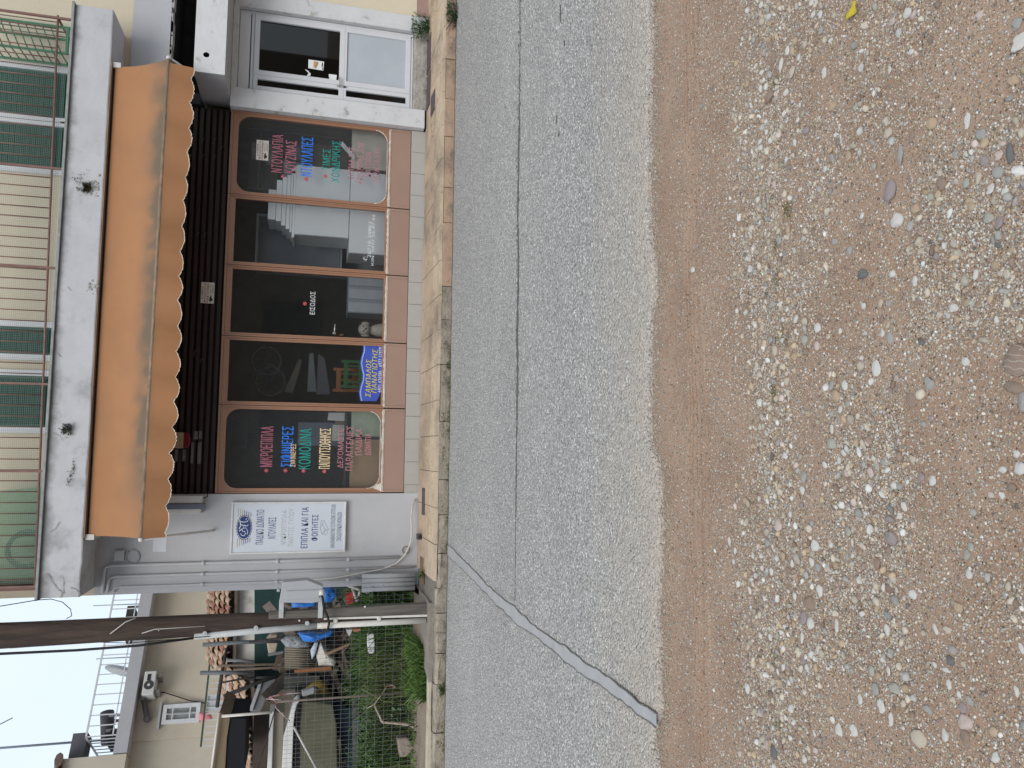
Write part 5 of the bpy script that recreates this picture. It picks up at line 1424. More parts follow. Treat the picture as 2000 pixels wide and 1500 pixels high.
# plush dog in the doorway
p = at(712, 643, 10.22)
tdy = thing('plush_dog', 'white plush dog sitting on the floor inside the shop door', 'soft toy', (p[0], 10.24, .36))
fur = mat('white_fur', (.55, .52, .46), (.40, .37, .32), scale=40, rough=1, bump=1, bscale=90)
mb = MB(); mb.ball((p[0], 10.24, p[2]), .085, 0, 10, (1, .9, .95)); mb.ball((p[0] - .01, 10.17, p[2] - .02), .04, 0, 8, (1.1, 1, .8)); mb.build('head', fur, tdy)
for s_ in (-1, 1):
    mb = MB(); mb.ball((p[0] + s_ * .08, 10.24, p[2] - .01), .045, 0, 8, (.5, .7, 1.2)); mb.build('ear', fur, tdy)
    mb = MB(); mb.ball((p[0] + s_ * .032, 10.172, p[2] + .018), .010, 0, 6); mb.build('eye', black_p, tdy)
    mb = MB(); mb.ball((p[0] + s_ * .06, 10.16, .42), .05, 0, 8, (.9, 1.6, .9)); mb.build('paw', fur, tdy)
mb = MB(); mb.ball((p[0] - .01, 10.133, p[2] - .012), .013, 0, 6); mb.build('nose', black_p, tdy)
mb = MB(); mb.ball((p[0], 10.26, (p[2] + .36) / 2 - .02), .10, 0, 10, (1, .9, 1.2 * (p[2] - .36) / .28)); mb.build('body', fur, tdy)
# shelf with pictures at the right
sh = thing('wall_shelf', 'dim shelf unit with framed pictures in the window next to the white door', 'shelf', (4.15, 10.9, .36))
sm = mat('shelf_wood', (.12, .10, .08), rough=.6)
for zz in (2.36, 2.13, 1.78):
    mb = MB(); mb.box(3.55, 4.35, 10.7, 10.95, zz - .02, zz); mb.build('shelf_board', sm, sh)
mb = MB(); mb.box(4.35, 4.38, 10.7, 10.95, .36, 2.5); mb.box(3.52, 3.549, 10.7, 10.95, .36, 2.5); mb.box(3.52, 4.38, 10.951, 10.97, .36, 2.5); mb.build('side_panel', sm, sh)
for (a, b2, c_, h, colr, lab) in ((3.72, 3.98, 1.781, .26, (.30, .34, .36), 'grey framed picture on the lower board of the dim shelf'), (4.0, 4.2, 1.781, .2, (.16, .20, .24), 'small dark blue picture frame on the lower board of the dim shelf'), (3.9, 4.2, 2.131, .14, (.25, .25, .2), 'low pale box on the middle board of the dim shelf'), (3.95, 4.2, 2.361, .1, (.4, .36, .34), 'pale oval dish on the top board of the dim shelf')):
    mb = MB(); mb.box(a, b2, 10.74, 10.77, c_, c_ + h, 0); mb.box(a + .015, b2 - .015, 10.736, 10.7395, c_ + .015, c_ + h - .015, 1)
    o = mb.build('picture_frame', [mat('pf_%d' % (a * 100), tuple(v * .5 for v in colr), rough=.5), mat('pfi_%d' % (a * 100 + c_), colr, tuple(v * .4 for v in colr), scale=18, rough=.3)], org=(a, 10.74, c_)); tag(o, lab, 'picture')
mb = MB(); x0, x1, z0, z1 = rect(665, 692, 312, 275, 10.21)
mb.hexa([(x0, 10.19, z0), (x0 + .05, 10.19, z0 - .02), (x0 + .05, 10.20, z0 - .02), (x0, 10.20, z0), (x1 - .06, 10.24, z1), (x1, 10.24, z1 - .02), (x1, 10.25, z1 - .02), (x1 - .06, 10.25, z1)])
o = mb.build('white_paper', mat('white_sheet', (.66, .67, .69), rough=.7), org=(x0, 10.2, z0)); tag(o, 'white sheet of paper slipping off the books behind the cream board', 'paper')
mb = MB()
for k in range(26):
    a = RNG.uniform(3.62, 4.2); zz = RNG.uniform(.36, 1.02); yy = RNG.uniform(10.32, 10.6); an = RNG.uniform(-.6, .6)
    mb.hexa([(a, yy, zz), (a + .14, yy, zz + an * .1), (a + .14, yy + .2, zz + an * .1), (a, yy + .2, zz), (a, yy, zz + .02), (a + .14, yy, zz + an * .1 + .02), (a + .14, yy + .2, zz + an * .1 + .02), (a, yy + .2, zz + .02)], k % 3)
o = mb.build('book_heap', [mat('book_dark', (.04, .035, .03)), mat('book_tan', (.26, .19, .12)), mat('book_brown', (.12, .07, .045))], org=(3.9, 10.4, .36)); tag(o, 'jumbled heap of books and samples behind the cream board', 'books'); o['kind'] = 'stuff'

# ================================================================== POLE, METER BOX, FENCE
def lin(a, b2, n): return [lerp(np.asarray(a, float), np.asarray(b2, float), t) for t in np.linspace(0, 1, n)]
PXc, PYc = -1.905, 9.27
wood_d = mat('tarred_pole_wood', (0.034, 0.025, 0.022), (0.085, 0.058, 0.046), scale=3.2, rough=.85, bump=.8, bscale=14, stretch=(5, 5, .5), bdist=.02)
wood_g = mat('weathered_grey_wood', (0.15, 0.135, 0.12), (0.085, 0.075, 0.066), scale=4, rough=.9, bump=.7, bscale=18, stretch=(6, 6, .6), bdist=.01)
conduit_m = mat('grey_conduit', (0.44, 0.45, 0.45), (0.36, 0.37, 0.37), scale=5, rough=.6, dirt=(.2, .19, .17), dscale=6)
conduit_w = mat('white_conduit', (0.60, 0.58, 0.55), (0.52, 0.49, 0.44), scale=5, rough=.6, dirt=(.42, .30, .22), dscale=4)
pole = thing('utility_pole', 'dark tarred wooden utility pole standing before the wire fence', 'pole', (PXc, PYc, .17))
P = []
for z in np.concatenate([[.10], np.arange(.3, 8.3, .2)]):
    r = np.interp(z, [.1, 1.0, 2.4, 4.7, 8.2], [.082, .095, .112, .135, .135])
    cxp = np.interp(z, [.1, 2.2, 4.7, 8.2], [-1.93, -1.925, -1.945, -1.96])
    row = []
    for k in range(20):
        a = 2 * math.pi * k / 20
        rr = r * (1 + .10 * (fbm(np.array([math.cos(a) * 1.3 + 5]), np.array([math.sin(a) * 1.3 + z * .8]), 3)[0] - .5))
        row.append((cxp + rr * math.cos(a), PYc + rr * math.sin(a), z))
    P.append(row)
mb = MB(); mb.grid(P, 0, True, True); mb.build('shaft', wood_d, pole)
mb = MB(); mb.hexa([(-1.895, PYc - .125, .15), (-1.775, PYc - .10, .15), (-1.775, PYc - .02, .15), (-1.895, PYc - .02, .15), (-1.875, PYc - .125, 1.95), (-1.80, PYc - .10, 1.95), (-1.80, PYc - .02, 1.95), (-1.875, PYc - .02, 1.95)]); mb.build('splint_board', wood_g, pole, bevel=.008)
mb = MB(); mb.hexa([(-1.925, PYc - .135, .14), (-1.897, PYc - .135, .14), (-1.897, PYc - .09, .14), (-1.925, PYc - .09, .14), (-1.905, PYc - .135, 1.35), (-1.885, PYc - .135, 1.35), (-1.885, PYc - .09, 1.35), (-1.905, PYc - .09, 1.35)]); mb.build('cable_cover', conduit_w, pole, bevel=.004)
def conduit(pts, r, m, nm):
    mb = MB(); mb.tube(pts, r, 12, 0, True); return mb.build(nm, m, pole)
pa, pb, pc = at(380, 1243, 9.2), at(625, 1222, 9.17), at(832, 1212, 9.15)
conduit([pa, lerp(pa, pb, .5) + (.004, 0, 0), pb], .036, conduit_m, 'conduit')
conduit([pb + (0, -.004, .03), lerp(pb, pc, .5), pc], .034, conduit_w, 'conduit')
for k, (x_, y_, mm) in enumerate(((400, 1237, conduit_m), (500, 1226, conduit_m), (600, 1217, conduit_m), (655, 1212, conduit_w), (740, 1208, conduit_w))):
    q_ = at(x_, y_, 9.14)
    mb = MB(); mb.tube([q_ + (0, .02, 0), q_ + (0, -.02, 0)], .024, 12); mb.tube([q_ + (0, -.02, 0), q_ + (0, -.026, 0)], .009, 8); mb.build('clip', mm, pole)
mb = MB()
for pts in ([(215, 1238, 9.12), (245, 1215, 9.12), (265, 1207, 9.12)], [(277, 1237, 9.12), (302, 1229, 9.12), (400, 1223, 9.13)]):
    mb.tube([at(*q_) for q_ in pts], .005, 5)
mb.build('loose_strap', mat('pale_strap', (.50, .48, .46), rough=.6), pole)
mb = MB()
for (x_, y_) in ((585, 1212), (658, 1209), (713, 1185), (310, 1231)):
    q_ = at(x_, y_, PYc - .11); mb.ball(q_, .012, 0, 6)
mb.build('nail_head', mat('bright_nail', (.6, .6, .6), rough=.4), pole)
# the meter cabinet on its bracket
mt = thing('meter_box', 'light grey electricity meter cabinet bracketed to the wooden pole', 'meter box', (-1.66, 9.2, 1.3))
grey_box = mat('meter_grey', (0.345, 0.35, 0.365), (0.315, 0.32, 0.335), scale=3, rough=.55, dirt=(.36, .37, .37), dscale=4)
Yb, Yf = 9.30, 9.08
def mp_(x, y, Y=Yf):
    q_ = at(x, y, Y); return (q_[0], Y, q_[2])
front = [mp_(545, 1177), mp_(552, 1137), mp_(600, 1133), mp_(631, 1145), mp_(634, 1173), mp_(610, 1178)]
mb = MB(); mb.prism(front, (0, .20, 0)); mb.build('housing', grey_box, mt, bevel=.008)
mb = MB(); a_, b_ = mp_(558, 1171, Yf - .012), mp_(624, 1152, Yf - .012)
mb.box(a_[0], b_[0], Yf - .012, Yf - .0005, b_[2], a_[2]); mb.build('door', grey_box, mt, bevel=.004)
mb = MB(); q_ = mp_(543, 1156); mb.tube([(q_[0], Yf + .1, q_[2] - .02), (q_[0] + .005, Yf + .1, q_[2] + .015)], .02, 8); mb.build('top_knob', grey_box, mt)
for x_ in (549, 625):
    a_, b_ = at(x_, 1205, 9.2), at(x_, 1172, 9.2)
    mb = MB(); mb.box(a_[0], b_[0], 9.14, 9.17, a_[2] - .025, a_[2] + .025); mb.build('bracket', conduit_m, mt)
q_ = mp_(627, 1157, Yf - .03)
mb = MB(); mb.tube([(q_[0], Yf - .04, q_[2] + .015), (q_[0], Yf - .05, q_[2] - .03)], .034, 12); mb.build('cable_gland', mat('cream_plastic', (.62, .60, .52), rough=.5), mt)
mb = MB(); pts = [mp_(626, 1157, Yf - .05), mp_(630, 1168, Yf - .06), mp_(633, 1190, Yf - .04), mp_(640, 1205, Yf - .02), mp_(643, 1217, Yf + .0), mp_(640, 1230, Yf + .02), mp_(630, 1236, Yf + .05), mp_(612, 1233, 9.14)]
mb.tube(pts, .014, 8); mb.build('cable', mat('black_cable', (.014, .014, .015), rough=.5), mt)
# wires overhead
wire_m = mat('black_wire', (.02, .02, .023), rough=.6)
def wire(label, pts, r):
    mb = MB(); mb.tube(pts, r, 6); o = mb.build('overhead_wire', wire_m, org=tuple(pts[0])); tag(o, label, 'wire'); return o
P3 = [at(378, 1246, 9.2), at(270, 1261, 9.15), at(150, 1270, 9.1), at(0, 1277, 9.0)]
P3.append(P3[-1] + (P3[-1] - P3[-2]) * 4)
wire('thick black cable rising beside the wooden pole', P3, .014)
P3 = [at(410, 1243, 9.15), at(250, 1256, 9.2), at(150, 1253, 9.25), at(60, 1263, 9.4), at(20, 1266, 9.4)]
wire('thin slack wire running down beside the thick black cable', P3, .004)
P3 = [at(130, 1208, 9.3), at(140, 1203, 9.4), at(138, 1190, 9.5), at(122, 1176, 9.6), at(100, 1170, 9.45), at(72, 1172, 9.3), at(0, 1184, 8.9)]
wire('thin wire looping from the pole to the balcony corner', P3, .0045)

fe = thing('wire_fence', 'welded wire mesh fence closing the junk yard beside the shop', 'fence', (-3.2, 9.92, .2))
wm = mat('galvanised_wire', (.20, .205, .21), (.14, .145, .15), scale=10, rough=.6)
FYe = 9.93
mb = MB()
x = -1.70
while x > -7.5:
    mb.box(x - .0011, x + .0011, FYe - .0011, FYe + .0011, .22, 1.72 + (.0 if x > -2.2 else .06)); x -= .052
z = .26
while z < 1.78:
    mb.box(-7.5, -1.69, FYe - .0045, FYe - .0018, z - .0012, z + .0012); z += .104
wf = mb.build('wire_mesh', wm, fe)
for x in (-3.02, -5.4):
    mb = MB(); mb.tube([(x, FYe + .03, .1), (x, FYe + .03, 1.85)], .012, 6); mb.build('post', mat('rusty_post', (.18, .14, .12), rough=.8), fe)
# grey sheet fixed at the wall corner
p = at(760, 1135, 9.9)
gsht = MB(); 
for k in range(4):
    a = at(755, 1150 - 8.5 * k, 9.9)[0]
    gsht.tube([(a, 9.90, .22), (a, 9.90, .88)], .030, 8, 0, True)
o = gsht.build('corrugated_guard', mat('guard_grey', (.44, .44, .45), (.37, .37, .38), scale=6, rough=.7, dirt=(.25, .23, .2), dscale=5), org=(p[0], 9.9, .2)); tag(o, 'short grey corrugated guard at the foot of the wall corner', 'guard')

# ================================================================== THE JUNK YARD
def quad_at(mb, pts, Y, th, m=0):
    """an outline seen at depth Y, given the thickness th"""
    P_ = []
    for p in pts:
        x_, y_ = p[0], p[1]; yy = p[2] if len(p) > 2 else Y
        q_ = at(x_, y_, yy); P_.append((q_[0], yy, q_[2]))
    return mb.prism(P_, (0, th, 0), m)
def item(name, label, cat, mats, pts, Y, th, group=None, bevel=0.0, org=None):
    mb = MB(); quad_at(mb, pts, Y, th)
    q_ = at(max(p[0] for p in pts), sum(p[1] for p in pts) / len(pts), Y)
    o = mb.build(name, mats, org=tuple(q_), bevel=bevel); return tag(o, label, cat, group)
q5 = lambda zx, zy: (350 + zx / 3.572, 1080 + zy / 3.572)
q6 = lambda zx, zy: (400 + zx / 5.0, 1200 + zy / 5.0)
q7 = lambda zx, zy: (640 + zx / 5.0, 1200 + zy / 5.0)
clay = [mat('clay_tile_%s' % n_, a, b2, scale=9, rough=.85, bump=.3, dirt=(.16, .13, .11), dscale=7) for n_, a, b2 in (('ochre', (.44, .28, .18), (.36, .22, .14)), ('pale', (.52, .38, .27), (.44, .31, .22)), ('red', (.36, .17, .11), (.28, .13, .09)))]
def tile_roof(lab, A0, A1, up, rows_, cols_, group):
    """barrel tiles on a slope: A0->A1 is the eave, up the vector from the eave to the ridge"""
    A0, A1, up = np.array(A0), np.array(A1), np.array(up)
    rt_ = thing('tiled_roof', lab, 'roof', tuple(A0), group)
    mb = MB(); mb.hexa([A0 - (0, 0, .06), A1 - (0, 0, .06), A1 + up - (0, 0, .06), A0 + up - (0, 0, .06), A0 - (0, 0, .02), A1 - (0, 0, .02), A1 + up - (0, 0, .02), A0 + up - (0, 0, .02)]); mb.build('roof_deck', mat('roof_boards', (.14, .11, .09), rough=.9), rt_)
    protos = []
    e = (A1 - A0) / cols_; u = up / rows_
    w = np.linalg.norm(e)
    ed = e / w; nrm = np.cross(ed, u / np.linalg.norm(u)); nrm = nrm if nrm[2] > 0 else -nrm
    for mm in clay:
        mb = MB(); rows2 = []
        for t_, rr in ((-.12, .56), (1.02, .44)):
            rows2.append([A0 + u * t_ + nrm * (.018 + (.03 if t_ < 0 else 0)) + ed * (w * .5 - math.cos(a) * w * rr) + nrm * math.sin(a) * w * rr * .75 for a in np.linspace(0, math.pi, 6)])
        mb.grid(rows2, 0, True)
        rows3 = [[p - nrm * .014 for p in r__] for r__ in rows2]
        mb.grid([rows3[0], rows2[0]], 0, False)
        protos.append(mb.build('roof_tile', mm, rt_))
    used = [False] * 3
    for r_ in range(rows_):
        for c_ in range(cols_):
            k = int(RNG.choice([0, 0, 1, 1, 2]))
            off = e * c_ + u * r_ + nrm * RNG.uniform(0, .02) + ed * RNG.normal(0, .006) + u * RNG.normal(0, .03)
            if not used[k]:
                protos[k].location = off; used[k] = True
            else:
                copy_of(protos[k], rt_, off)
    return rt_
Ys = 13.6
A0, A1 = at(452, 1330, Ys), at(457, 1140, Ys)
tile_roof('tiled roof of the white shed, its ragged eave behind the pole', A0, A1, (0, 1.5, .52), 5, 13, 'tiled sheds in the yard')
e0, e1 = at(480, 1345, Ys + .1), at(458, 1140, Ys + .1)
item('shed_wall', 'whitewashed wall band of the shed under its tiled eave', 'shed wall', [mat('whitewash', (.60, .58, .55), (.54, .52, .49), rough=.9, dirt=(.35, .3, .27), dscale=3)], [(460, 1335), (458, 1140), (498, 1140), (498, 1335)], Ys + .15, .2)
mb = MB(); quad_at(mb, [(497, 1345), (497, 1138), (700, 1138), (700, 1345)], Ys + .12, .06)
o = mb.build('shed_curtain', mat('dark_green_tarp', (.010, .035, .036), (.016, .05, .05), scale=4, rough=.7, bump=.4, bscale=5, bdist=.05), org=tuple(at(700, 1240, Ys))); tag(o, 'dark green tarpaulin curtain closing the front of the white shed', 'tarpaulin')
Y2 = 12.6
A0, A1 = at(500, 1402, Y2), at(482, 1310, Y2)
tile_roof('patched tiled roof lower down with grey sheets laid on it', at(500, 1510, Y2), at(487, 1330, Y2), (0, 1.3, .50), 4, 14, 'tiled sheds in the yard')
item('roof_sheet', 'grey roofing sheet sloping across the patched tiles', 'roof sheet', [mat('lead_sheet', (.13, .135, .145), (.17, .175, .185), scale=4, rough=.6)], [q6(455, 950), q6(540, 950), q6(690, 630), q6(585, 640)], 12.2, .03, 'grey roofing sheets')
item('roof_sheet', 'narrow pale ridged strip beside the grey roofing sheet', 'roof sheet', [mat('pale_sheet', (.36, .37, .39), (.24, .25, .27), scale=6, rough=.6, stretch=(1, 1, 1))], [q6(430, 940), q6(462, 945), q6(560, 660), q6(520, 690)], 12.15, .03, 'grey roofing sheets')
item('fascia_board', 'grey timber fascia along the white shed, upright end by the tiles', 'board', [mat('grey_board', (.17, .16, .15), (.12, .11, .105), rough=.9)], [q6(235, 960), q6(285, 960), q6(295, 600), q6(262, 600)], 13.3, .05)
item('white_gutter', 'pale gutter board beside the grey timber fascia', 'board', [mat('pale_gutter', (.5, .5, .5), rough=.6)], [q6(195, 960), q6(232, 960), q6(262, 600), q6(215, 600)], 13.4, .05)
black_m = mat('charred_timber', (.022, .020, .020), (.05, .045, .043), scale=5, rough=.9, stretch=(3, 3, 3))
def beam(lab, a, b2, Y, r, m=black_m, nm='timber_pole', grp='dark timber poles in the yard', cat='pole'):
    A_, B_ = at(a[0], a[1], Y), at(b2[0], b2[1], b2[2] if len(b2) > 2 else Y)
    mb = MB(); mb.tube([A_, lerp(A_, B_, .5) + (0.01, 0, .01), B_], [r, r * .95, r * .85], 8); o = mb.build(nm, m, org=tuple(A_)); return tag(o, lab, cat, grp)
beam('long dark timber slanting across the patched roof', q6(185, 800), q6(830, 560), 11.9, .030)
beam('dark timber leaning against the far balcony railing', q6(120, 905), q6(215, 330), 12.6, .028)
beam('thin dark stick crossing the tiles above the slanting timber', q6(170, 665), q6(560, 610), 12.0, .014)
beam('short dark stick propped under the leaning timber', q6(195, 610), q6(390, 530), 12.4, .016)
beam('grey steel upright nearest the pole', q6(-20, 297), q6(720, 262), 12.0, .030, mat('grey_steel', (.13, .14, .15), rough=.6))
beam('grey steel upright farther from the pole', q6(-45, 572), q6(470, 575), 12.0, .030, MATS['grey_steel'])
beam('slim grey rail across the whitewashed shed', q6(215, 450), q6(480, 460), 12.3, .022, mat('mid_grey_rail', (.22, .22, .23), rough=.6))
item('hanging_cloth', 'cream cloth bag hanging by the dark green curtain', 'bag', [mat('cream_cloth', (.50, .44, .37), (.36, .25, .16), scale=5, rough=.9, bump=.5, bscale=8)], [q6(598, 240), q6(640, 195), q6(712, 195), q6(712, 300), q6(690, 390), q6(655, 412), q6(620, 380)], 12.2, .12, None, .02)
def crumple(name, label, cat, m, zpts, Y, depth, q=q6, seed=0):
    """a soft bag or tarp: a bulging crinkled skin within an outline"""
    P_ = [np.array([at(*q(*p), Y)[0], at(*q(*p), Y)[2]]) for p in zpts]
    c = sum(P_) / len(P_)
    rings = []
    n_ = 28
    per_ = []
    tot = len(P_)
    for k in range(n_):
        f_ = k / n_ * tot; a = int(f_); t_ = f_ - a
        per_.append(lerp(P_[a], P_[(a + 1) % tot], t_))
    for r_ in np.linspace(1, .04, 9):
        row = []
        for k, p in enumerate(per_):
            pp = c + (p - c) * r_
            dz = depth * math.sqrt(max(0, 1 - r_ ** 2)) + depth * .55 * (fbm(np.array([pp[0] * 13 + seed]), np.array([pp[1] * 13 + seed]), 4)[0] - .5)
            row.append((pp[0], Y - dz, pp[1]))
        rings.append(row)
    rings = [[(c[0] + (p[0] - c[0]) * .9, Y + depth * .6, c[1] + (p[1] - c[1]) * .9) for p in per_]] + rings
    mb = MB(); mb.grid(rings, 0, True, True)
    mb.face([len(mb.v) - 1 - k for k in range(n_)], 0, True); mb.face(list(range(n_)), 0)
    o = mb.build(name, m, org=(c[0], Y, min(p[1] for p in P_))); return tag(o, label, cat)
tarp_b = mat('blue_tarp', (.012, .14, .52), (.02, .19, .60), scale=6, rough=.45, bump=.5, bscale=10, spec=.5, bdist=.03)
crumple('blue_tarp', 'bright blue tarpaulin bundle hanging on the far side of the white conduit', 'tarpaulin', tarp_b, [(905, 180), (1140, 165), (1270, 150), (1240, 205), (1150, 235), (1050, 270), (960, 260)], 10.9, .12, q6, 3)
q8 = lambda zx, zy: (480 + zx / 5.263, 1080 + zy / 5.263)
crumple('blue_tarp', 'crumpled blue tarpaulin behind the meter cabinet', 'tarpaulin', tarp_b, [(770, 325), (880, 322), (945, 430), (900, 490), (790, 520), (770, 420)], 10.6, .10, q8, 8)
crumple('blue_tarp', 'small blue tarpaulin flap between meter cabinet and pole', 'tarpaulin', tarp_b, [(470, 500), (600, 495), (730, 500), (720, 545), (610, 560), (470, 562)], 10.7, .05, q8, 12)
silver = mat('silver_foil', (.42, .43, .45), (.16, .17, .18), scale=14, rough=.35, bump=.8, bscale=16, bdist=.03)
crumple('foil_bag', 'crinkled silver bag above the corrugated sheet', 'bag', silver, [(740, 250), (790, 215), (900, 205), (1010, 270), (1030, 315), (900, 330), (790, 320)], 11.2, .08, q6, 21)
crumple('sack', 'white woven sack slumped beside the corrugated sheet', 'sack', mat('white_sack', (.54, .51, .47), (.44, .41, .37), scale=8, rough=.85, bump=.5, bscale=12), [(1090, 410), (1130, 265), (1160, 300), (1230, 380), (1290, 450), (1270, 500), (1110, 500)], 11.0, .10, q6, 31)
crumple('pale_rag', 'pale blue rag pinned beside the silver bag', 'cloth', mat('pale_blue_cloth', (.45, .50, .56), rough=.9), [(1030, 350), (1075, 270), (1110, 270), (1075, 400), (1045, 440)], 11.0, .03, q6, 41)
crumple('yellow_bag', 'mustard yellow bag behind the grey tube', 'bag', mat('mustard_plastic', (.36, .25, .045), (.28, .19, .035), scale=5, rough=.6, bump=.4, bscale=9), [(970, 730), (1060, 660), (1140, 640), (1200, 700), (1250, 860), (1190, 880), (1060, 860), (960, 820)], 11.3, .12, q6, 51)
crumple('pink_towel', 'pink towel hung on the far balcony railing', 'towel', mat('pink_towel', (.62, .22, .25), (.56, .19, .22), rough=.95), [(-60, 960), (20, 955), (70, 985), (75, 1020), (20, 1045), (-60, 1035)], 15.6, .05, q6, 61)
# corrugated sheet (fluted)
cs = MB(); cp_ = []
for k in range(61):
    yy_ = 1265 + 40 * k / 60
    a, b2 = at(556, yy_, 11.4), at(612, yy_ + 1.5, 11.4)
    off = .022 * math.cos(k / 60 * 2 * math.pi * 9)
    cp_.append(((a[0], 11.4 + off, a[2]), (b2[0], 11.4 + off, b2[2])))
cs.grid([[c_[1] for c_ in cp_], [c_[0] for c_ in cp_]], 0, True)
o = cs.build('corrugated_sheet', mat('brown_corrugated', (.27, .23, .18), (.20, .17, .13), scale=6, rough=.7), org=cp_[30][1]); tag(o, 'brown corrugated sheet standing upright in the yard', 'sheet')
o.modifiers.new('thickness', 'SOLIDIFY').thickness = .006
item('plank', 'orange brown plank lying above the white sack', 'plank', [mat('orange_wood', (.30, .13, .05), (.22, .095, .04), scale=5, rough=.7, stretch=(1, 1, 6))], [q6(870, 545), q6(1230, 510), q6(1240, 545), q6(880, 570)], 11.1, .05, 'loose planks')
item('plank', 'pale brown plank leaning at the foot of the white sack', 'plank', [mat('brown_wood', (.24, .15, .09), (.18, .11, .07), scale=5, rough=.8)], [q7(-10, 375), q7(215, 280), q7(225, 300), q7(0, 400)], 10.9, .04, 'loose planks')
item('grey_board', 'grey green board standing between corrugated sheet and yellow bag', 'board', [mat('olive_board', (.17, .17, .145), (.11, .11, .10), scale=3, rough=.8)], [q6(775, 735), q6(775, 600), q6(1120, 600), q6(1120, 720)], 11.6, .04)
item('roll_end', 'grey plastic tube with a dark open end over the yellow bag', 'tube', [mat('grey_tube', (.27, .28, .28), (.22, .23, .23), rough=.5)], [q6(940, 745), q6(1075, 712), q6(1075, 775), q6(955, 810)], 10.7, .08, None, .02)
item('tube_cap', 'dark pointed cap on the end of the grey plastic tube', 'cap', [black_p], [q6(1072, 712), q6(1118, 740), q6(1100, 750), q6(1072, 775)], 10.69, .08)
# red-white tape
tape = mat('red_white_tape', (.62, .58, .58), (.50, .08, .09), scale=9, rough=.5, lo=.46, hi=.54)
def ribbon(lab, pts, Y, r):
    mb = MB(); mb.tube([at(*p, Y) for p in pts], r, 6, 0, True, .3); o = mb.build('barrier_tape', tape, org=tuple(at(*pts[0], Y))); return tag(o, lab, 'tape', 'red and white barrier tape')
ribbon('red and white tape trailing from the grey tube', [q6(945, 765), q6(850, 770), q6(740, 782), q6(660, 800), q6(600, 828)], 10.6, .022)
ribbon('knotted red and white tape hanging by the white frame post', [q6(765, 832), q6(690, 830), q6(610, 825), q6(640, 800), q6(700, 860), q6(690, 905), q6(760, 975), q6(830, 1040)], 10.5, .020)
ribbon('red and white tape tied to the peeled branch', [q7(570, 705), q7(625, 690), q7(660, 705), q7(640, 720)], 10.0, .016)
# covered trailer: white rims, beige body, olive cover
tr = thing('covered_trailer', 'trailer under an olive green cover with white rounded rims', 'trailer', tuple(at(690, 1450, 10.9)))
olive = mat('olive_cover', (.085, .085, .055), (.12, .118, .078), scale=3, rough=.8, bump=.5, bscale=6, bdist=.03)
mb = MB(); quad_at(mb, [q6(950, 850), q6(1090, 860), q6(1250, 880), q6(1290, 1080), q6(1300, 1560), q6(930, 1560), q6(930, 1100)], 10.8, 1.2); mb.build('cover', olive, tr, bevel=.02)
mb = MB(); quad_at(mb, [q6(880, 870), q6(950, 850), q6(930, 1100), q6(930, 1560), q6(850, 1560), q6(862, 1050)], 10.82, 1.1); mb.build('dark_skirt', mat('plum_canvas', (.035, .028, .035), rough=.8), tr)
mb = MB()
outl = [q6(838, 960), q6(870, 870), q6(905, 840), q6(930, 845), q6(900, 880), q6(880, 960), q6(868, 1060), q6(850, 1560), q6(750, 1560), q6(768, 1200)]
quad_at(mb, outl, 10.7, .25); mb.build('white_rim', mat('white_grp', (.62, .62, .60), (.56, .56, .54), rough=.5), tr, bevel=.01)
mb = MB(); quad_at(mb, [q6(675, 960), q6(770, 955), q6(768, 1200), q6(750, 1560), q6(655, 1560), q6(668, 1100)], 10.8, .4); mb.build('beige_side', mat('beige_side', (.26, .225, .18), (.22, .19, .15), rough=.7), tr)
mb = MB(); quad_at(mb, [q6(635, 945), q6(680, 950), q6(668, 1100), q6(655, 1560), q6(607, 1560), q6(622, 1200)], 10.72, .3); mb.build('white_rim', MATS['white_grp'], tr, bevel=.01)
item('dark_cloth', 'brown cloth between the patched roof and the white trailer rim', 'cloth', [mat('brown_cloth', (.075, .055, .045), (.05, .038, .035), rough=.9)], [q6(480, 980), q6(632, 960), q6(605, 1560), q6(460, 1560)], 11.4, .1)
# canopy of boards with black cloth at the picture's lower left
cnp = thing('yard_canopy', 'rough timber canopy with black cloth over the trailer', 'canopy', tuple(at(500, 1460, 10.6)))
mb = MB(); quad_at(mb, [q6(145, 955), q6(245, 1010), q6(215, 1200), q6(195, 1560), q6(70, 1560)], 10.4, .9); mb.build('boards', mat('canopy_boards', (.20, .15, .095), (.14, .105, .07), scale=4, rough=.85, stretch=(1, 1, 5)), cnp)
mb = MB(); quad_at(mb, [q6(248, 1012), q6(400, 1018), q6(385, 1560), q6(190, 1560), q6(212, 1200)], 10.42, .8); mb.build('black_cloth', mat('black_cloth', (.012, .013, .017), rough=.95), cnp)
mb = MB(); A_, B_ = at(*q6(165, 995), 10.35), at(*q6(660, 955), 10.35); mb.tube([A_, B_], .018, 8); A_, B_ = at(*q6(140, 960), 10.35), at(*q6(60, 1560), 10.35); mb.tube([A_, B_], .014, 8); mb.build('white_pole', conduit_w, cnp)
for lab, a, b2, r in (('pale stick leaning from the tape knot down the trailer', q6(870, 1100), q6(1110, 1540), .015), ('dark guy rope crossing in front of the white rims', q6(690, 925), q6(500, 1560), .008)):
    A_, B_ = at(*a, 10.3), at(*b2, 10.3); mb = MB(); mb.tube([A_, B_], r, 6)
    o = mb.build('leaning_stick', MATS['pale_strap'] if r > .01 else black_m, org=tuple(A_)); tag(o, lab, 'stick')
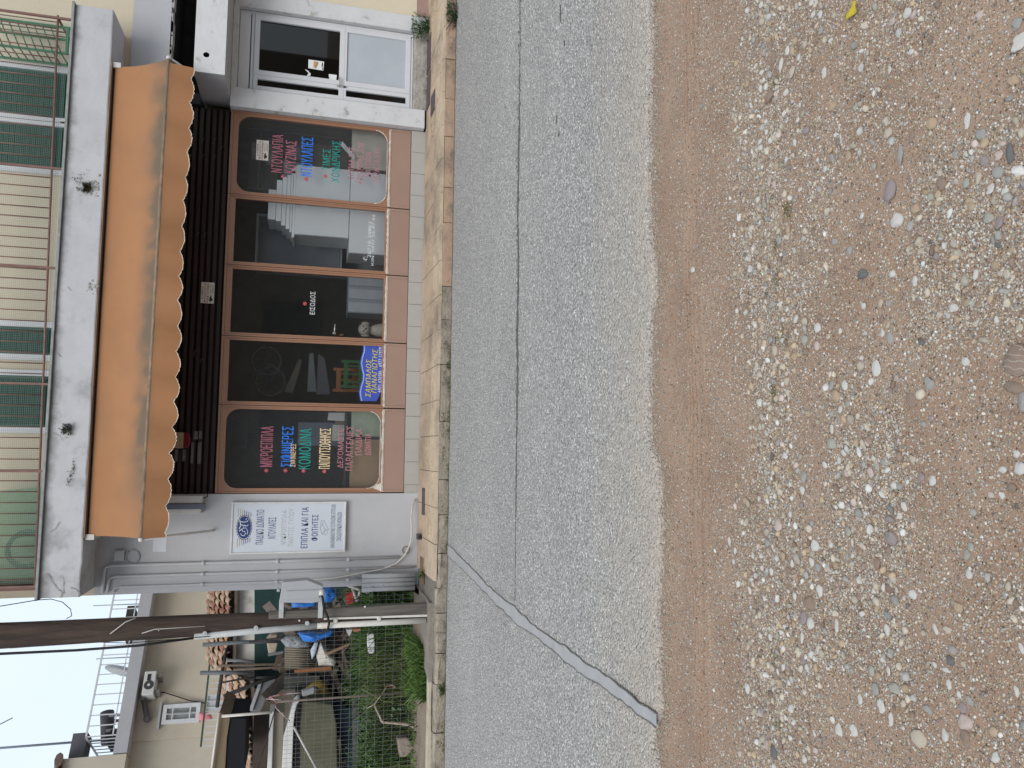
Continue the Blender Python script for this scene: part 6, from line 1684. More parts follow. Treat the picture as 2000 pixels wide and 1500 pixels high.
# heaps of old timber behind the weeds
brs = [mat('old_plank_%d' % k, c1, c2, scale=5, rough=.9, stretch=(4, 1, 4)) for k, (c1, c2) in enumerate((((.09, .075, .062), (.06, .05, .042)), ((.15, .115, .085), (.11, .085, .065)), ((.055, .052, .055), (.04, .037, .04)), ((.24, .20, .17), (.17, .14, .12))))]
hp_ = thing('timber_heap', 'heap of old planks and sticks behind the weeds', 'timber heap', (-3.0, 11.3, .4))
for k in range(150):
    cxx, cyy, czz = RNG.uniform(-4.6, -2.15), RNG.uniform(10.95, 12.2), RNG.uniform(.35, 1.22)
    L = RNG.uniform(.15, .55); an = RNG.normal(0, .35); el = RNG.normal(0, .35)
    if cxx > -2.6: L *= .6
    dv = np.array([math.cos(an) * math.cos(el), math.sin(an) * math.cos(el), math.sin(el)])
    sv = np.array([-math.sin(an), math.cos(an), 0]) * RNG.uniform(.02, .06); uv_ = np.array([0, 0, RNG.uniform(.008, .03)])
    c_ = np.array([cxx, cyy, czz])
    mb = MB(); mb.hexa([c_ - dv * L - sv - uv_, c_ + dv * L - sv - uv_, c_ + dv * L + sv - uv_, c_ - dv * L + sv - uv_, c_ - dv * L - sv + uv_, c_ + dv * L - sv + uv_, c_ + dv * L + sv + uv_, c_ - dv * L + sv + uv_]); mb.build('plank', brs[int(RNG.integers(0, 4))], hp_)
rng2 = np.random.default_rng(5)
for k, (xx_, yy_, lo_, hi_, r_) in enumerate(((-2.55, 11.6, .5, 2.3, .018), (-2.75, 12.0, .5, 2.05, .022), (-3.05, 11.7, .5, 2.5, .016), (-3.35, 11.9, .5, 2.2, .02), (-2.35, 12.1, .5, 1.9, .016), (-3.2, 12.3, .5, 2.75, .018), (-2.9, 11.4, .5, 1.75, .014))):
    lean = rng2.normal(0, .18)
    mb = MB(); mb.tube([(xx_, yy_, lo_), (xx_ + lean * .5, yy_, (lo_ + hi_) / 2), (xx_ + lean, yy_ + .1, hi_)], r_, 6)
    o = mb.build('timber_pole', [black_m, MATS['grey_steel'], MATS['old_plank_1']][k % 3], org=(xx_, yy_, lo_)); tag(o, 'thin %s upright leaning among the scrap, %s' % (('dark', 'grey', 'brown')[k % 3], ('nearest the pole', 'behind the corrugated sheet', 'before the olive board', 'beside the yellow bag', 'behind the silver bag', 'tallest of the scrap poles', 'shortest of the scrap poles')[k]), 'pole', 'dark timber poles in the yard')
for k in range(70):
    c_ = np.array([rng2.uniform(-3.4, -2.15), rng2.uniform(11.7, 12.5), rng2.uniform(.9, 1.9)])
    L = rng2.uniform(.08, .35); an = rng2.normal(0, .5); el = rng2.normal(0, .7)
    dv = np.array([math.cos(an) * math.cos(el), math.sin(an) * .3, math.sin(el)]); sv = np.array([-dv[2], 0, dv[0]]) * rng2.uniform(.02, .09); uv_ = np.array([0, .012, 0])
    mb = MB(); mb.hexa([c_ - dv * L - sv - uv_, c_ + dv * L - sv - uv_, c_ + dv * L - sv + uv_, c_ - dv * L - sv + uv_, c_ - dv * L + sv - uv_, c_ + dv * L + sv - uv_, c_ + dv * L + sv + uv_, c_ - dv * L + sv + uv_]); mb.build('plank', brs[int(rng2.integers(0, 4))], hp_)
item('concrete_beam', 'dark grey concrete beam lying behind the weeds', 'beam', [mat('dark_concrete', (.12, .12, .125), (.09, .09, .095), rough=.9)], [q7(240, 790), q7(310, 790), q7(330, 1560), q7(245, 1560)], 10.9, .15)
item('blue_tank', 'dark blue tank or crate under the trailer cover', 'crate', [mat('dark_blue_paint', (.015, .035, .06), rough=.6)], [q7(20, 880), q7(240, 920), q7(240, 1560), q7(20, 1560)], 11.0, .3)
item('red_tub', 'red plastic tub beside the wall corner', 'tub', [mat('red_plastic', (.46, .04, .035), rough=.5)], [q8(1035, 440), q8(1090, 400), q8(1140, 505), q8(1045, 530)], 10.7, .2)
item('brown_crate', 'brown box beside the red plastic tub', 'box', [mat('brown_box', (.16, .12, .10), rough=.8)], [q8(1150, 500), q8(1175, 380), q8(1235, 400), q8(1220, 515)], 10.6, .2)
for lab, a, b2 in (('pale pipe leaning from the wall corner into the weeds', q8(990, 315), q8(1445, 475)), ('short pale batten crossing the red tub', q8(1090, 350), q8(1145, 500)), ('short pale batten beside the brown box', q8(1150, 490), q8(1175, 380))):
    A_, B_ = at(*a, 10.3), at(*b2, 10.2); mb = MB(); mb.tube([A_, B_], .018, 6); o = mb.build('leaning_batten', MATS['pale_strap'], org=tuple(B_)); tag(o, lab, 'batten')
mb = MB(); quad_at(mb, [q7(390, 195), q7(455, 190), q7(462, 300), q7(455, 385), q7(398, 385), q7(388, 300)], 10.02, .10); o = mb.build('white_trough', mat('white_polystyrene', (.66, .67, .68), (.6, .6, .6), scale=9, rough=.6), org=tuple(at(*q7(460, 290), 10.02)), bevel=.015); tag(o, 'white polystyrene trough lying in the weeds', 'trough')
mb = MB(); quad_at(mb, [q7(675, 1215), q7(775, 1205), q7(850, 1280), q7(835, 1330), q7(770, 1395), q7(700, 1395)], 9.98, .22); o = mb.build('stone_block', mat('pinkish_stone', (.33, .27, .225), (.24, .195, .165), scale=6, rough=.95, bump=.7, bscale=14, bdist=.03), org=tuple(at(*q7(840, 1300), 10)), bevel=.02); tag(o, 'pinkish stone block half sunk in the weeds', 'stone')
bark = mat('peeled_branch', (.44, .36, .30), (.30, .23, .19), scale=12, rough=.85)
br = thing('peeled_branch', 'pale peeled branch bent over the weeds by the wire', 'branch', tuple(at(814, 1444, 9.96)))
mb = MB(); mb.tube([at(*q7(*p), 9.96) for p in ((875, 1220), (870, 1170), (850, 1110), (815, 1085), (760, 1074), (640, 1060), (545, 1055), (525, 1040))], [.012, .018, .02, .019, .018, .016, .015, .014], 8); mb.tube([at(*q7(*p), 9.96) for p in ((530, 1050), (510, 1000), (480, 940), (455, 885))], [.014, .012, .011, .008], 8); mb.build('limb', bark, br)
mb = MB(); mb.tube([at(*q7(*p), 9.96) for p in ((380, 918), (455, 880), (520, 790), (572, 712))], [.005, .007, .006, .006], 6); mb.build('twig', bark, br)
item('painted_kerb_plank', 'white painted board along the foot of the fence', 'board', [mat('old_white_board', (.50, .45, .41), (.38, .31, .27), scale=9, rough=.9)], [q7(845, 665), q7(880, 665), q7(890, 1220), q7(858, 1220)], 9.90, .05)
item('foot_board', 'dark brown board under the white one at the foot of the fence', 'board', [mat('brown_foot_board', (.07, .045, .035), (.1, .065, .05), rough=.9)], [q7(880, 740), q7(925, 760), q7(935, 1250), q7(893, 1230)], 9.87, .06)
item('terracotta_pot', 'terracotta pot shard beside the white conduit in the weeds', 'pot', [mat('terracotta', (.36, .15, .08), rough=.8)], [q7(245, 145), q7(320, 140), q7(318, 165), q7(250, 170)], 10.2, .1)
item('white_pot', 'pale grey bowl beside the terracotta shard', 'bowl', [mat('pale_bowl', (.46, .46, .45), rough=.6)], [q7(178, 150), q7(240, 150), q7(215, 212), q7(205, 212)], 10.25, .1)

# ---- weeds
def weeds(name, label_kind, N_, xr, yr, hr, cols, spread=.25, wide=(.004, .012), base=None):
    n_ = N_
    X = RNG.uniform(xr[0], xr[1], n_); Y = RNG.uniform(yr[0], yr[1], n_)
    H = RNG.uniform(hr[0], hr[1], n_) * (0.45 + 1.1 * fbm(X * 2.3, Y * 2.3, 3))
    Z = np.array([yard_z(a, b2) for a, b2 in zip(X, Y)]) if base is None else np.full(n_, base)
    A_ = RNG.uniform(0, 2 * math.pi, n_); D = RNG.normal(0, spread, (n_, 2)) * H[:, None]
    w = RNG.uniform(wide[0], wide[1], n_)
    ca, sa = np.cos(A_) * w, np.sin(A_) * w
    b0 = np.stack([X - ca, Y - sa, Z], 1); b1 = np.stack([X + ca, Y + sa, Z], 1)
    m0 = np.stack([X - ca * .9 + D[:, 0] * .35, Y - sa * .9 + D[:, 1] * .35, Z + H * .55], 1); m1 = np.stack([X + ca * .9 + D[:, 0] * .35, Y + sa * .9 + D[:, 1] * .35, Z + H * .55], 1)
    t0 = np.stack([X - ca * .2 + D[:, 0], Y - sa * .2 + D[:, 1], Z + H], 1); t1 = np.stack([X + ca * .2 + D[:, 0], Y + sa * .2 + D[:, 1], Z + H * .98], 1)
    V = np.stack([b0, b1, m0, m1, t0, t1], 1).reshape(-1, 3)
    k = np.arange(n_)[:, None] * 6
    F = np.concatenate([k + np.array([[0, 1, 3, 2]]), k + np.array([[2, 3, 5, 4]])], 0)
    cols = np.array(cols)
    patch = np.clip((fbm(X * 1.5 + 9, Y * 1.5, 3) - .35) * 3.3, 0, .999)
    ci = np.clip((patch * len(cols) + RNG.normal(0, .6, n_)).astype(int), 0, len(cols) - 1)
    C = cols[ci] * RNG.uniform(.7, 1.35, n_)[:, None]
    o = np_mesh(name, V, F, vcol_mat('leaf_colour', rough=.8, bump=0, mottle=.2), False, np.repeat(C, 6, 0))
    o['kind'] = 'stuff'
    return o
weeds('tall_weeds', '', 36000, (-7.2, -1.75), (10.10, 11.3), (.16, .62), [(.028, .066, .014), (.042, .095, .02), (.06, .125, .026), (.085, .15, .035), (.12, .15, .055)], .30)
weeds('grass', '', 420, (-6.5, -2.45), (9.75, 9.98), (.03, .13), [(.04, .08, .018), (.06, .11, .025), (.08, .135, .035)], .5)
weeds('grass', '', 1500, (-2.95, -2.32), (9.28, 10.0), (.06, .22), [(.05, .10, .02), (.07, .13, .028), (.09, .155, .035)], .55)
# broad dark leaves among the grass
V, F, C = [], [], []
for _ in range(4200):
    x, y = RNG.uniform(-4.6, -3.0), RNG.uniform(10.0, 11.0)
    if RNG.random() < .3: x = RNG.uniform(-2.2, -1.72); y = RNG.uniform(9.98, 10.4)
    z = yard_z(x, y) + RNG.uniform(.1, .55)
    a = RNG.uniform(0, 6.28); r_ = RNG.uniform(.012, .042); tl_ = RNG.uniform(-.6, .8)
    u = np.array([math.cos(a), math.sin(a), tl_]) * r_; w = np.array([-math.sin(a), math.cos(a), RNG.uniform(-.3, .3)]) * r_ * .55
    c_ = np.array([x, y, z]); k = len(V)
    V += [c_ - u, c_ + w, c_ + u * 1.1, c_ - w]; F.append((k, k + 1, k + 2, k + 3)); C += [np.array([(.06, .12, .055), (.04, .09, .03), (.09, .16, .07)][int(RNG.integers(0, 3))]) * RNG.uniform(.7, 1.3)] * 4
o = np_mesh('broad_weeds', np.array(V), np.array(F), vcol_mat('leaf_colour'), False, np.array(C)); o['kind'] = 'stuff'
# dead sticks
V, F = [], []
mb = MB()
for _ in range(130):
    x, y = RNG.uniform(-3.2, -2.1), RNG.uniform(10.6, 11.2); z = yard_z(x, y) + RNG.uniform(.15, .6)
    a, e = RNG.uniform(0, 6.28), RNG.uniform(-.6, .9); L = RNG.uniform(.1, .35)
    mb.tube([(x, y, z), (x + math.cos(a) * L, y + math.sin(a) * L * .4, z + e * L)], .004, 4)
o = mb.build('dead_twigs', mat('dead_twig', (.17, .13, .10), (.26, .21, .17), rough=.9)); o['kind'] = 'stuff'
# small plants growing from the paving and the balcony
def plant(label, x, y, z, n_, r_, h_, cols):
    V, F, C = [], [], []
    for j_ in range(n_):
        a = RNG.uniform(0, 6.28); rr = r_ * math.sqrt(RNG.random()); zz = h_ * RNG.random() ** 1.2
        c_ = np.array([rr * math.cos(a), rr * math.sin(a) * .6, zz])
        if j_ % 7 == 0:      # a stem up to this leaf
            k = len(V); V += [np.array([-.002, 0, 0]), np.array([.002, 0, 0]), c_ + (.0015, 0, 0), c_ - (.0015, 0, 0)]; F.append((k, k + 1, k + 2, k + 3)); C += [np.array(cols[0])] * 4
        u = np.array([math.cos(a), math.sin(a), RNG.uniform(-.2, 1.2)]); u /= np.linalg.norm(u); L = RNG.uniform(.012, .035)
        w = np.cross(u, [0, 0, 1.]) ; w /= np.linalg.norm(w) + 1e-9
        k = len(V); V += [c_ - u * L, c_ + w * L * .35, c_ + u * L, c_ - w * L * .35]; F.append((k, k + 1, k + 2, k + 3)); C += [np.array(cols[int(RNG.integers(0, len(cols)))]) * RNG.uniform(.7, 1.3)] * 4
    o = np_mesh('weed_plant', np.array(V), np.array(F), vcol_mat('leaf_colour'), False, np.array(C)); o.location = (x, y, z)
    return tag(o, label, 'plant', 'single weeds')
G3 = [(.04, .10, .03), (.06, .13, .04), (.03, .075, .022)]
p = at(822, 52, 9.86); plant('green weed growing between doorstep and cream wall', p[0], 9.86, .18, 420, .19, .24, G3)
p = at(872, 28, 8.80); plant('dark green weed growing in the gutter by the kerb', p[0], 8.80, .0, 260, .17, .13, [(.03, .055, .02), (.04, .08, .025)])
p = atz(826, 1122, .19); plant('little grass tuft at the edge of the rusty cover', p[0], p[1], .19, 60, .06, .05, [(.07, .12, .03)])
p = atz(866, 1360, .06); plant('small weed in the broken kerb below the white-painted board', p[0], 8.83, .02, 60, .07, .05, [(.05, .09, .02)])
p = at(133, 838, 9.38); plant('tiny plant rooted in the balcony plaster', p[0], 9.37, p[2] - .03, 80, .06, .09, [(.06, .08, .05)])
p = at(167, 365, 9.38); plant('moss cushion round the drain spout in the balcony plaster', p[0], 9.385, p[2] - .05, 160, .06, .08, [(.05, .055, .02), (.07, .075, .03)])

for (px_, py_, lab, n_, r_, h_, cc) in ((795, 1462, 'bushy green weed behind the pinkish stone block', 700, .28, .55, G3), (790, 1400, 'dark leafy weed behind the peeled branch', 700, .26, .62, [(.045, .085, .05), (.06, .11, .065), (.03, .06, .03)]), (788, 1315, 'yellowish green weed clump in the middle of the fence', 600, .24, .5, [(.10, .14, .035), (.07, .12, .03), (.15, .16, .06)]), (780, 1252, 'lush weed clump below the white trough', 500, .22, .42, G3)):
    p = at(px_, py_, 10.12); plant(lab, p[0], 10.14, yard_z(p[0], 10.14), n_, r_, h_, cc)
# ================================================================== THE HOUSE BEHIND
hA = at(226, 1440, 16.0)
_k = ray(276, 1153); hB = at(276, 1153, (hA[2] - 1.6) * _k[1] / _k[2])
hd = np.array([hB[0] - hA[0], hB[1] - hA[1]]); hd /= np.linalg.norm(hd); hn = np.array([-hd[1], hd[0]])
ho = thing('beige_house', 'beige house behind the yard with a white railed roof terrace', 'house', (hA[0], hA[1], 0))
hz_ = hA[2]
h_m = mat('house_beige', (.50, .44, .355), (.455, .40, .325), scale=1.5, rough=.9, dirt=(.4, .35, .29), dscale=1.4)
def HB(mb, s0, s1, t0, t1, z0, z1, m=0):
    """box in house coordinates: s along the front, t behind it"""
    f = lambda s, t, z: (hA[0] + hd[0] * s + hn[0] * t, hA[1] + hd[1] * s + hn[1] * t, z)
    return mb.hexa([f(s0, t0, z0), f(s1, t0, z0), f(s1, t1, z0), f(s0, t1, z0), f(s0, t0, z1), f(s1, t0, z1), f(s1, t1, z1), f(s0, t1, z1)], m)
def HP(x, y, t=0.0):
    """where the ray through photo pixel meets the house front (offset t)"""
    w = ray(x, y); o2 = np.array([hA[0] + hn[0] * t, hA[1] + hn[1] * t])
    # EYE + k w on the line o2 + s hd
    M = np.array([[w[0], -hd[0]], [w[1], -hd[1]]]); k, s = np.linalg.solve(M, o2)
    return s, 1.6 + w[2] * k
mb = MB(); HB(mb, .0, 9, .35, 6, 0, hz_ - .231); mb.build('wall', h_m, ho)
mb = MB(); HB(mb, -4.5, -.001, .38, 6, 0, hz_ - .231)
HB(mb, -4.5, -.30, .0, 6, hz_ - .23, hz_ + .80); mb.build('side_block', mat('house_pale', (.50, .45, .37), (.47, .42, .35), rough=.9), ho)
mb = MB(); HB(mb, -.28, 9, 0, 6.2, hz_ - .23, hz_); mb.build('terrace_slab', fascia_m, ho)
wr = mat('white_railing', (.62, .63, .65), rough=.5)
rl2 = bpy.data.objects.new('terrace_railing', None); COL.objects.link(rl2); rl2.parent = ho
mb = MB(); HB(mb, 0.05, 8.8, .05, .075, hz_ + .50, hz_ + .53); HB(mb, .05, 8.8, .055, .07, hz_ + .06, hz_ + .08); HB(mb, .05, .07, .05, 1.6, hz_ + .50, hz_ + .53); mb.build('rail', wr, rl2)
mb = MB(); HB(mb, .055, .072, .055, .07, hz_ + .001, hz_ + .51); bal2 = mb.build('baluster', wr, rl2)
for k in range(1, 46):
    copy_of(bal2, rl2, (hd[0] * .19 * k, hd[1] * .19 * k, 0))
for k in range(1, 8):
    copy_of(bal2, rl2, (hn[0] * .2 * k, hn[1] * .2 * k, 0))
# windows
s0, z1 = HP(311, 1405); s1, z0 = HP(390, 1362)
s0, s1 = min(s0, s1), max(s0, s1); z0, z1 = min(z0, z1), max(z0, z1)
hw = bpy.data.objects.new('window', None); COL.objects.link(hw); hw.parent = ho
mb = MB(); 
for (a, b2, c_, d_) in ((s0, s1, z0, z0 + .07), (s0, s1, z1 - .07, z1), (s0, s0 + .07, z0 + .07, z1 - .07), (s1 - .07, s1, z0 + .07, z1 - .07)): HB(mb, a, b2, .28, .345, c_, d_)
HB(mb, s0 + .17, s0 + .19, .28, .32, z0 + .07, z1 - .07); HB(mb, s1 - .19, s1 - .17, .28, .32, z0 + .07, z1 - .07); HB(mb, s0 + .07, s1 - .07, .275, .2799, z0 + .17, z0 + .19); HB(mb, s0 + .07, s1 - .07, .275, .2799, z1 - .19, z1 - .17)
mb.build('frame', wr, hw)
mb = MB(); HB(mb, s0 + .07, s1 - .07, .325, .348, z0 + .07, z1 - .07); mb.build('pane', mat('house_window_pane', (.22, .23, .23), (.27, .28, .28), rough=.2, spec=.5), hw)
sd, zd1 = HP(302, 1408); 
mb = MB(); HB(mb, s0 - .08, s1 + .04, .26, .345, z1 + .03, z1 + .07); mb.build('hood', fascia_m, hw)
# lower balcony with railing
sb0_, zb = HP(440, 1455, -.9); sb1_, _ = HP(440, 1245, -.9)
_, zrt = HP(398, 1400, -.9)
zb -= .05
mb = MB(); HB(mb, sb0_ - .1, 9, -.95, .349, zb - .2, zb); mb.build('balcony_slab', MATS['whitewash'], ho)
rl3 = bpy.data.objects.new('balcony_railing', None); COL.objects.link(rl3); rl3.parent = ho
mb = MB(); HB(mb, sb0_, 9, -.92, -.9, zrt - .02, zrt + .01); mb.build('rail', mat('dark_green_rail', (.06, .09, .07), rough=.6), rl3)
mb = MB(); HB(mb, sb0_, sb0_ + .015, -.915, -.9, zb, zrt - .02); bal3 = mb.build('baluster', wr, rl3)
k = 1
while sb0_ + k * .11 < 8.9 and k < 90:
    copy_of(bal3, rl3, (hd[0] * .11 * k, hd[1] * .11 * k, 0)); k += 1
mb = MB(); sp0, zp1 = HP(403, 1390, -.86); sp1, zp0 = HP(440, 1358, -.86); HB(mb, sp0, sp1, -.88, -.86, zb + .01, zp1); mb.build('white_panel', mat('white_panel', (.62, .64, .67), rough=.6), rl3)
# second small window, lower left
s0, z1 = HP(402, 1500, .15); s1, z0 = HP(425, 1484, .15)
mb = MB(); HB(mb, min(s0, s1), max(s0, s1), .44, .499, min(z0, z1), max(z0, z1)); mb.build('small_window', mat('small_dark_pane', (.08, .08, .085), rough=.3), ho)
# air conditioner with its pipe
s0, z1 = HP(276, 1357, 0); s1, z0 = HP(306, 1310, 0)
s0, s1, z0, z1 = min(s0, s1), max(s0, s1), min(z0, z1), max(z0, z1)
f3 = lambda s, t, z: np.array([hA[0] + hd[0] * s + hn[0] * t, hA[1] + hd[1] * s + hn[1] * t, z])
ac = thing('air_conditioner', 'white air conditioner unit on the beige house wall', 'air conditioner', tuple(f3(s0, .2, z0)))
mb = MB(); HB(mb, s0, s1, .0, .33, z0, z1); mb.build('case', mat('ac_white', (.56, .56, .55), rough=.5), ac, bevel=.01)
fc = f3(lerp(s0, s1, .40), -.006, (z0 + z1) / 2); rr = (z1 - z0) * .42
hd3 = np.array([hd[0], hd[1], 0.])
mb = MB(); mb.poly([fc + hd3 * rr * math.cos(a) + np.array([0, 0, rr * math.sin(a)]) for a in np.linspace(0, 6.283, 25)[:-1]]); mb.build('fan_grille', mat('ac_grille', (.05, .052, .055), rough=.5), ac)
mb = MB(); mb.poly([fc - np.array([hn[0], hn[1], 0]) * .006 + hd3 * rr * .3 * math.cos(a) + np.array([0, 0, rr * .3 * math.sin(a)]) for a in np.linspace(0, 6.283, 17)[:-1]]); mb.build('hub', MATS['ac_white'], ac)
mb = MB(); HB(mb, s1 - .18, s1 - .06, -.008, -.001, z1 - .12, z1 - .06); mb.build('badge', black_p, ac)
mb = MB(); HB(mb, s0 + .05, s0 + .1, .05, .349, z0 - .09, z0 - .001); HB(mb, s1 - .1, s1 - .05, .05, .349, z0 - .09, z0 - .001); mb.build('bracket', mat('ac_bracket', (.2, .2, .2), rough=.6), ac)
a_, b_ = HP(280, 1362, .2), HP(287, 1402, .2); pi = thing('drain_pipe', 'short dark pipe hanging beside the air conditioner', 'pipe', tuple(f3(a_[0], .2, a_[1])))
mb = MB(); mb.tube([f3(s0 - .02, .1, (z0 + z1) / 2 + .1), f3(a_[0], .2, a_[1]), f3(b_[0], .25, b_[1])], .05, 8); mb.ball(f3(b_[0], .25, b_[1]), .07, 0, 8); mb.build('pipe', mat('dark_pipe', (.10, .09, .09), rough=.7), pi)
mb = MB(); pts = [HP(308, 1350, .2), HP(320, 1352, .3), HP(370, 1368, .3), HP(400, 1373, .3)]
mb.tube([f3(s, .30, z) for s, z in pts], .012, 5); mb.build('cable', black_p, ac)
# roof terrace clutter: solar heater, chairs, masts
s0, z0 = HP(228, 1440, .9); s1, z1 = HP(192, 1382, .9)
sh_ = thing('solar_heater', 'dark solar water heater on the roof terrace', 'solar heater', tuple(f3(s0, 1.2, hz_ - .05)))
mb = MB(); q0, q1 = f3(min(s0, s1), 1.2, hz_ + .36), f3(max(s0, s1), 1.2, hz_ + .48); mb.tube([q0, lerp(q0, q1, .5), q1], .13, 12); mb.build('tank', mat('dark_tank', (.045, .045, .05), rough=.5), sh_)
mb = MB(); 
for s in (min(s0, s1) + .15, max(s0, s1) - .15): HB(mb, s, s + .05, 1.0, 1.05, hz_ - .05, hz_ + .4); HB(mb, s, s + .05, 1.35, 1.4, hz_ - .05, hz_ + .4)
mb.build('stand', mat('grey_stand', (.25, .25, .26), rough=.6), sh_)
mb = MB(); HB(mb, min(s0, s1) - .15, min(s0, s1) + .15, .9, 1.3, hz_ + .0, hz_ + .30); mb.build('collector', black_m, sh_)
s_, z_ = HP(190, 1203, .9)
tc_ = thing('terrace_table', 'dark covered table at the pole end of the roof terrace', 'table', tuple(f3(s_, 1.2, hz_ - .05)))
mb = MB(); HB(mb, s_ - .42, s_ + .2, .9, 1.5, hz_ + .25, hz_ + .40); mb.build('cover', black_m, tc_)
mb = MB(); HB(mb, s_ - .4, s_ - .35, 1, 1.05, hz_ - .05, hz_ + .249); HB(mb, s_ + .2, s_ + .25, 1, 1.05, hz_ - .05, hz_ + .249); mb.build('leg', MATS['grey_stand'], tc_)
s_, z_ = HP(228, 1300, .6)
sd_ = thing('satellite_dish', 'small grey satellite dish on the roof terrace', 'satellite dish', tuple(f3(s_, .8, hz_ - .05)))
mb = MB(); q0 = f3(s_, .8, hz_ + .28); 
P = [[q0 + np.array([hn[0], hn[1], 0]) * (.10 * r_ * r_) + (hd3 * math.cos(a) * .10 + np.array([0, 0, .34 * math.sin(a)])) * r_ + hd3 * .1 * math.sin(a) * r_ for a in np.linspace(0, 6.283, 19)[:-1]] for r_ in (.05, .4, .7, 1)]
mb.grid(P, 0, True, True); mb.build('dish', mat('dish_grey', (.34, .35, .36), rough=.5), sd_); mb = MB(); mb.tube([f3(s_, .9, hz_ - .05), q0 + np.array([hn[0], hn[1], 0]) * .05], .025, 6); mb.tube([q0, q0 - np.array([hn[0], hn[1], 0]) * .2 - np.array([0, 0, .1])], .012, 5); mb.build('mount', MATS['grey_stand'], sd_)
for (x_, y_, xb_, lab, cat) in ((182, 1183, 268, 'thin aerial rod on the roof terrace between shop and pole', 'aerial'), (188, 1287, 250, 'thin aerial rod on the roof terrace beside the satellite dish', 'aerial')):
    s_, z_ = HP(x_, y_, .5); mb = MB(); mb.tube([f3(s_, .5, hz_ - .05), f3(s_, .5, z_)], .012, 6); o = mb.build('aerial_rod', MATS['dish_grey'], org=tuple(f3(s_, .5, hz_ - .05))); tag(o, lab, cat)
s_, z_ = HP(0, 1462, 1.0)
ms = thing('antenna_mast', 'tall thin antenna mast on the roof corner of the house', 'mast', tuple(f3(s_, 1.0, hz_ + .8)))
sb_, _ = HP(165, 1448, 1.0)
mb = MB(); mb.tube([f3(sb_, 1, hz_ + .1), f3(sb_, 1, hz_ + 4.2)], .022, 6); mb.build('pole', mat('mast_steel', (.20, .23, .28), rough=.5), ms)
s2, z2 = HP(25, 1402, 1.0); mb = MB(); mb.tube([f3(sb_ + .05, 1, hz_ + 3.0), f3(s2, 1, z2)], .01, 5); mb.build('stay_wire', MATS['mast_steel'], ms)
rf_ = thing('tile_eave', 'dark clay tile eave of the house block beside the antenna mast', 'roof', tuple(f3(-.5, .1, hz_ + .80)))
first = None
for k in range(13):
    if first is None:
        mb = MB(); a0 = f3(-.34, -.12, hz_ + .84); mb.tube([a0, a0 + np.array([hn[0] * 1.2, hn[1] * 1.2, .25])], .12, 8, 0, True, .6); first = mb.build('roof_tile', mat('dark_clay', (.12, .09, .08), (.2, .15, .12), scale=8, rough=.9), rf_)
    else:
        copy_of(first, rf_, (-hd[0] * .24 * k, -hd[1] * .24 * k, 0))
mb = MB(); HB(mb, -.2, .22, .3, .7, hz_ + .55, hz_ + .80); o = mb.build('chimney_cowl', mat('dark_cowl', (.10, .10, .11), rough=.8), org=tuple(f3(0, .5, hz_ + .5))); tag(o, 'dark cowl at the corner of the roof terrace', 'cowl')
# pale building glimpsed between shop and house
gl = thing('far_house', 'pale far house glimpsed between the shop wall and the beige house', 'house', (-4.2, 30, 0))
mb = MB(); mb.box(-6.6, -3.0, 30, 34, 0, 3.6); mb.build('wall', mat('far_white', (.6, .6, .62), rough=.9), gl); mb = MB(); mb.box(-6.8, -2.8, 29.8, 34.2, 3.6, 3.8); mb.build('roof', MATS['far_white'], gl)

# house on the other side of the street, seen only in the window reflections
op = thing('opposite_house', 'beige house across the street mirrored dimly in the glass', 'house', (2, -11, 0))
mb = MB(); mb.box(-9, 16, -18, -11, -.05, 5.2); mb.build('wall', mat('opposite_beige', (.30, .26, .20), (.27, .23, .18), rough=.9), op)
mb = MB(); mb.box(-9.3, 16.3, -18.3, -10.7, 5.2, 5.45); mb.build('roof', fascia_m, op)
first = None
for k in range(6):
    if first is None:
        mb = MB(); mb.box(-7.5, -6.2, -10.98, -10.9, 1.2, 3.4); first = mb.build('window', mat('opposite_window', (.05, .055, .06), rough=.2), op)
    else:
        copy_of(first, op, (k * 4.0, 0, 0))

# ================================================================== STONES
PEB = {'white': ((.50, .485, .455), (.43, .41, .38)), 'grey': ((.30, .29, .27), (.235, .23, .215)), 'cream': ((.42, .37, .30), (.36, .305, .24)), 'tan': ((.38, .29, .20), (.31, .23, .16)), 'brown': ((.25, .185, .145), (.20, .145, .115)), 'dark': ((.14, .135, .13), (.105, .10, .098)), 'purple': ((.27, .225, .22), (.22, .18, .18)), 'greenish': ((.33, .325, .275), (.26, .255, .22)), 'pinkish': ((.45, .37, .33), (.39, .31, .28))}
PEBM = {k: mat('pebble_' + k, a, b2, scale=22, rough=.75, bump=.25, bscale=60, detail=8, dirt=tuple(v * .62 for v in b2), dscale=40, dlo=.60, dhi=.78, bdist=.003) for k, (a, b2) in PEB.items()}
import bmesh
def ico(sub):
    bm = bmesh.new(); bmesh.ops.create_icosphere(bm, subdivisions=sub, radius=1)
    V = np.array([v.co[:] for v in bm.verts]); F = np.array([[v.index for v in f.verts] for f in bm.faces]); bm.free()
    return V, F
I3, F3 = ico(3); I2, F2 = ico(2); I1, F1 = ico(1)
def lump(V, s, k1=.22, k2=.10):
    d = V.copy()
    r = 1 + k1 * (2 * fbm(V[:, 0] * 1.1 + s * 3.1 + V[:, 2] * .7, V[:, 1] * 1.1 + s * 7.7 - V[:, 2] * .5, 2) - 1) + k2 * (2 * fbm(V[:, 0] * 3 + s, V[:, 1] * 3 - s + V[:, 2] * 2, 2) - 1)
    # flatten a side or two so the outline is not a plain egg
    for _ in range(3):
        n_ = RNG.normal(size=3); n_ /= np.linalg.norm(n_)
        c_ = RNG.uniform(.62, .9)
        dd = d @ n_
        d = d - np.outer(np.clip(dd - c_, 0, None) * .75, n_)
    return d * r[:, None]
STONE_ME = []
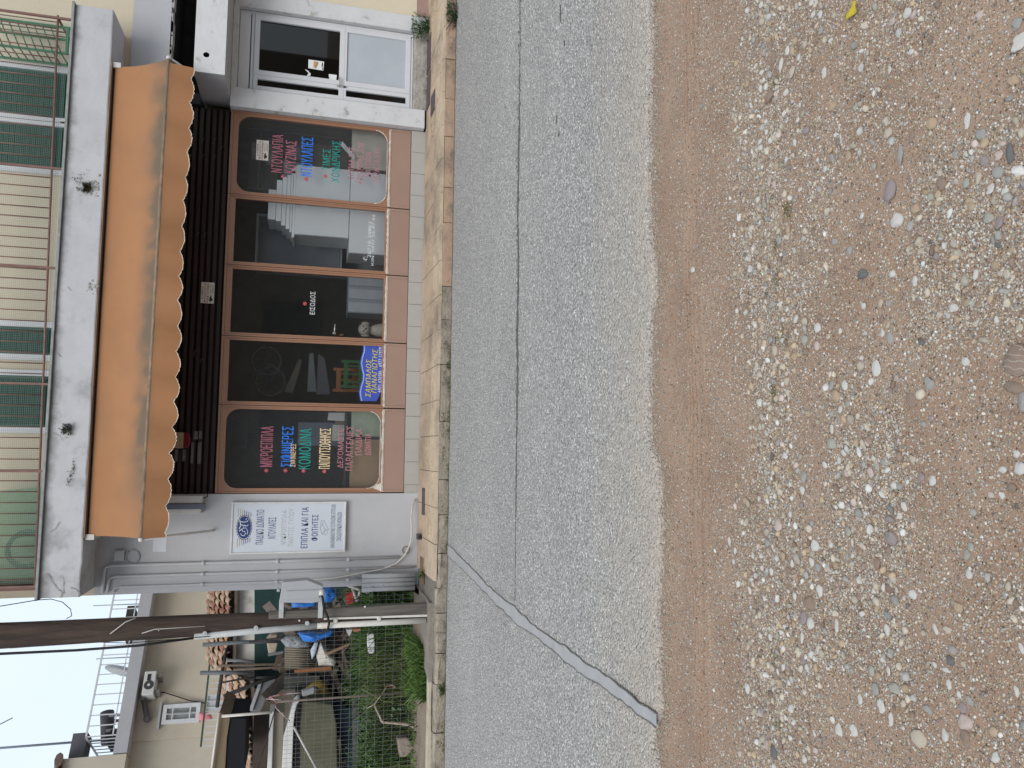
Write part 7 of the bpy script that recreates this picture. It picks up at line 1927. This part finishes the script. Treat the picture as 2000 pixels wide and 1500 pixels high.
for s in range(10):
    V = lump(I3, s + 1, .40, .16)
    V = V / np.abs(V[:, :2]).max(0).clip(.5).tolist()[0]
    me = bpy.data.meshes.new('pebble'); me.from_pydata(V.tolist(), [], F3.tolist()); me.polygons.foreach_set('use_smooth', [True] * len(F3)); me.materials.append(PEBM['white']); me.update()
    STONE_ME.append(me)
TAKEN = []
PEBS = []
def pebble(X, Y, L, Wd, ang, colr, label, group, cat='pebble', name='pebble', hfac=.55, mesh=None):
    o = bpy.data.objects.new(name, mesh or STONE_ME[int(RNG.integers(0, 10))])
    COL.objects.link(o)
    o.material_slots[0].link = 'OBJECT'; o.material_slots[0].material = PEBM[colr]
    h = min(L, Wd) * hfac
    o.scale = (L, Wd, h)
    o.rotation_euler = (RNG.normal(0, .12), RNG.normal(0, .12), ang)
    o.location = (X, Y, float(ground_z(X, Y)) + h * .12)
    TAKEN.append((X, Y, max(L, Wd)))
    PEBS.append(o)
    return tag(o, label, cat, group)
# stones read off the photograph: x, y, extent along x, extent along y, colour, slant of the long axis (degrees from image-y), label
ST = [(1979, 78, 26, 44, 'white', 25), (1727, 370, 30, 56, 'purple', 4), (1750, 300, 15, 46, 'grey', 5), (1727, 258, 18, 27, 'cream', 0), (1523, 125, 11, 34, 'white', 5), (1536, 99, 9, 20, 'white', 15), (1553, 279, 12, 20, 'white', 0), (1743, 429, 20, 30, 'white', 0), (1877, 237, 13, 43, 'white', 12), (1908, 260, 21, 25, 'grey', 10), (1811, 241, 18, 25, 'tan', 0), (1943, 303, 18, 22, 'pinkish', 20), (1940, 336, 20, 24, 'grey', 40), (1926, 367, 15, 25, 'white', 25), (1953, 372, 16, 18, 'white', 0), (1916, 312, 17, 27, 'purple', -20), (1901, 345, 12, 29, 'cream', 5), (1965, 300, 14, 44, 'dark', 8), (1829, 357, 18, 28, 'brown', -15), (1877, 357, 13, 22, 'greenish', 0), (1973, 45, 22, 28, 'grey', 20), (1902, 28, 17, 20, 'pinkish', 0), (1967, 154, 20, 24, 'tan', 0), (1503, 189, 22, 28, 'brown', -10), (1547, 141, 15, 27, 'cream', 10), (1733, 135, 8, 18, 'white', -5), (1772, 100, 13, 15, 'white', 20), (1610, 141, 11, 25, 'white', 20), (1766, 24, 13, 22, 'white', -10), (1655, 304, 14, 22, 'tan', 0), (1622, 309, 11, 24, 'grey', -15), (1700, 324, 15, 16, 'greenish', 0), (1871, 195, 20, 14, 'tan', 0), (1772, 264, 13, 25, 'brown', 30), (1677, 420, 9, 17, 'white', 20), (1889, 403, 17, 20, 'tan', 20), (1943, 432, 16, 31, 'purple', 0), (1923, 423, 21, 24, 'greenish', 0), (1508, 113, 8, 28, 'brown', 12), (1574, 255, 14, 16, 'purple', 0),
      (1988, 700, 56, 64, 'brown', 20), (1991, 783, 28, 42, 'grey', 10), (1709, 720, 16, 36, 'white', -3), (1811, 750, 22, 31, 'grey', 20), (1880, 705, 16, 20, 'white', 0), (1775, 780, 17, 37, 'brown', -15), (1628, 772, 19, 27, 'tan', 5), (1646, 752, 14, 21, 'white', 35), (1619, 751, 13, 22, 'grey', 10), (1781, 548, 15, 23, 'white', 15), (1736, 535, 14, 15, 'white', 0), (1895, 535, 11, 27, 'white', 12), (1680, 535, 17, 22, 'dark', 0), (1655, 489, 14, 22, 'grey', 15), (1683, 597, 16, 16, 'white', 0), (1716, 591, 13, 20, 'cream', 0), (1730, 592, 10, 17, 'grey', -10), (1730, 634, 12, 14, 'cream', 30), (1721, 649, 10, 18, 'white', 5), (1735, 661, 13, 26, 'grey', 0), (1718, 622, 12, 18, 'brown', 0), (1679, 699, 10, 12, 'white', 0), (1637, 646, 9, 16, 'white', 0), (1616, 837, 12, 20, 'white', 10), (1617, 867, 17, 22, 'greenish', 20), (1520, 468, 13, 21, 'grey', 10), (1508, 684, 12, 26, 'cream', 0), (1568, 627, 16, 18, 'cream', -20), (1593, 640, 13, 22, 'white', -10), (1595, 618, 14, 12, 'brown', 0), (1613, 657, 11, 14, 'cream', 0), (1590, 676, 10, 20, 'pinkish', 0), (1566, 663, 15, 22, 'greenish', 0), (1562, 504, 12, 27, 'brown', 0), (1943, 477, 18, 14, 'dark', 0), (1850, 639, 14, 14, 'grey', 0), (1866, 741, 11, 20, 'tan', -10), (1975, 757, 36, 24, 'brown', 20), (1983, 639, 11, 18, 'cream', 20), (1980, 886, 14, 19, 'white', 15),
      (1736, 1050, 22, 32, 'purple', -10), (1818, 938, 13, 26, 'white', 0), (1778, 897, 14, 16, 'cream', 0), (1988, 914, 27, 32, 'white', 0), (1955, 917, 20, 15, 'white', 0), (1972, 952, 25, 21, 'brown', 0), (1953, 968, 11, 18, 'white', -10), (1932, 966, 12, 14, 'pinkish', 0), (1750, 1007, 11, 16, 'white', 35), (1693, 922, 13, 23, 'pinkish', -10), (1707, 912, 11, 18, 'greenish', -20), (1722, 903, 15, 15, 'grey', 0), (1700, 895, 12, 11, 'white', 0), (1730, 888, 11, 10, 'white', 0), (1816, 817, 11, 13, 'purple', 0), (1801, 828, 10, 11, 'grey', 30), (1658, 1060, 8, 21, 'white', -20), (1898, 1001, 16, 18, 'greenish', 0), (1893, 1067, 18, 18, 'greenish', 0), (1886, 1084, 14, 23, 'grey', 25),
      (1778, 1161, 20, 22, 'white', 0), (1890, 1120, 15, 20, 'white', 10), (1730, 1230, 15, 26, 'white', 0), (1626, 1221, 12, 29, 'white', -8), (1592, 1155, 14, 27, 'white', -5), (1583, 1066, 15, 25, 'white', -10), (1589, 1108, 14, 20, 'grey', -20), (1577, 1098, 11, 20, 'white', -5), (1577, 1218, 14, 25, 'white', -15), (1563, 1206, 15, 29, 'purple', 10), (1560, 1245, 8, 25, 'white', 0), (1547, 1164, 10, 18, 'white', -15), (1461, 1153, 8, 20, 'white', -5), (1709, 1345, 17, 27, 'grey', 0), (1746, 1345, 20, 22, 'greenish', 0), (1719, 1378, 16, 31, 'white', -12), (1676, 1365, 10, 23, 'white', -8), (1739, 1404, 9, 31, 'white', 0), (1631, 1425, 13, 27, 'white', 0), (1661, 1426, 17, 27, 'white', -5), (1796, 1444, 26, 36, 'cream', -25), (1883, 1410, 24, 30, 'pinkish', -25), (1878, 1381, 20, 22, 'purple', 0), (1844, 1434, 16, 27, 'white', -10), (1850, 1336, 13, 21, 'white', -10), (1883, 1440, 26, 37, 'brown', -10), (1890, 1368, 13, 23, 'grey', -20), (1871, 1357, 11, 17, 'white', -5), (1860, 1368, 12, 17, 'cream', 0), (1847, 1231, 18, 17, 'cream', 0), (1823, 1230, 8, 24, 'white', -30), (1869, 1186, 16, 22, 'tan', 0), (1982, 1350, 10, 23, 'white', -8), (1994, 1266, 9, 27, 'white', -20), (1512, 1470, 13, 27, 'dark', -30), (1454, 1344, 12, 22, 'white', -15), (1707, 1101, 15, 25, 'brown', 5), (1733, 1311, 10, 21, 'white', -5), (1701, 1311, 12, 22, 'greenish', 5), (1856, 1269, 18, 22, 'grey', 0), (1853, 1290, 18, 20, 'dark', 0), (1821, 1299, 12, 15, 'white', 0), (1845, 1309, 13, 10, 'white', 0), (1575, 1179, 21, 28, 'brown', 0), (1518, 1024, 18, 26, 'pinkish', -3), (1562, 931, 14, 26, 'grey', -5), (1560, 958, 14, 19, 'white', 15), (1557, 987, 14, 14, 'purple', 0), (1525, 890, 10, 14, 'white', 10), (1648, 1037, 13, 21, 'greenish', -25), (1648, 1087, 11, 17, 'grey', -10), (1419, 1057, 9, 21, 'white', -15), (1430, 1075, 8, 17, 'white', 0), (1498, 1059, 12, 17, 'grey', -15), (1483, 1086, 10, 11, 'white', 0), (1526, 1087, 12, 20, 'tan', 0), (1351, 526, 10, 13, 'white', 30), (1424, 594, 8, 16, 'brown', 5), (1430, 700, 4, 16, 'white', 8)]
CN = {'white': 'white', 'grey': 'grey', 'cream': 'cream', 'tan': 'tan', 'brown': 'brown', 'dark': 'dark grey', 'purple': 'purple grey', 'greenish': 'greenish grey', 'pinkish': 'pinkish'}
SPECIAL = {0: 'largest white pebble, tilted oval by the picture corner', 1: 'flat purple grey stone, the largest between yellow leaf and veined rock', 2: 'long pale grey pebble beside the notched purple stone', 40: 'large brown grey rock with pale veins at the near edge', 41: 'smooth grey rock beside the veined brown one at the near edge', 42: 'clean white oval pebble alone on bare brown soil', 45: 'long brown stone half sunk in the soil beside a grey pebble', 77: 'flat reddish brown slab touching the veined rock', (1736, 1050): 'egg-shaped purple brown stone half sunk in bare soil', (1988, 914): 'blocky bright white pebble at the near edge', 8: 'long thin white pebble curved like a finger', 17: 'long dark slate pebble with pale scratches'}
big = sorted(range(len(ST)), key=lambda k: -ST[k][2] * ST[k][3])
for k, (px, py, ex_, ey_, colr, sl2) in enumerate(ST):
    p = atz(px, py, -.012)
    dep = float(np.dot(p - EYE, FW))
    # half sizes on the ground: image-y is across the road's direction (X), image-x is depth foreshortened by the grazing view
    g_ = (1.6) / np.linalg.norm(p - EYE)
    L = ey_ * dep / 1500 / 2
    Wd = ex_ * dep / 1500 / 2 / min(1, g_ * .62 + .42)
    shape = 'long' if ey_ > 1.8 * ex_ else ('rounded' if ey_ < 1.3 * ex_ else 'oval')
    if k in SPECIAL or (px, py) in SPECIAL:
        lab, grp = SPECIAL.get(k) or SPECIAL[(px, py)], 'large stones in the gravel'
    else:
        size = 'thumb-sized' if ex_ * ey_ < 260 else ('egg-sized' if ex_ * ey_ < 480 else 'fist-sized')
        lab = '%s %s %s pebble lying in the gravel' % (size, shape, CN[colr]); grp = '%s %s %s pebbles' % (size, shape, CN[colr])
    me = None
    pebble(p[0], p[1], L * 1.03, Wd, R(-sl2 * .9), colr, lab, grp, 'rock' if k in (40, 41) else 'pebble', 'pebble', .5 if k not in (40, 41) else .62)
# veins on the big brown rock
vm = PEBM['brown'].copy(); vm.name = 'veined_rock'
t = vm.node_tree; b = t.nodes['Principled BSDF']; src = b.inputs['Base Color'].links[0].from_socket
co = N(t, 'ShaderNodeTexCoord'); wv = N(t, 'ShaderNodeTexWave', Scale=.75, Distortion=9.0, Detail=3); wv.inputs['Detail Scale'].default_value = 1.2
t.links.new(co.outputs['Object'], wv.inputs['Vector'])
mr = N(t, 'ShaderNodeMapRange'); mr.inputs['From Min'].default_value, mr.inputs['From Max'].default_value = .955, .995; t.links.new(wv.outputs['Fac'], mr.inputs['Value'])
mx = N(t, 'ShaderNodeMix', data_type='RGBA'); mx.inputs[7].default_value = (.40, .36, .31, 1); t.links.new(mr.outputs[0], mx.inputs[0]); t.links.new(src, mx.inputs[6]); t.links.new(mx.outputs[2], b.inputs['Base Color'])
for o in PEBS:
    if 'veins' in o['label']: o.material_slots[0].material = vm
TA = np.array(TAKEN)
# more countable pebbles, scattered with the stony patches
cnt = 0
names = list(CN)
wts = np.array([.36, .17, .12, .10, .08, .03, .05, .05, .04]); wts /= wts.sum()
tries = 0
while cnt < 141 and tries < 12000:
    tries += 1
    v, u = RNG.uniform(1440, 2020), RNG.uniform(-20, 1520)
    if cnt < 90: v = RNG.normal(1545, 55)
    p = atz(v, u, -.012)
    if RNG.random() > gravel_density(np.array([p[0]]), np.array([p[1]]))[0] * .9: continue
    r_ = RNG.uniform(.009, .0165)
    if (np.hypot(TA[:, 0] - p[0], TA[:, 1] - p[1]) < TA[:, 2] + r_ * 1.1).any(): continue
    colr = RNG.choice(names, p=wts)
    el = RNG.uniform(.5, .95)
    shape = 'long' if el < .6 else ('oval' if el < .8 else 'rounded')
    lab = 'thumb-sized %s %s pebble lying in the gravel' % (shape, CN[colr])
    pebble(p[0], p[1], r_, r_ * el, RNG.uniform(-.6, .6) + (0 if RNG.random() < .7 else 1.5), colr, lab, 'thumb-sized %s %s pebbles' % (shape, CN[colr]))
    TA = np.array(TAKEN); cnt += 1
# a pebble is told apart by its look and by where it lies from the nearest landmark stone
LM = [((1668, 18), 'the yellow leaf'), ((1979, 78), 'the corner white pebble'), ((1727, 370), 'the large purple stone'), ((1979, 700), 'the veined rock'), ((1709, 720), 'the lone white oval'), ((1775, 780), 'the long brown stone'), ((1736, 1050), 'the purple egg stone'), ((1988, 914), 'the blocky white pebble'), ((1877, 237), 'the finger-like white pebble'), ((1518, 1024), 'the flat pinkish stone'), ((1796, 1444), 'the large cream stone'), ((1778, 1161), 'the round white pebble'), ((1503, 189), 'the rut-side brown stone'), ((1590, 640), 'the pale blue-white pebble'), ((1575, 1179), 'the ridge-top brown stone'), ((1709, 1345), 'the smooth grey oval')]
LMW = [(atz(a, b2, -.012), nm) for (a, b2), nm in LM]
seen = set()
dirs = ('right of', 'above and right of', 'above', 'above and left of', 'left of', 'below and left of', 'below', 'below and right of')
for o in PEBS:
    if o['group'] == 'large stones in the gravel':
        continue
    x, y = o.location[0], o.location[1]
    base_ = o['label'].replace(' lying in the gravel', '')
    dd = sorted((math.hypot(p[0] - x, p[1] - y), k) for k, (p, _) in enumerate(LMW))
    for d0, k in dd[:6]:
        p, nm = LMW[k]
        if d0 < .02:
            lab = base_ + ' standing out alone in the gravel'
        else:
            ang = math.degrees(math.atan2(x - p[0], p[1] - y)) % 360     # picture-up is +X, picture-right is towards the camera
            far = 'close' if d0 < .14 else ('a step' if d0 < .30 else 'well')
            lab = '%s %s %s %s' % (base_, far, dirs[int(((ang + 22.5) % 360) // 45)], nm)
        if lab not in seen and len(lab.split()) <= 16:
            break
    seen.add(lab); o['label'] = lab
# the countless small stones
def stone_field(name, n_, r0, r1, base, faces, dens_pow=1.0, ymax=2.95, pw=2.2):
    v = RNG.uniform(1390, 2040, n_ * 3); u = RNG.uniform(-40, 1540, n_ * 3)
    # even over the ground, not over the picture
    yy = RNG.uniform(1.28, ymax, n_ * 3); xx = RNG.uniform(-1.0, 1.0, n_ * 3) * (0.50 * yy + .25) + .12 * yy
    d_ = gravel_density(xx, yy)
    k = RNG.random(n_ * 3) < (d_ ** dens_pow * np.clip(.55 + (yy - 1.75) * 1.1, .55, 1) if dens_pow > 0 else .28 + .72 * d_) * np.clip((3.30 - yy) / .25, .12, 1) * np.where(np.abs(yy - 3.01) < .085, .45, 1)
    xx, yy = xx[k][:n_], yy[k][:n_]
    n_ = len(xx)
    r = r0 + (r1 - r0) * RNG.random(n_) ** pw
    if len(TA):
        ok = np.ones(n_, bool)
        for (a, b2, c_) in (TA if r1 > .006 else TA[TA[:, 2] > .014]): ok &= np.hypot(xx - a, yy - b2) > c_ + r * .6
        xx, yy, r = xx[ok], yy[ok], r[ok]; n_ = len(xx)
    var = [lump(base, 20 + s, .42, .22) for s in range(12)]
    B_ = np.stack(var)[RNG.integers(0, 12, n_)]
    a = RNG.normal(0, .7, n_)
    sx_, sy_, sz_ = r, r * RNG.uniform(.55, .95, n_), r * RNG.uniform(.4, .7, n_)
    P = B_ * np.stack([sx_, sy_, sz_], 1)[:, None, :]
    tx = RNG.normal(0, .25, n_)
    P = np.stack([P[:, :, 0], P[:, :, 1] * np.cos(tx)[:, None] - P[:, :, 2] * np.sin(tx)[:, None], P[:, :, 1] * np.sin(tx)[:, None] + P[:, :, 2] * np.cos(tx)[:, None]], 2)
    ca, sa = np.cos(a)[:, None], np.sin(a)[:, None]
    Q_ = np.stack([P[:, :, 0] * ca - P[:, :, 1] * sa + xx[:, None], P[:, :, 0] * sa + P[:, :, 1] * ca + yy[:, None], P[:, :, 2] + (ground_z(xx, yy) + sz_ * .25)[:, None]], 2)
    nb = base.shape[0]
    F = (faces[None] + (np.arange(n_) * nb)[:, None, None]).reshape(-1, 3)
    cols = np.array([np.array(PEB[c][0]) for c in names])
    w2 = np.array([.16, .09, .27, .23, .14, .02, .02, .01, .06]); w2 /= w2.sum()
    C = cols[RNG.choice(len(names), n_, p=w2)] * RNG.uniform(.72, 1.22, n_)[:, None]
    o = np_mesh(name, Q_.reshape(-1, 3), F, vcol_mat('pebble_mix', rough=.8, bump=.3, bscale=140, mottle=.14, spec=.2, nscale=90), True, np.repeat(C, nb, 0))
    o['kind'] = 'stuff'
    return o
stone_field('gravel', 4700, .0048, .0165, I2, F2, 1.3, 2.92, 3.0)
stone_field('fine_gravel', 80000, .0021, .0060, I1, F1, 0, 3.34, 2.2)
# gravel lip at the road's edge
def lip():
    n_ = 3600
    xx = RNG.uniform(-1.9, 2.6, n_); e = road_edge(xx)
    yy = e - np.abs(RNG.normal(.02, .05, n_)); r = RNG.uniform(.002, .0062, n_)
    var = [lump(I1, 60 + s, .25, .12) for s in range(8)]
    B_ = np.stack(var)[RNG.integers(0, 8, n_)] * np.stack([r, r * RNG.uniform(.6, 1, n_), r * .7], 1)[:, None, :]
    Q_ = B_ + np.stack([xx, yy, ground_z(xx, yy) + r * .3], 1)[:, None, :]
    F = (F1[None] + (np.arange(n_) * len(I1))[:, None, None]).reshape(-1, 3)
    cols = np.array([(.30, .26, .21), (.36, .31, .25), (.24, .22, .19), (.42, .38, .32), (.28, .22, .16)])
    C = cols[RNG.integers(0, 5, n_)] * RNG.uniform(.8, 1.15, n_)[:, None]
    o = np_mesh('edge_grit', Q_.reshape(-1, 3), F, vcol_mat('pebble_mix'), True, np.repeat(C, len(I1), 0)); o['kind'] = 'stuff'
lip()
# moss among the ridge of stones
mp = []
for (px, py) in ((1508, 480), (1502, 780), (1515, 655), (1500, 760), (1510, 540), (1535, 412), (1510, 160), (1530, 410), (1505, 1280), (1515, 1420)):
    p = atz(px, py, 0); mp.append((p[0], p[1], float(ground_z(p[0], p[1])) + .002, .016, .012, .003))
clumps('ground_moss', mp, (.13, .13, .05), .001, .004, 110)
# yellow leaf
p0, p1 = atz(1658, 40, -.005), atz(1677, 2, -.005)
d_ = (p1 - p0); L = np.linalg.norm(d_); d_ /= L; w_ = np.array([-d_[1], d_[0], 0])
mb = MB(); P = []
for t_ in np.linspace(0, 1, 12):
    hw_ = .016 * math.sin(math.pi * min(1, t_ * .96 + .03)) ** .7
    P.append([p0 + d_ * L * t_ + w_ * hw_ * s_ + np.array([0, 0, .006 + .006 * math.sin(t_ * 9) * abs(s_) + .008 * (1 - abs(s_)) * math.sin(math.pi * t_)]) for s_ in (-1, -.5, 0, .5, 1)])
mb.grid(P, 0, True)
o = mb.build('fallen_leaf', mat('yellow_leaf', (.52, .40, .03), (.40, .33, .03), scale=60, rough=.7, bump=.5, bscale=120), org=tuple(p0)); tag(o, 'yellow fallen leaf curled on the gravel', 'leaf')
o.modifiers.new('thickness', 'SOLIDIFY').thickness = .0012
